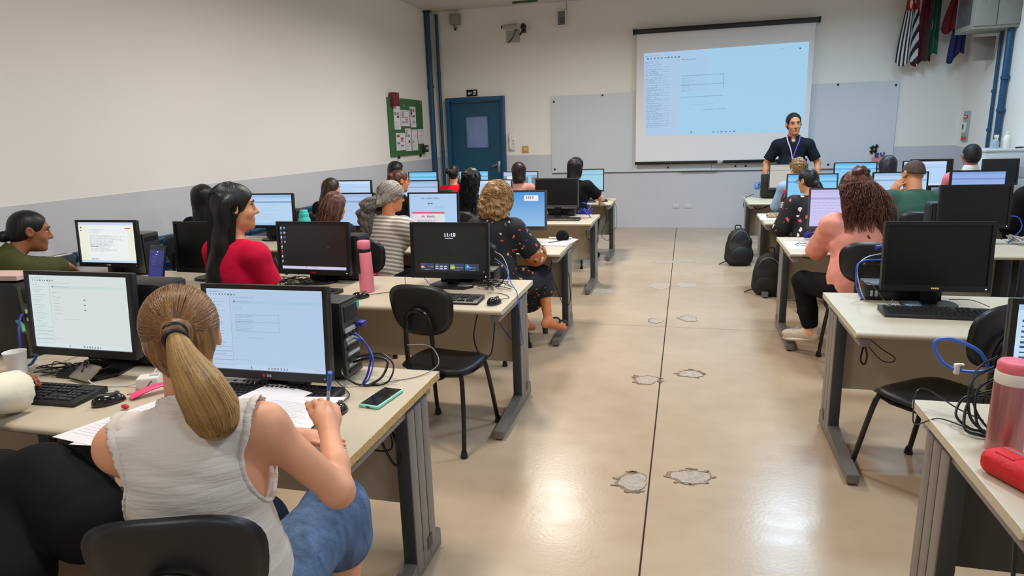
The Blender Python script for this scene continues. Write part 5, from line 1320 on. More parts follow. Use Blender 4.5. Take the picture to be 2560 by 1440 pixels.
salmon = person('person in salmon long-sleeved top, black trousers and beige sneakers', (1.10, 4.86), 10, 'light', dict(mat=HCH, fn=half_up, len=.34, w=.10, dy=-.05, dx=.03, tip=.045, end=1.2, strands=1000, sr=.0019, wave=9, wamp=.012, lmin=.62, p0=.55, k=20, smat=HCS, bw=(.175, .075), g=1.06, wob=(noise3(60, 12), .006)), dict(mat=m_salmon, sleeve=1.8, inf=.017, puff=.008, hem=-.17, neck=.062, loose=True, wob=(noise3(34, 21), .0035)), dict(mat=m_blackcloth, inf=.008, len=.9),
    s=1.0, lean=10, bend=6, head=(8, 10, -3), h=.0075, fat=1.13, longarm=1.0, hands=dict(L=dict(w=1, at=(.99, 5.16, .78), pole=(-.6, -.4, -.8), dir=(.25, 1, 0)), R=dict(w=1, at=(1.22, 5.18, .78), dir=(-.1, 1, 0))),
    legs=dict(w=1, L=((.845, 5.0, .53), (.91, 4.93, .17), (.775, 5.02, .12)), R=((1.18, 5.08, .50), (1.15, 5.1, .09), (1.13, 5.24, .04))), shoes=m_sneak, extras=sneaker_x)
def low_pony(ctx, hr):
    HP, hs = ctx['HP'], ctx['hs']
    hcap(ctx, hr, .009, extra=[((0, -.11, -.045), (.04, .035, .04), .02)], wob=(noise3(90, 2), .0015))
    t = [HP(0, -.12, -.05), HP(.02, -.14, -.13), HP(.03, -.12, -.24), HP(.03, -.11, -.36)]
    sdf_object('ponytail', [C_(t[i], t[i + 1], a * hs, b * hs, k=.02) for i, (a, b) in enumerate(((.03, .038), (.038, .036), (.036, .022)))], .009, hr['mat'], ctx['t'], 0, (), (noise3(70, 4), .004))
m_flor = floral('flamingo_print', (20, 19, 25), [(230, 90, 110), (60, 140, 60), (240, 220, 220), (210, 120, 60), (220, 60, 80)], 16, .27, 3.3)
fl_p = person('person in black tropical print top wearing glasses', (1.085, 6.56), 14, 'tan', dict(mat=HB, fn=low_pony), dict(mat=m_flor, sleeve=1.0, inf=.02, puff=.02, neck=.085, loose=True), dict(mat=m_flor, inf=.015), s=.92, lean=14, bend=6, head=(26, 12, 0), h=.0085, fat=1.12, longarm=1.0, extras=glasses((24, 24, 28)))
m_greenT = cloth('green_tshirt', (52, 84, 72))
man_g = person('person in dark green T-shirt resting cheek on hand', (1.945, 6.58), 4, 'mid', dict(mat=HFD, fn=hair_short, grow=.0035, ears=True, hline=.07, zcut=.012), dict(mat=m_greenT, sleeve=.8, inf=.02, puff=.012, neck=.066), dict(mat=m_dpants), s=1.02, lean=16, bend=10, head=(16, 16, 6), h=.0085, fat=1.32, fem=False, hip_z=.55,
    hands=dict(L=dict(w=1, at=(1.80, 6.60, 1.02), pole=(-1, .3, -1), dir=(.35, -.25, .75), nrm=(-.7, -.5, .1), curl=30)))
person('person in light blue sitting behind the beige-lit screen', (1.245, 8.22), 6, 'light', dict(mat=HSC, fn=hair_short, grow=.016, wob=(noise3(140, 3), .009)), dict(mat=cloth('light_blue', (150, 176, 206)), sleeve=1.8), dict(mat=m_dpants), s=.92, lean=10, head=(16, 12, 0), h=.010, fem=False, hands=dict(R=dict(w=1, at=(1.44, 8.25, 1.02), pole=(1, .3, -1), dir=(-.2, -.1, .9), nrm=(.8, -.4, 0))))
person('person in dark top between the sky-blue and blue-white monitors', (2.17, 8.22), 2, 'tan', dict(mat=hair_mat('hair_blueblack', (22, 21, 28), (50, 48, 60)), fn=hair_long, len=.13, w=.07, dy=0, sidel=1.0, tip=.04, end=1.0), dict(mat=m_blackcloth), dict(mat=m_dpants), s=.93, lean=8, head=(0, 10, 0), h=.012)
person('person with white collar and pink sleeves sitting before the white cabinet', (2.975, 8.22), 6, 'brown', dict(mat=HM, fn=hair_short, grow=.006, zcut=-.055), dict(mat=cloth('pink_shirt', (226, 120, 122)), sleeve=.8, puff=.01), dict(mat=m_dpants), s=1.03, lean=4, head=(-6, 6, 0), h=.010, fem=False, hip_z=.57, extras=lambda c: (glasses((30, 30, 34))(c), sdf_object('white_yoke', [E_(c['nb'] - c['Uc'] * .04, (.15, .085, .05), k=.03), C_(c['nb'] - c['Uc'] * .02, c['nb'] + c['Uc'] * .035, .07, .066, k=.03)], .010, cloth('white_cotton', (220, 218, 212)), c['t'], .012, ())))
person('person in black jacket half outside the right edge', (2.98, 6.52), 4, 'light', dict(mat=HM, fn=hair_short, grow=.01), dict(mat=m_blackcloth, sleeve=1.9, inf=.03, puff=.012), dict(mat=m_dpants), s=1.0, lean=8, h=.012, fat=1.15, fem=False)
# teacher
def teacher_x(ctx):
    nb, Xc, Fc, Uc, s, ch = ctx['nb'], ctx['Xc'], ctx['Fc'], ctx['Uc'], ctx['s'], ctx['chest']
    bt = ch + Fc * .140 * s - Uc * .11 * s
    for sd, m in ((-1, mat('lanyard_violet', (96, 74, 160), .6)), (1, mat('lanyard_pale', (206, 176, 196), .6))):
        p = [nb + Xc * sd * .080 * s + Uc * .030 * s + Fc * .01, nb + Xc * sd * .070 * s + Fc * .100 * s - Uc * .035 * s, ch + Fc * .150 * s + Xc * sd * .028 * s + Uc * .02 * s, bt + Fc * .02]
        MB().tube([Vector(q) for q in p], .007, seg=6, n=5, flat=.4).build('lanyard', m, ctx['t'])
    R = Matrix([[Xc[i], Fc[i], Uc[i]] for i in range(3)])
    b = MB().box(Vector(bt - Uc * .055 + Fc * .008), (.062, .005, .092), R, bev=.002).build('name_badge', mat('badge_white', (232, 226, 230), .4), ctx['t'])
    MB().box(Vector(bt - Uc * .038 + Fc * .012), (.034, .003, .034), R).build('badge_print', mat('badge_pink', (214, 96, 140), .5), b, smooth=False)
teach = person('person in dark polo shirt with purple lanyard standing at the front', (1.375, 9.65), 176, 'mid', dict(mat=HM, fn=hair_short, grow=.006, hline=.098), dict(mat=m_navy, sleeve=.8, inf=.014, puff=.010, hem=-.12, collar=True, vneck=True, neck=.066, loose=True), dict(mat=m_dpants),
    s=1.025, lean=2, head=(10, 6, 6), h=.008, fat=1.12, hscale=1.14, shz=-.026, fem=False, stand=True, extras=teacher_x, hands=dict(L=dict(at=(-.33, .12, .93), pole=(-.8, -1, 0)), R=dict(at=(.33, .12, .93), pole=(.8, -1, 0))))
# their chairs
_done = {id(c) for c in (white, left, olive, red, grey, blonde, salmon, fl_p, man_g, bl3)}
_names = ['hidden behind the red T-shirt', 'below the grey wall in the fourth row', 'in thin orange glasses', 'below the green notice board', 'in bright red top', 'in dark patterned top', 'in dusty pink blouse', 'in black T-shirt', 'in light blue', 'between the sky-blue and blue-white monitors', 'with white collar and pink sleeves', 'in black jacket at the right edge']
for c_, nm_ in zip([c for c in PEOPLE if id(c) not in _done and not c['stand']], _names): seat_for(c_, 'black chair under the person ' + nm_, -.03)
seat_for(white, 'black chair under the person in white blouse', .085, rz=20)
seat_for(left, 'black chair of the person at the left edge', -.02)
seat_for(olive, 'black chair of the person in olive shirt')
seat_for(red, 'black chair of the person in red T-shirt')
seat_for(grey, 'black chair of the person in striped shirt', -.03, rz=-6)
seat_for(blonde, 'black chair of the person in printed dress', -.03)
seat_for(salmon, 'black chair of the person in salmon', -.04, rz=-4)
seat_for(fl_p, 'black chair of the person in tropical print')
seat_for(man_g, 'black chair of the person in green T-shirt', -.03, rz=-14)
seat_for(bl3, 'black chair of the person in charcoal jacket')
chair(-1.235, 3.19, -7, 'empty black chair at the aisle end of the second left desk')
chair(1.10, 3.12, 36, 'empty black chair turned sideways at the second right desk')
chair(2.30, 4.86, 6, 'black chair behind the big dark monitor on the right')
chair(-2.78, 3.16, -30, 'shiny black chair left of the person in red T-shirt')
# ------------------------------------------------------------------ fixed to the walls
def pipe(label, pts, r, clips=(), cap=None):
    t = thing('conduit_pipe', label, 'pipe', pts[0], 0)
    o = Vector(pts[0]); MB().tube([Vector(p) - o for p in pts], r, seg=14, n=0).build('pipe_run', m_blue, t)
    for c in clips:
        c = Vector(c) - o; d = (Vector(pts[-1]) - o).normalized() * .02
        MB().cyl(c - d, c + d, r * 1.28, seg=14).build('pipe_coupling', m_blue, t)
    if cap: MB().box(Vector(cap) - o, (.14, .1, .025)).build('pipe_plate', m_black, t, smooth=False)
    return t
pipe('thick blue pipe up the left front corner', [(-4.385, 11.32, 0), (-4.385, 11.32, 3.74)], .046, [(-4.385, 11.32, 2.5)], (-4.385, 11.32, 3.735))
pipe('thin blue pipe beside the thick one in the left corner', [(-4.262, 11.44, 0), (-4.262, 11.44, 3.7)], .028, [(-4.262, 11.44, 1.36), (-4.262, 11.44, 2.72)])
for k, z in enumerate((.832, .722, .62, .53)):
    pipe(['topmost', 'second', 'third', 'lowest'][k] + ' of four blue conduits running along the left wall', [(-4.395, 3.72 if k == 0 else 4.2, z), (-4.395, 11.1, z)], .030, [(-4.395, 3.86 + .6 * k, z), (-4.395, 4.42 + .1 * k, z), (-4.395, 5.9, z)])
tag(MB().cyl((-4.395, 3.60, .832), (-4.395, 3.74, .832), .036).build('pipe_end_fitting', mat('fitting_grey', (196, 192, 186), .5)), 'pale grey end fitting on the topmost left wall conduit', 'fitting')
pipe('thick blue pipe on the right wall beside the white cabinet', [(3.90, 10.05, 0), (3.90, 10.05, 2.74)], .038, [(3.895, 10.03, 2.15), (3.895, 10.03, 1.75)])
pipe('thin blue pipe behind the thick one on the right wall', [(3.92, 10.36, 0), (3.92, 10.36, 2.74)], .022, [(3.915, 10.36, 2.0), (3.915, 10.36, 1.5)])
tag(MB().box((-2.61, 11.17, 3.735), (.42, .05, .03), bev=.004).build('ceiling_conduit', mat('conduit_green', (70, 82, 70), .6)), 'short dark green conduit on the ceiling above the camera', 'conduit')

# notice board on the left wall
nb_ = thing('notice_board', 'green notice board with pinned papers on the left wall', 'notice board', (XL, 9.565, 1.352), PI / 2)
BW, BH = 1.35, .895
m_bgreen = mat('board_green', (58, 104, 62), .7, noise=(12, .06))
MB().box((BW / 2, -.018, BH / 2), (BW, .03, BH), bev=.004).build('board_panel', m_bgreen, nb_)
m_print_flat = pix_mat('printed_paper', 0, .7)
def sheet(parent, u0, u1, v0, v1, seed, cols, name='paper_sheet'):
    c = Canvas(20, 34, (226, 220, 224)); r = random.Random(seed)
    for i in range(len(cols)):
        x, y = .12 + .4 * (i % 2), .12 + .14 * (i // 2 + r.randint(0, 2)); c.rect(x, y, x + .3, y + .11, cols[i])
    c.lines(.1, .08, .9, .08, 1, (90, 84, 96), seed); c.lines(.1, .7, .9, .92, 5, (176, 172, 180), seed)
    M = (u1 - u0) * BW
    o = pix_object(name, c, M, (v1 - v0) * BH, m_print_flat, parent, (u0 * BW, -.035, (1 - v1) * BH)); return o
K = (40, 40, 52)
for i, (a, b, c_, d, cols) in enumerate([(.12, .30, .14, .54, [K, (150, 146, 160), (120, 120, 130), K]), (.31, .57, .20, .48, [(150, 146, 156)] * 8), (.59, .77, .13, .50, [K, (90, 90, 110), K, K, (206, 120, 110), (150, 150, 150)]),
                                         (.14, .40, .60, .90, [(150, 60, 50), (190, 120, 80), K, (150, 70, 50), (110, 110, 180), (130, 130, 190)]), (.41, .58, .52, .92, [(150, 156, 150), (120, 130, 124), (140, 146, 140), (60, 70, 66)]),
                                         (.60, .785, .54, .92, [(200, 196, 200), (206, 200, 204), (150, 158, 154)]), (.80, 1.0, .53, .80, [(190, 188, 194)] * 4)]): sheet(nb_, a, b, c_, d, i, cols)
MB().box((.15, -.07, BH - .03), (.17, .09, .20), bev=.005).build('corner_box', mat('box_maroon', (104, 40, 40), .6), nb_)
MB().box((1.31, -.06, .09), (.16, .07, .12), bev=.005).build('dark_box', mat('box_dark_green', (30, 50, 40), .5), nb_); MB().box((1.31, -.098, .10), (.09, .003, .04)).build('box_label', m_logo, nb_, smooth=False)
for (u, v) in ((.3, .03), (.95, .05), (.42, .12)): MB().sphere((u * BW, -.036, (1 - v) * BH), .012, 8, 6).build('push_pin', m_logo, nb_)
for u in (.2, .86): MB().box((u * BW, -.03, -.02), (.03, .025, .04)).build('board_hook', m_black, nb_, smooth=False)
# exit sign over the door
c = Canvas(40, 22, (8, 10, 9)); W_ = (232, 236, 226)
c.disc(.22, .5, .12, W_); c.rect(.26, .3, .34, .44, (8, 10, 9)); c.rect(.2, .42, .24, .6, (8, 10, 9)); c.rect(.36, .42, .50, .56, W_); c.disc(.42, .48, .06, W_); c.rect(.62, .14, .90, .84, W_); c.rect(.66, .24, .72, .5, (8, 10, 9)); c.rect(.70, .40, .84, .54, (8, 10, 9)); c.rect(.78, .5, .84, .8, (8, 10, 9)); c.rect(.62, .55, .70, .7, (8, 10, 9)); c.rect(.74, .18, .80, .28, (8, 10, 9))
ex = thing('exit_sign', 'small black exit sign with white symbols above the blue door', 'sign', (-3.685, YF_, 2.315)); MB().box((0, -.008, .055), (.20, .014, .112), bev=.003).build('sign_plate', m_black, ex); pix_object('sign_print', c, .186, .10, m_print_flat, ex, (-.093, -.0165, .005))
# intercom, switch, sensors, camera, speaker
ic = thing('intercom', 'white wall intercom handset right of the blue door', 'intercom', (-2.977, YF_, 1.36)); m_wp = mat('white_plastic', (226, 222, 212), .4)
MB().box((0, -.02, .15), (.11, .036, .31), bev=.016).build('intercom_base', m_wp, ic); MB().tube([(-.022, -.06, .03), (-.022, -.075, .08), (-.022, -.062, .15), (-.022, -.075, .22), (-.022, -.06, .275)], .022, seg=10, n=4).build('handset', m_wp, ic)
for z in (.115, .165): MB().cyl((.025, -.038, z), (.025, -.044, z), .010).build('call_button', m_case_g, ic)
MB().box((-.02, -.086, .24), (.014, .004, .03)).build('dark_grille', m_black, ic, smooth=False)
sw = thing('switch_plate', 'yellowish square switch plate beside the intercom', 'switch', (-2.744, YF_, 1.375)); MB().box((0, -.008, 0), (.118, .014, .122), bev=.004).build('plate', mat('plate_ochre', (196, 160, 80), .5, noise=(60, .25)), sw)
MB().box((.0, -.017, 0), (.05, .008, .05), bev=.003).build('rocker', mat('rocker_ivory', (216, 200, 150), .4), sw); MB().cyl((.012, -.02, -.012), (.012, -.026, -.012), .009).build('knob', m_wp, sw)
m_dull = mat('sensor_grey', (150, 142, 134), .6)
s1 = thing('motion_sensor', 'grey box sensor near the left front ceiling corner', 'sensor', (-3.917, YF_, 3.595)); MB().box((0, -.06, 0), (.17, .12, .165), bev=.008).build('sensor_box', m_dull, s1); MB().cyl((0, -.07, -.08), (0, -.07, -.14), .03).build('sensor_neck', m_dull, s1); MB().cyl((.0, -.075, -.14), (.0, -.08, -.18), .024, .018).build('sensor_lens', m_black, s1)
cm_ = thing('security_camera', 'wall camera with dangling cable above the whiteboard', 'camera', (-2.90, YF_, 3.36)); R_ = Matrix.Rotation(.0, 3, 'Z')
MB().cyl((-.14, -.17, .035), (.09, -.10, .045), .04, .044, 14).build('camera_body', mat('camera_beige', (170, 164, 150), .5), cm_); MB().cyl((-.15, -.173, .035), (-.17, -.18, .034), .03, .026, 12).build('camera_lens', m_black, cm_)
MB().tube([(.04, -.10, .03), (.06, -.04, .0), (.06, -.004, -.01)], .014, seg=8, n=3).build('camera_bracket', m_dull, cm_)
MB().tube([(.07, -.09, .03), (.03, -.05, -.06), (-.03, -.03, -.14), (-.10, -.012, -.20)], .008, seg=6, n=5).build('camera_cable', m_black, cm_); MB().box((-.01, -.006, -.10), (.24, .01, .19)).build('cover_plate', mat('plate_greyish', (172, 170, 164), .6), cm_, smooth=False)
s2 = thing('spotlight', 'small black spotlight on an arm beside the wall camera', 'spotlight', (-2.72, YF_, 3.36)); MB().sphere((.02, -.11, .03), (.05, .06, .055), 14, 9).build('lamp_head', m_black, s2); MB().tube([(.01, -.08, .0), (-.03, -.05, -.05), (-.07, -.005, -.08)], .014, seg=8, n=3).build('lamp_arm', m_black, s2); MB().cyl((.03, -.10, -.02), (.035, -.11, -.06), .03, .036, 12).build('lamp_hood', m_black, s2)
sp_ = thing('wall_speaker', 'grey box loudspeaker high above the whiteboard', 'speaker', (-2.05, YF_, 3.48)); MB().box((0, -.06, 0), (.14, .11, .24), bev=.006).build('speaker_case', m_wp, sp_); MB().box((0, -.117, 0), (.118, .006, .21)).build('speaker_grille', mat('grille_grey', (116, 116, 120), .7, bump=(300, .5)), sp_, smooth=False)
MB().box((0, -.122, -.035), (.09, .004, .09)).build('grille_badge', mat('grille_dark', (92, 92, 98), .7), sp_, smooth=False); MB().tube([(.06, -.03, .12), (.07, -.015, .18), (.06, -.01, .262)], .005, seg=6, n=4).build('speaker_wire', m_dull, sp_)
# sockets low on the front wall
for k, x in enumerate((-.14, .06)):
    m_sock = mat('socket_pale', (206, 207, 212), .5); so = thing('wall_socket', 'white double socket low on the front wall, %s' % ('left one' if k == 0 else 'right one'), 'socket', (x, YF_, .37)); MB().box((0, -.008, 0), (.12, .012, .075), bev=.004).build('socket_plate', m_sock, so)
    for q in (-.025, .025): MB().cyl((q, -.014, 0), (q, -.017, 0), .016).build('socket_face', m_sock, so)
# hash sign stuck on the whiteboard
hg = thing('paper_letters', 'black hash sign with violet letters and pink ribbon on the whiteboard', 'decoration', (2.87, YF_ - .03, 1.20)); m_vio = mat('letter_violet', (70, 40, 110), .6); m_pk = mat('ribbon_pink', (206, 140, 138), .7)
def bar(x0, z0, x1, z1, w, m, nm, y=0):
    d = Vector((x1 - x0, 0, z1 - z0)); a = math.atan2(d.z, d.x); MB().box(((x0 + x1) / 2, -.012 + y, (z0 + z1) / 2), (d.length, .012, w), Matrix.Rotation(-a, 3, 'Y'), bev=.003).build(nm, m, hg)
bar(-.075, .10, -.085, -.03, .028, m_black, 'hash_stroke'); bar(-.022, .115, -.035, -.015, .028, m_black, 'hash_stroke'); bar(-.115, .065, .005, .085, .026, m_black, 'hash_stroke', -.004); bar(-.115, .01, -.01, .02, .026, m_black, 'hash_stroke', -.004)
for (a, b, c_, d) in ((-.03, -.02, -.03, -.075), (-.03, -.02, .02, -.02), (-.03, -.046, .015, -.046), (-.03, -.075, .02, -.075)): bar(a, b, c_, d, .017, m_vio, 'letter_stroke', -.006)
for (a, b, c_, d) in ((.045, -.01, .045, -.055), (.045, -.058, .085, -.058), (.088, .0, .088, -.055)): bar(a, b, c_, d, .017, m_vio, 'letter_stroke', -.006)
MB().prism([(-.075, -.08), (.06, -.085), (.10, -.06), (.085, -.13), (.02, -.175), (-.02, -.15), (-.07, -.185)], .008, Matrix.Translation((0, -.004, 0)) @ YF).build('ribbon', m_pk, hg, smooth=False)
# fire alarm panel on the right wall
fa = thing('fire_alarm_panel', 'grey alarm panel with red labels on the right wall', 'alarm panel', (XR, 11.21, 1.335), -PI / 2); MB().box((0, -.012, .215), (.20, .02, .43), bev=.003).build('panel_plate', mat('panel_grey', (164, 166, 172), .5), fa)
MB().box((.0, -.026, .35), (.12, .008, .05)).build('red_label', mat('label_red', (196, 60, 60), .5), fa, smooth=False); MB().box((.0, -.026, .045), (.16, .008, .05)).build('red_label', MATS['label_red'], fa, smooth=False); MB().box((0, -.03, .20), (.10, .03, .15), bev=.006).build('call_point', m_wp, fa); MB().box((0, -.048, .21), (.03, .01, .06)).build('call_lever', m_black, fa, smooth=False); MB().box((0, -.032, .35), (.08, .004, .015)).build('label_arrow', m_wp, fa, smooth=False)
# wall cabinet, high on the right
wc = thing('wall_cabinet', 'shade-darkened grey metal wall cabinet high in the right front corner', 'cabinet', (3.69, 10.24, 2.745)); m_cab = mat('cabinet_shade_grey', (140, 138, 128), .5, noise=(3, .04))  # shade of the corner is darkened into this grey
MB().box((0, 0, .42), (.52, .56, .84), bev=.006).build('cabinet_body', m_cab, wc)
for k in (-1, 1):
    d_ = MB().box((k * .127 + .004, -.288, .43), (.245, .02, .79), bev=.004).build('cabinet_door', m_cab, wc); MB().box((k * .127 - .03, -.301, .38), (.02, .01, .16)).build('door_handle', m_dull, d_, smooth=False)
MB().box((-.263, .0, .43), (.008, .44, .72)).build('side_glass', mat('cabinet_glass', (74, 74, 78), .12), wc, smooth=False)
tag(MB().box((3.80, 10.55, 2.56), (.26, .03, .30), bev=.004).build('junction_cover', mat('cover_beige', (160, 150, 142), .7)), 'beige square cover under the wall cabinet', 'cover')
# flags hanging in the corner
def flag(label, x0t, x1t, zt, x0b, x1b, zb0, zb1, cv, y=11.2, folds=2.5, amp=.035):
    t = thing('flag', label, 'flag', (0, y, 0))
    def sh(u, v):
        sm = v * v * (3 - 2 * v); x = (x0b + (x1b - x0b) * u) * (1 - sm) + (x0t + (x1t - x0t) * u) * sm
        z = (zb0 + (zb1 - zb0) * u) * (1 - v) + zt * v; z = z - .05 * np.sin(u * PI * 2) * (1 - v)
        return np.stack([x, amp * np.sin(u * folds * 2 * PI + .5) * (1 - .4 * v) + .0 * u, z], -1)
    o = pix_object('flag_cloth', cv, 0, 0, MATS['flag_print'], t, shape=sh); mod = o.modifiers.new('thick', 'SOLIDIFY'); mod.thickness = .003
    xm = (x0t + x1t) / 2
    MB().tube([(xm, YF_ - y - .01, zt - .12), (xm, .0, zt + .03)], .012, seg=8, n=0).build('flag_pole', m_wood, t)
    return t
pix_mat('flag_print', 0, .8); m_wood = mat('pole_wood', (120, 84, 56), .5)
c = Canvas(26, 40, (24, 24, 34))
for i in range(13):
    if i % 2: c.a[:, 2 * i:2 * i + 2] = lin((214, 212, 210))
for j in range(12, 40):
    for i in range(16, 26): c.a[j, i] = lin((24, 24, 34) if ((j + i) // 4) % 2 else (206, 204, 204))
c.rect(0, 0, 1, .30, (150, 30, 40)); c.disc(.3, .2, .09, (220, 200, 190)); c.rect(.6, .0, .8, .2, (24, 24, 34)); c.rect(.62, .16, .75, .22, (214, 212, 210))
flag('striped black and white flag with red corner', 3.02, 3.16, 3.52, 2.93, 3.21, 2.50, 2.42, c, folds=1.5)
c = Canvas(16, 30, (20, 70, 52)); c.rect(0, 0, .25, 1, (60, 34, 30)); c.rect(.45, .45, .5, .6, (180, 190, 120)); c.rect(.6, .8, 1, 1, (24, 92, 60))
flag('dark green flag next to the striped flag', 3.31, 3.43, 3.5, 3.26, 3.44, 2.52, 2.56, c, y=11.16)
c = Canvas(10, 20, (104, 22, 36)); flag('dark red flag hanging behind the green one', 3.24, 3.34, 3.45, 3.16, 3.40, 2.47, 2.48, c, y=11.30)
c = Canvas(10, 20, (112, 22, 38)); flag('maroon flag left of the wall cabinet', 3.60, 3.70, 3.5, 3.48, 3.72, 2.90, 2.84, c, y=11.2)
c = Canvas(10, 20, (36, 38, 92)); flag('navy blue flag below the wall cabinet', 3.68, 3.80, 3.4, 3.60, 3.80, 2.46, 2.56, c, y=11.22)
# white cabinet with bottles at the right wall
wcb = thing('drawer_cabinet', 'white drawer cabinet against the right wall', 'cabinet', (3.68, 9.34, 0)); m_cabw = mat('cabinet_white', (206, 210, 212), .4)
MB().box((0, 0, .64), (.50, .56, 1.24), bev=.005).build('cabinet_body', m_cabw, wcb); MB().box((0, 0, 1.275), (.53, .59, .03), bev=.006).build('cabinet_top', m_cabw, wcb); MB().box((0, 0, .015), (.46, .5, .03)).build('plinth', m_black, wcb, smooth=False)
for k in range(4):
    d_ = MB().box((0, -.288, 1.10 - .29 * k), (.46, .02, .27), bev=.004).build('drawer', m_cabw, wcb); MB().box((0, -.302, 1.16 - .29 * k), (.14, .012, .012)).build('drawer_handle', m_metal, d_, smooth=False)
def bottle(name, label, cat, loc, prof, m, group=None, seg=20): t = thing(name, label, cat, loc, 0, group); MB().lathe(prof, (0, 0, 0), seg).build('bottle_body', m, t); return t
m_clear = mat('clear_plastic', (190, 206, 214), .15, alpha=.55)
sb = bottle('spray_bottle', 'clear spray bottle with white trigger on the white cabinet', 'bottle', (3.585, 9.25, 1.29), [(.034, 0), (.038, .01), (.038, .07), (.03, .10), (.014, .118), (.014, .13)], m_clear)
MB().box((0, -.008, .145), (.03, .07, .035), bev=.006).build('trigger_head', m_wp, sb); MB().box((.0, -.04, .118), (.012, .012, .05), bev=.003).build('trigger', m_wp, sb)
wbt = bottle('cleaner_bottle', 'white plastic bottle beside the spray bottle', 'bottle', (3.70, 9.25, 1.29), [(.04, 0), (.044, .01), (.044, .11), (.03, .145), (.016, .16), (.016, .172)], m_wp); MB().lathe([(.018, .17), (.018, .19), (.012, .196)], seg=14).build('bottle_cap', m_wp, wbt)
tag(MB().tube([(3.78, 9.2, 1.298), (3.85, 9.22, 1.30), (3.90, 9.3, 1.298)], .010, n=3).build('black_cable_end', m_black), 'short black cable lying on the white cabinet', 'cable')

# ------------------------------------------------------------------ ceiling lamps (above the frame; last one an added blue fill; light set up at the top)
m_hous = mat('lamp_housing', (220, 220, 216), .4); m_diff = emit_mat('lamp_diffuser', (255, 250, 240), 4.0)
for i, (x, y) in enumerate(LAMPS):
    t = thing('ceiling_light', ('%s ceiling light fixture over the %s block' % (['front', 'second', 'third', 'rear'][i // 2], 'left' if x < 0 else 'right')) if i < 8 else 'added unseen ceiling light tinting the right front corner blue', 'ceiling light', (x, y, LAMP_Z), 0, 'ceiling light fixtures')
    M = MB(); M.box((0, 0, .0), (.66, .66, .05), bev=.01); M.build('housing', m_hous, t)
    for sx in (-1, 1): MB().box((sx * .318, 0, -.045), (.012, .64, .06)).build('reflector', m_hous, t, smooth=False)
    for yy in (-.25, .25): MB().cyl((0, yy, .02), (0, yy, ZC - LAMP_Z), .008).build('hanger', m_hous, t)
    LAMP_OBJS[i].parent = t; LAMP_OBJS[i].location = (0, 0, -.035)

# ------------------------------------------------------------------ things on the desks
m_paper = mat('paper_white', (228, 224, 226), .7, noise=(3, .02)); m_ink = mat('ink_grey', (172, 170, 178), .8)
def paper(label, pts, z, th=.0012, ink=True, m=None, dx=0, cat='paper'):
    c = Vector((sum(p[0] for p in pts) / 4, sum(p[1] for p in pts) / 4, z)); t = thing('paper_sheet', label, cat, c)
    MB().prism([(p[0] - c.x, p[1] - c.y) for p in pts], th).build('sheet', m or m_paper, t, smooth=False)
    if ink:
        M = MB(); A, B, D = [Vector((p[0] - c.x, p[1] - c.y, 0)) for p in (pts[0], pts[1], pts[3])]
        for i in range(18):
            u = .12 + .8 * i / 18; l = .55 + .33 * ((i * 37) % 10) / 10
            p, q = A + (D - A) * u + (B - A) * .08, A + (D - A) * u + (B - A) * (.08 + l); d = (D - A).normalized() * .0016
            M.quad(p + Vector((0, 0, th + .0002)), q + Vector((0, 0, th + .0002)), q + d + Vector((0, 0, th + .0002)), p + d + Vector((0, 0, th + .0002)))
        tag(M.build('printed_lines', m_ink, t, smooth=False), kind='stuff')
    return t
Z = DZT + .0005
paper('white sheet jutting over the desk edge left of the white blouse', [(-1.90, 1.47), (-1.62, 1.43), (-1.50, 1.76), (-1.78, 1.82)], Z + .001)
paper('second white sheet under the jutting one', [(-1.80, 1.44), (-1.55, 1.46), (-1.50, 1.78), (-1.76, 1.74)], Z, ink=False)
paper('printed sheet under the writing hand', [(-1.33, 1.60), (-1.085, 1.585), (-1.10, 1.88), (-1.36, 1.84)], Z + .026)
pz = paper('blank sheet lying over the covered keyboard', [(-1.50, 1.74), (-1.30, 1.66), (-1.24, 1.90), (-1.44, 1.965)], Z + .024, ink=False)
bk = thing('paper_stack', 'stack of printed paper under the blue form monitor', 'paper stack', (-1.63, 2.0, DZT)); MB().box((0, .0, .011), (.25, .12, .022), .04).build('paper_block', m_paper, bk, smooth=False)
for k in range(3): MB().box((.0, .0, .023 + .002 * k), (.25, .12, .0015), .04 + .01 * k).build('loose_sheet', m_paper, bk, smooth=False)
# phone
ph = thing('smartphone', 'smartphone in mint green case on the desk corner', 'phone', (-1.0, 1.945, DZT), math.radians(-7)); m_mint = mat('mint_case', (136, 214, 186), .45)
MB().box((0, 0, .006), (.08, .165, .012), bev=.0055, seg=3).build('phone_case', m_mint, ph); MB().box((0, 0, .0117), (.070, .153, .002), bev=.0006, seg=1).build('phone_screen', m_mouse, ph); MB().box((0, -.0825, .006), (.014, .002, .004)).build('charging_port', m_black, ph, smooth=False)
# pen in the right hand: through the fist, pointing up and away
up_, fo_, hp_, el_, wr_ = white['arms'][1]
wrw = white['org'] + white['Rz'] @ wr_
pen = thing('pen', 'blue ballpoint pen held in the right hand', 'pen', tuple(wrw + V3(-.035, .055, .06)))
a, b = Vector((-.02, .035, -.045)), Vector((.028, -.01, .085))
MB().cyl(a, a + (b - a) * .62, .0045, .005, 10).build('pen_barrel', mat('pen_clear', (150, 180, 220), .2), pen); MB().cyl(a + (b - a) * .55, b, .0062, .0066, 10).build('pen_cap', mat('pen_blue', (20, 100, 200), .3), pen); MB().cyl(a - (b - a) * .07, a, .001, .004, 8).build('pen_tip', m_logo, pen)
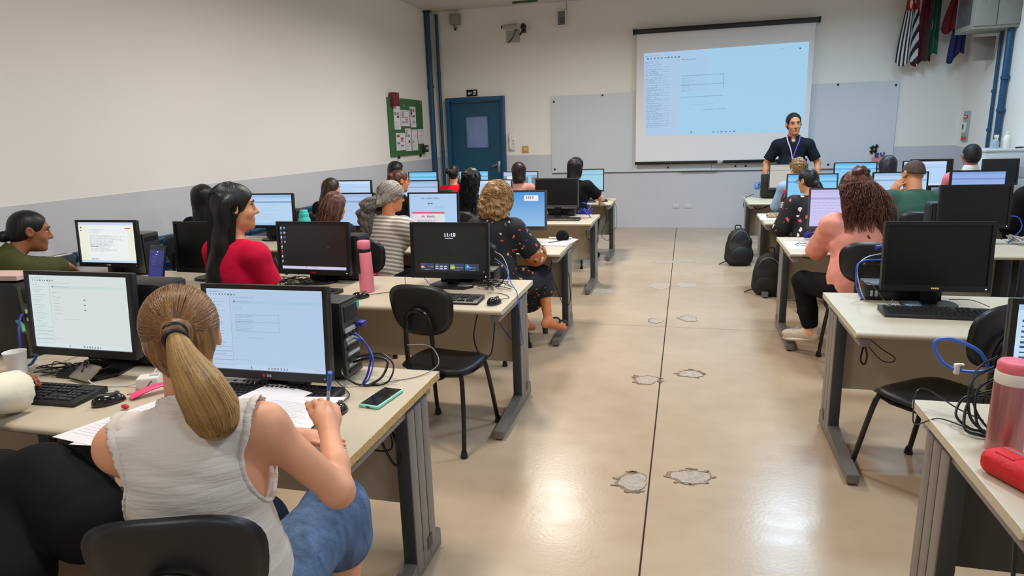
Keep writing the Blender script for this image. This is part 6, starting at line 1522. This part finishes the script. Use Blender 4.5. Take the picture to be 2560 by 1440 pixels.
# cup, adapter, card reader, ribbon
cu = thing('plastic_cup', 'white disposable plastic cup at the left edge', 'cup', (-2.555, 1.895, DZT)); MB().lathe([(.030, .0), (.030, .002), (.034, .05), (.0395, .1), (.0415, .106), (.0395, .106), (.037, .1), (.031, .05), (.027, .006), (.0, .006)][:-1], seg=28, caps=True).build('cup_wall', mat('cup_white', (232, 230, 226), .4), cu)
ad = thing('power_adapter', 'white power adapter block by the pink ribbon', 'adapter', (-1.93, 1.90, DZT), .5); MB().box((0, 0, .022), (.075, .06, .044), bev=.008, seg=3).build('adapter_body', m_wp, ad); MB().box((.02, -.0, .0445), (.03, .02, .003)).build('adapter_label', m_ink, ad, smooth=False)
cr = thing('portable_drive', 'small grey metal box leaning on cables below the white form monitor', 'drive', (-2.24, 1.915, DZT), -.25); MB().box((0, .0, .032), (.12, .075, .012), Matrix.Rotation(.55, 3, 'X'), bev=.003).build('drive_case', mat('drive_grey', (160, 150, 142), .35, metal=.6), cr); MB().box((0, .03, .012), (.10, .05, .02), bev=.003).build('drive_stand', m_black, cr)
rb = thing('pink_ribbon', 'bright pink ribbon lying beside the white power adapter', 'ribbon', (-1.87, 1.82, DZT)); MB().tube([(-.03, -.04, .008), (.0, .0, .022), (.035, .05, .028), (.09, .09, .02)], lambda u: .024 - .006 * u, seg=10, n=6, flat=.35).build('ribbon_band', mat('ribbon_hot_pink', (238, 70, 120), .5), rb)
bd_ = thing('candy', 'tiny red and white sweet on the jutting sheet', 'sweet', (-1.845, 1.70, DZT + .003)); MB().sphere((0, 0, .008), (.016, .009, .008), 12, 8).build('sweet_body', mat('sweet_red', (190, 40, 40), .3), bd_)
# pink bottle (second left row)
m_pink = mat('pink_plastic', (232, 128, 146), .45)
pb = bottle('water_bottle', 'pink flip-top water bottle on the second left desk', 'bottle', (-1.815, 3.46, DZT), [(.041, 0), (.044, .004), (.043, .12), (.040, .235), (.038, .24)], m_pink)
MB().lathe([(.037, .24), (.039, .245), (.039, .256), (.037, .26)], seg=20).build('dark_collar', m_black, pb); MB().lathe([(.036, .26), (.0385, .264), (.0385, .298), (.034, .306), (.020, .309)], seg=20).build('bottle_lid', m_pink, pb); MB().tube([(-.016, -.044, .245), (-.016, -.049, .18), (-.016, -.050, .12)], lambda u: .007 + .004 * u, seg=8, n=4, flat=.5).build('carry_strap', m_black, pb)
# teal bottle
m_teal = mat('teal_plastic', (64, 200, 190), .4)
tb = bottle('water_bottle', 'teal ribbed bottle behind the person in red T-shirt', 'bottle', (-3.29, 5.20, DZT), [(.05, 0), (.054, .006), (.054, .16), (.050, .17), (.054, .18), (.054, .20), (.042, .225)], m_teal); MB().lathe([(.042, .225), (.044, .23), (.044, .255), (.036, .262), (.036, .28), (.030, .29)], seg=20).build('bottle_lid', m_teal, tb)
# thermos + pencil case
th_ = bottle('thermos', 'metallic pink thermos with white collar at the right edge', 'thermos', (.862, 1.925, DZT), [(.040, 0), (.043, .004), (.043, .195), (.041, .2)], mat('rose_metal', (188, 128, 128), .3, metal=.7, noise=((60, 60, 1), .2)), seg=32)
MB().lathe([(.042, .198), (.0435, .202), (.0435, .226), (.041, .23)], seg=32).build('white_collar', m_wp, th_); MB().lathe([(.040, .23), (.0415, .233), (.0405, .252), (.036, .258)], seg=32).build('thermos_lid', mat('rose_lid', (226, 108, 122), .4), th_); MB().box((.042, -.018, .225), (.016, .022, .035), bev=.004).build('lid_clasp', MATS['rose_lid'], th_)
pc = thing('pencil_case', 'red fabric pencil case with grey zip at the right edge', 'pencil case', (.845, 1.70, DZT), math.radians(-64)); m_redf = mat('red_nylon', (206, 28, 34), .65, bump=(60, .5), noise=(20, .08))
MB().box((0, 0, .033), (.26, .095, .066), bev=.026, seg=4).build('case_body', m_redf, pc); MB().box((-.07, -.0, .0655), (.05, .06, .004), bev=.001, seg=1).build('seam_patch', m_redf, pc); MB().tube([(-.125, .012, .050), (-.09, .014, .0655), (.09, .014, .0655), (.125, .012, .050)], .006, seg=8, n=5, flat=.5).build('zip', mat('zip_grey', (110, 120, 112), .5), pc)
# clipboard, pouch, bags and books on the aisle desks
paper('white notes on a clipboard at the aisle end of the third left desk', [(-1.16, 5.18), (-.915, 5.13), (-.89, 5.50), (-1.11, 5.52)], Z + .004); tag(MB().box((-1.02, 5.33, DZT + .002), (.27, .37, .004), -.12, bev=.001, seg=1).build('clipboard', mat('board_pinkgrey', (196, 168, 168), .6)), 'pinkish clipboard under the white notes', 'clipboard')
pn = thing('pen', 'black pen lying on the clipboard notes', 'pen', (-1.03, 5.33, DZT + .008)); MB().cyl((-.05, -.06, 0), (.05, .06, .0), .004, seg=8).build('pen_barrel', m_black, pn); MB().cyl((.05, .06, 0), (.056, .067, 0), .004, .001, seg=8).build('pen_tip', m_logo, pn)
def lump(name, label, cat, loc, prims, m, h=.009, wob=None, cuts=True):
    t = thing(name, label, cat, loc); sdf_object(name + '_body', prims, h, m, t, 0, [(V3(0, 0, .0005), V3(0, 0, -1))] if cuts else [], wob); return t
pu = lump('pouch', 'black pouch beside the clipboard', 'pouch', (-.99, 5.42, DZT + .006), [E_((0, 0, .03), (.055, .035, .055), k=.02)], m_blackcloth, .007); MB().tube([(.03, -.036, .03), (.045, -.04, .05), (.03, -.03, .07)], .003, seg=6, n=4).build('zip_pull', m_black, pu)
kb_ = tag(MB().box((-1.02, 5.475, DZT + .010), (.20, .05, .018), .02, bev=.002, seg=1).build('cream_box', m_edge), 'small cream box at the far edge by the clipboard', 'box')
paper('printed sheet on the desk beside the person in salmon', [(.755, 5.12), (.94, 5.16), (.985, 5.50), (.77, 5.50)], Z)
gl = thing('glasses', 'folded black glasses on the printed sheet', 'glasses', (.87, 5.30, DZT + .003)); MB().tube([(-.05, 0, .004), (-.02, .02, .014), (.0, .005, .012), (.03, .02, .014), (.06, -.01, .004)], .003, seg=6, n=4).build('glasses_frame', m_black, gl); MB().tube([(.06, -.01, .004), (.0, -.04, .004), (-.05, -.05, .004)], .002, seg=6, n=3).build('temple_arm', m_black, gl)
paper('white notes on the desk beside the person in tropical print', [(.725, 6.80), (.90, 6.80), (.94, 7.22), (.74, 7.24)], Z); bx_ = lump('pencil_pouch', 'leopard-spotted pencil pouch on white notes', 'pencil pouch', (.885, 6.98, DZT + .002), [C_((-.07, 0, .022), (.09, .02, .022), .025, .025, k=.01)], floral('leopard_print', (196, 168, 128), [(90, 60, 40), (120, 84, 56), (70, 44, 30)], 60, .45, 1.5), .007); MB().tube([(-.07, 0, .048), (.0, .01, .049), (.09, .02, .048)], .004, seg=6, n=3).build('zip', MATS['zip_grey'], bx_)
sd_ = bottle('soda_bottle', 'clear soft drink bottle with red cap and label beside the cyan monitor', 'bottle', (.955, 7.0, DZT), [(.03, 0), (.035, .006), (.035, .06), (.032, .075), (.035, .09), (.035, .17), (.03, .20), (.016, .235), (.013, .25)], mat('cola_plastic', (70, 36, 30), .12)); MB().lathe([(.0356, .10), (.0358, .105), (.0358, .155), (.0356, .16)], seg=20).build('bottle_label', floral('label_print', (200, 196, 190), [(40, 40, 40), (90, 90, 90)], 70, .5, .7), sd_); MB().lathe([(.015, .245), (.0155, .25), (.0155, .272), (.013, .275)], seg=14).build('bottle_cap', mat('cap_red', (220, 30, 40), .4), sd_)
paper('white sheet under the end of the large keyboard', [(1.40, 3.27), (1.52, 3.28), (1.52, 3.42), (1.40, 3.43)], Z)
# tablet leaning, folders, books
tbk = thing('tablet', 'tablet with violet-blue screen propped up beside the dark monitor', 'tablet', (-3.37, 3.50, DZT), math.radians(-14)); R_t = Matrix.Rotation(math.radians(-14), 4, 'X')
o = MB().box((0, 0, .125), (.165, .010, .25), bev=.004).build('tablet_body', m_bezel, tbk); o.data.transform(R_t); c = Canvas(30, 44, (54, 52, 124)); c.rect(.0, .0, 1, .08, (30, 30, 60)); c.rect(.5, .12, .56, .17, (220, 220, 240)); c.rect(.4, .2, .5, .23, (200, 200, 230)); c.lines(.2, .28, .6, .5, 5, (90, 90, 160), 3); c.rect(.1, .6, .9, .95, (62, 64, 140))
o = pix_object('tablet_screen', c, .148, .228, pix_mat('tablet_light', .8, .2), tbk, (-.074, -.0065, .011)); o.data.transform(R_t); MB().box((0, .065, .006), (.10, .13, .012), bev=.003).build('tablet_stand', m_black, tbk)
for k in range(4):
    tag(MB().box((-4.155 + .022 * k, 3.50, DZT + .09), (.016, .14, .18 - .012 * (k % 2)), Matrix.Rotation(.10, 3, 'Y'), bev=.002, seg=1).build('file_folder', [m_dull, mat('folder_grey', (120, 118, 126), .5), m_paper, mat('folder_dark', (60, 62, 76), .5)][k]), ['pale grey', 'mid grey', 'white', 'dark slate'][k] + ' folder standing by the person in olive shirt', 'folder', 'standing folders')
tag(MB().box((-2.86, 2.15, DZT + .352), (.24, .12, .022), .1, bev=.002, seg=1).build('book', mat('book_pink', (206, 176, 168), .7)), 'pale closed book lying on the tower at the left edge', 'book')
nbk = thing('notebook', 'pink-white notebook on the desk behind the person in red T-shirt', 'notebook', (-3.05, 5.02, DZT), .05); MB().box((0, 0, .012), (.30, .2, .02), bev=.002, seg=1).build('page_block', m_paper, nbk, smooth=False); MB().box((0, 0, .024), (.305, .205, .003)).build('cover', mat('cover_pinkish', (222, 196, 200), .6), nbk, smooth=False)
cp = thing('charger_clip', 'small white plug lying by the teal bottle', 'plug', (-3.36, 5.10, DZT)); MB().box((0, 0, .012), (.07, .035, .024), .3, bev=.006).build('plug_body', m_wp, cp); MB().cyl((.03, .01, .012), (.055, .018, .012), .006).build('plug_neck', m_wp, cp)
hbs = thing('shoulder_bag', 'bright red bag strap hanging on the chair of the person in stripes', 'bag', (-2.215, 4.40, 0)); MB().tube([(-.02, -.02, .90), (.0, -.025, .85), (.012, -.03, .70), (.02, -.03, .5)], .012, seg=8, n=4, flat=.5).build('bag_strap', m_redf, hbs); sdf_object('bag_body', [E_((.03, -.0, .40), (.12, .05, .13), k=.02)], .012, m_redf, hbs, 0, (), (noise3(40, 3), .003))
# backpacks on the floor
def backpack(label, loc, rz, s, lean):
    t = thing('backpack', label, 'backpack', loc, math.radians(rz)); R = rotm(0, lean, 0)
    def q(x, y, z): return R @ (V3(x, y, z) * s)
    m = mat('backpack_black', (24, 24, 26), .7, bump=(40, .35))
    sdf_object('backpack_body', [E_(q(0, 0, .20), V3(.155, .095, .24) * s, R, k=.05), E_(q(0, -.01, .10), V3(.165, .105, .13) * s, R, k=.05)], .010, m, t, 0, [(V3(0, 0, .001), V3(0, 0, -1))], (noise3(28, 4), .005))
    sdf_object('front_pocket', [E_(q(0, -.085, .13), V3(.115, .04, .10) * s, R, k=.03)], .009, m, t, 0, [(V3(0, 0, .001), V3(0, 0, -1))])
    for sd in (-1, 1): MB().tube([q(sd * .06, .08, .40), q(sd * .075, .13, .30), q(sd * .08, .125, .12), q(sd * .10, .10, .04)], .014, seg=8, n=4, flat=.4).build('shoulder_strap', m, t)
    MB().tube([q(-.03, .05, .42), q(-.03, .06, .465), q(.03, .06, .465), q(.03, .05, .42)], .008, seg=6, n=3).build('grab_handle', m, t); MB().tube([q(-.11, -.05, .30), q(-.06, -.075, .385), q(0, -.075, .41), q(.06, -.075, .385), q(.11, -.05, .30)], .004, seg=6, n=4).build('zip', MATS['zip_grey'], t)
    MB().tube([q(-.12, .03, .05), q(-.19, .0, .03), q(-.23, -.02, .012)], .006, seg=6, n=3).build('strap_end', m, t)
    return t
backpack('black backpack standing in the aisle by the front right desk', (.655, 8.28, 0), 10, 1.02, 5)
backpack('black backpack slumped under the fourth right desk', (.835, 6.78, 0), -12, 1.0, -8)

# ------------------------------------------------------------------ cables
m_cb = mat('cable_black', (18, 18, 19), .4); m_cblue = mat('cable_blue', (52, 96, 196), .4); m_cdb = mat('cable_navy', (52, 54, 160), .4); m_cw = mat('cable_white', (206, 202, 196), .5); m_cg = mat('cable_grey', (128, 124, 122), .5)
def cable(label, pts, r=.003, m=None, n=7, sag=0):
    o = Vector(pts[0]); t = MB().tube([Vector(p) - o for p in pts], r, seg=6, n=n).build('cable', m or m_cb); t.location = o
    return tag(t, label, 'cable', 'loose computer cables')
D0 = DZT
G1 = (-1.128, 2.05, D0 + .004)
cable('bright blue network cable arching down behind the mint phone', [(-1.20, 2.14, D0 + .17), (-1.15, 2.11, D0 + .165), (-1.10, 2.08, D0 + .12), (-1.105, 2.06, D0 + .05), G1], .0045, m_cdb)
cable('thin blue cable beside the bright one on the nearest desk', [(-1.20, 2.15, D0 + .15), (-1.13, 2.10, D0 + .15), (-1.085, 2.07, D0 + .10), (-1.10, 2.055, D0 + .03), G1], .003, m_cblue)
cable('thick black power cable from the tower to the desk hole', [(-1.20, 2.13, D0 + .06), (-1.12, 2.12, D0 + .085), (-1.05, 2.11, D0 + .08), (-1.06, 2.08, D0 + .03), (-1.10, 2.05, D0 + .006), (-1.125, 2.05, D0 + .004)], .005)
cable('black cable bowing over the desk corner beside the tower', [(-1.20, 2.16, D0 + .07), (-1.10, 2.16, D0 + .09), (-1.03, 2.12, D0 + .06), (-1.04, 2.07, D0 + .01), (-1.12, 2.05, D0 + .004)], .0035)
cable('black cable curving from the tower to the desk hole near the keyboard', [(-1.21, 2.06, D0 + .06), (-1.19, 2.03, D0 + .045), (-1.15, 2.04, D0 + .012), G1], .004)
cable('thin black mouse lead beside the mint phone', [(-1.11, 1.86, D0 + .01), (-1.12, 1.93, D0 + .006), (-1.14, 1.97, D0 + .005), (-1.20, 2.02, D0 + .012), (-1.24, 2.05, D0 + .02)], .0018)
cable('thin grey wire looping past the far desk corner', [(-1.13, 2.04, D0 + .005), (-1.05, 2.09, D0 + .005), (-.95, 2.18, D0 + .004), (-.915, 2.28, D0 + .02), (-.98, 2.36, D0 + .06), (-1.08, 2.36, D0 + .06)], .0018, m_cg)
cable('black cable loop hanging under the nearest desk end', [(-1.06, 2.0, .70), (-1.05, 1.98, .62), (-1.0, 1.96, .52), (-.965, 1.95, .49), (-.955, 1.96, .53), (-1.0, 1.99, .62), (-1.05, 2.0, .69)], .0045)
cable('second black cable loop hanging under the nearest desk', [(-1.10, 2.0, .70), (-1.13, 1.99, .58), (-1.10, 1.98, .535), (-1.02, 1.97, .53), (-.985, 1.97, .56), (-1.02, 1.99, .66)], .0032)
cable('thin black lead dropping below the nearest desk', [(-1.12, 1.98, .69), (-1.14, 1.96, .60), (-1.20, 1.92, .50), (-1.24, 1.90, .40)], .0028)
cable('blue cable hanging from the tower at the left edge', [(-2.70, 2.12, D0 + .18), (-2.62, 2.06, D0 + .16), (-2.57, 2.02, D0 + .10), (-2.60, 1.99, D0 + .02), (-2.66, 1.99, D0 + .008)], .006, m_cblue)
cable('second blue cable of the tower at the left edge', [(-2.72, 2.08, D0 + .20), (-2.68, 2.03, D0 + .17), (-2.66, 2.0, D0 + .08), (-2.68, 1.98, D0 + .008)], .005, m_cdb)
cable('green cable plug at the left edge tower', [(-2.75, 2.08, D0 + .17), (-2.69, 2.05, D0 + .165), (-2.66, 2.03, D0 + .14)], .008, mat('cable_green', (70, 150, 90), .5))
cable('grey wire rising beside the white form monitor', [(-2.66, 2.14, D0 + .21), (-2.58, 2.12, D0 + .21), (-2.53, 2.10, D0 + .16), (-2.54, 2.09, D0 + .11)], .003, m_cg)
rr = random.Random(4)
def tangle(label, c, rad, n, count, r=.0022, m=None, zmax=.03):
    for k in range(count):
        pts = []; a0 = rr.random() * 6.28
        for i in range(n):
            a = a0 + i * (1.0 + rr.random() * .9); q = rad * (.35 + .65 * rr.random()); pts.append((c[0] + q * math.cos(a), c[1] + q * .55 * math.sin(a), c[2] + .004 + zmax * rr.random() * (1 if 0 < i < n - 1 else .1)))
        o_ = cable(label, pts, r, m); o_['group'] = label
tangle('coil of black lead behind the left keyboard', (-2.42, 1.97, D0), .13, 8, 4)
tangle('black lead looping under the white form monitor', (-2.22, 1.95, D0 + .01), .08, 7, 3, zmax=.06)
cable('white cable of the small grey box', [(-2.20, 1.88, D0 + .02), (-2.13, 1.86, D0 + .006), (-2.02, 1.88, D0 + .004), (-1.96, 1.885, D0 + .02)], .0028, m_cw)
cable('white lead from the power adapter', [(-1.94, 1.93, D0 + .03), (-1.97, 1.99, D0 + .045), (-2.0, 2.03, D0 + .05)], .0028, m_cw)
cable('thin lead of the glossy left mouse', [(-1.925, 1.79, D0 + .012), (-1.90, 1.84, D0 + .01), (-1.90, 1.88, D0 + .03), (-1.94, 1.95, D0 + .006)], .002)
tangle('thin black lead beside the person in red T-shirt', (-2.36, 3.52, D0), .17, 9, 5, .0026, zmax=.05)
cable('bright blue cable beside the lilac-taskbar monitor', [(-2.62, 3.75, D0 + .14), (-2.55, 3.68, D0 + .10), (-2.47, 3.64, D0 + .05), (-2.45, 3.70, D0 + .12), (-2.42, 3.74, D0 + .13)], .0035, m_cdb)
cable('grey cable drooping behind the person in red T-shirt', [(-2.75, 3.75, D0 + .20), (-2.66, 3.72, D0 + .18), (-2.58, 3.66, D0 + .12), (-2.50, 3.6, D0 + .06), (-2.45, 3.52, D0 + .004)], .003, m_cg)
cable('mouse lead winding round the pink bottle', [(-1.76, 3.35, D0 + .01), (-1.70, 3.42, D0 + .004), (-1.62, 3.55, D0 + .004), (-1.66, 3.68, D0 + .05), (-1.58, 3.72, D0 + .05), (-1.52, 3.7, D0 + .004)], .0018)
cable('thin dark lead across the second left desk', [(-1.62, 3.60, D0 + .004), (-1.48, 3.58, D0 + .004), (-1.38, 3.52, D0 + .02), (-1.30, 3.46, D0 + .006), (-1.20, 3.40, D0 + .02)], .0018)
tangle('black lead right of the clock-screen monitor', (-1.09, 3.62, D0), .13, 8, 4, .0022, zmax=.05)
cable('black cables rising behind the clock-screen monitor', [(-1.10, 3.72, D0 + .14), (-1.05, 3.68, D0 + .13), (-1.02, 3.66, D0 + .06), (-1.07, 3.64, D0 + .006)], .004)
cable('light blue cable sweeping over the second desk corner', [(-1.10, 3.74, D0 + .16), (-1.02, 3.68, D0 + .12), (-.96, 3.58, D0 + .05), (-.905, 3.50, D0 + .01), (-.885, 3.46, .66), (-.885, 3.50, .50), (-.92, 3.62, .40), (-1.0, 3.68, .42), (-1.08, 3.66, .56), (-1.08, 3.66, .70)], .003, m_cblue)
cable('white cable beside the light blue one behind the second desk', [(-1.10, 3.75, D0 + .20), (-1.04, 3.72, D0 + .17), (-1.0, 3.68, D0 + .08), (-1.02, 3.64, D0 + .006)], .0022, m_cw)
cable('black cable loop hanging below the second left desk', [(-1.06, 3.25, .70), (-1.09, 3.25, .56), (-1.06, 3.25, .46), (-1.0, 3.25, .46), (-.975, 3.25, .58), (-.97, 3.25, .69)], .004)
cable('thin lead of the mouse near the aisle', [(-.955, 3.335, D0 + .012), (-.93, 3.42, D0 + .004), (-1.0, 3.50, D0 + .004), (-1.08, 3.50, D0 + .004)], .0018)
cable('black lead dangling below the third left desk', [(-1.02, 5.3, .70), (-1.05, 5.2, .55), (-.98, 5.15, .35), (-.93, 5.15, .24), (-.89, 5.2, .30), (-.93, 5.3, .58), (-.96, 5.35, .69)], .0035)
tangle('thick lead bunched under the third left desk end', (-.97, 5.33, .655), .05, 7, 3, .005)
tangle('dark lead behind the dark grey-framed monitor', (-1.02, 6.95, D0 + .03), .09, 8, 3, .004, m_cdb, .07)
cable('white-blue cable arcing beside the dark grey-framed monitor', [(-1.08, 7.1, D0 + .15), (-.98, 7.05, D0 + .12), (-1.0, 6.98, D0 + .06), (-.96, 6.92, D0 + .01)], .005, m_cblue)
cable('black lead hanging below the fourth left desk', [(-1.0, 6.95, .70), (-1.0, 6.9, .55), (-.95, 6.88, .52), (-.93, 6.9, .66)], .005)
cable('black lead trailing to the floor below the front left desk', [(-1.05, 8.8, .70), (-1.0, 8.75, .50), (-1.06, 8.7, .30), (-.98, 8.68, .22), (-.94, 8.7, .3), (-.98, 8.8, .55)], .004)
cable('thin wire hanging off the front left desk corner', [(-1.0, 8.66, D0 + .01), (-.90, 8.70, D0 + .002), (-.865, 8.72, .60), (-.87, 8.74, .40), (-.93, 8.76, .34)], .0025)
# right block
cable('blue cable arching left of the big dark monitor', [(.985, 3.68, D0 + .20), (.90, 3.65, D0 + .20), (.86, 3.62, D0 + .17), (.87, 3.62, D0 + .06), (.905, 3.615, D0 + .003)], .0045, m_cblue)
cable('white-ended grey cable left of the big dark monitor', [(.985, 3.69, D0 + .23), (.91, 3.66, D0 + .215), (.865, 3.63, D0 + .165), (.885, 3.62, D0 + .06), (.91, 3.615, D0 + .003)], .003, m_cw)
cable('navy video plug cable left of the big dark monitor', [(.99, 3.68, D0 + .27), (.95, 3.66, D0 + .265)], .012, m_cdb, n=2)
cable('black cable running to the desk hole left of the big dark monitor', [(1.0, 3.64, D0 + .04), (.96, 3.62, D0 + .03), (.92, 3.615, D0 + .01), (.89, 3.62, D0 + .003)], .004)
cable('keyboard lead left of the big dark monitor', [(.90, 3.62, D0 + .09), (.93, 3.60, D0 + .09), (.97, 3.52, D0 + .03), (.985, 3.46, D0 + .02), (1.01, 3.52, D0 + .03)], .002)
cable('red cable behind the big dark monitor', [(.89, 3.66, D0 + .07), (.93, 3.66, D0 + .085), (.99, 3.68, D0 + .08)], .003, mat('cable_red', (170, 40, 50), .5))
cable('thin lead arching over the large keyboard', [(1.27, 3.56, D0 + .03), (1.35, 3.52, D0 + .04), (1.40, 3.44, D0 + .028)], .0018)
cable('black cable loops dangling under the second right desk', [(.86, 3.50, .70), (.84, 3.46, .62), (.88, 3.44, .56), (.90, 3.44, .50), (.895, 3.45, .45), (.875, 3.45, .48), (.89, 3.46, .60), (.88, 3.5, .69)], .0045)
cable('long thin black lead under the second right desk', [(.89, 3.46, .60), (.96, 3.44, .54), (1.02, 3.43, .50), (1.01, 3.43, .475), (.96, 3.43, .485), (.90, 3.45, .55)], .0025)
cable('bunched black lead below the corner of the second right desk', [(.82, 3.42, .695), (.81, 3.40, .64), (.83, 3.38, .60), (.86, 3.40, .64), (.90, 3.46, .69)], .004)
cable('dark cable under the far side of the second right desk', [(1.20, 3.60, .70), (1.35, 3.58, .66), (1.5, 3.58, .68), (1.6, 3.6, .70)], .006)
cable('thick blue network cable loop beside the thermos', [(.90, 2.16, D0 + .15), (.87, 2.17, D0 + .205), (.80, 2.18, D0 + .235), (.755, 2.18, D0 + .225), (.765, 2.17, D0 + .18), (.80, 2.16, D0 + .15), (.85, 2.15, D0 + .145), (.91, 2.16, D0 + .15)], .0055, m_cblue)
cl = thing('cable_clip', 'white plastic clip on the thick blue cable loop', 'clip', (.812, 2.155, D0 + .14)); MB().box((0, 0, .01), (.014, .016, .032), bev=.003).build('clip_body', m_wp, cl); MB().box((.008, -.004, .026), (.018, .012, .005), bev=.001).build('clip_tab', m_wp, cl)
for k, (a, b) in enumerate([((.90, 2.13, D0 + .17), (.82, 2.05, D0 + .05)), ((.905, 2.12, D0 + .14), (.835, 2.03, D0 + .03)), ((.91, 2.14, D0 + .20), (.84, 2.08, D0 + .07)), ((.90, 2.10, D0 + .11), (.80, 2.02, D0 + .02)), ((.905, 2.11, D0 + .08), (.79, 2.06, D0 + .04))]):
    cable('%s black cable drooping behind the thermos' % ['outer', 'second', 'high', 'inner', 'lowest'][k], [a, ((a[0] + b[0]) / 2 - .02, (a[1] + b[1]) / 2 + .02, (a[2] + b[2]) / 2 + .02), b, (b[0] + .03, b[1] - .03, D0 + .012), (b[0] + .07, b[1] - .02, D0 + .006)], .0045 - .0005 * (k % 3))
cable('thin black wire sticking out beyond the nearest right desk', [(.87, 2.08, D0 + .02), (.82, 2.14, D0 + .03), (.76, 2.20, D0 + .06), (.72, 2.18, D0 + .06), (.705, 2.14, D0 + .0), (.71, 2.12, D0 - .025), (.76, 2.10, D0 + .008), (.82, 2.05, D0 + .006), (.86, 2.02, D0 + .004)], .0022)
cable('black cable down the inner side of the nearest right desk', [(.83, 1.75, .70), (.84, 1.73, .45), (.84, 1.72, .20), (.84, 1.72, .06)], .005)
tangle('white cord in the heap on the third right desk', (2.36, 5.48, D0 + .01), .09, 9, 6, .004, m_cw, .05)
cable('bright blue cord beside the white cord heap', [(2.29, 5.52, D0 + .20), (2.34, 5.50, D0 + .19), (2.36, 5.48, D0 + .12), (2.31, 5.46, D0 + .05), (2.28, 5.46, D0 + .01)], .004, m_cblue)
cable('black lead over the desk edge of the front right row', [(.86, 9.0, D0 + .05), (.80, 8.96, D0 + .03), (.75, 8.95, D0 + .0), (.735, 8.95, .66), (.745, 8.96, .62)], .004)
tangle('pale blue lead looped behind the front right tower', (.90, 9.08, D0 + .10), .06, 8, 4, .005, mat('cable_pale_blue', (120, 160, 210), .5), .10)
tangle('navy lead on the third right desk by the salmon sleeve', (.97, 5.60, D0 + .01), .06, 7, 3, .004, m_cdb, .05)
cable('black lead looping below the third right desk', [(.84, 5.3, .70), (.86, 5.28, .66), (.95, 5.26, .655), (1.05, 5.3, .69)], .004)
cable('black lead looping below the front right desk', [(.80, 8.7, .70), (.86, 8.66, .64), (.95, 8.66, .65), (1.05, 8.7, .70)], .006)
cable('yellowish wire behind the chair of the person in white blouse', [(-1.30, 1.02, .56), (-1.29, 1.0, .50), (-1.275, .99, .42), (-1.27, .99, .3)], .002, mat('cable_yellow', (190, 180, 110), .5))
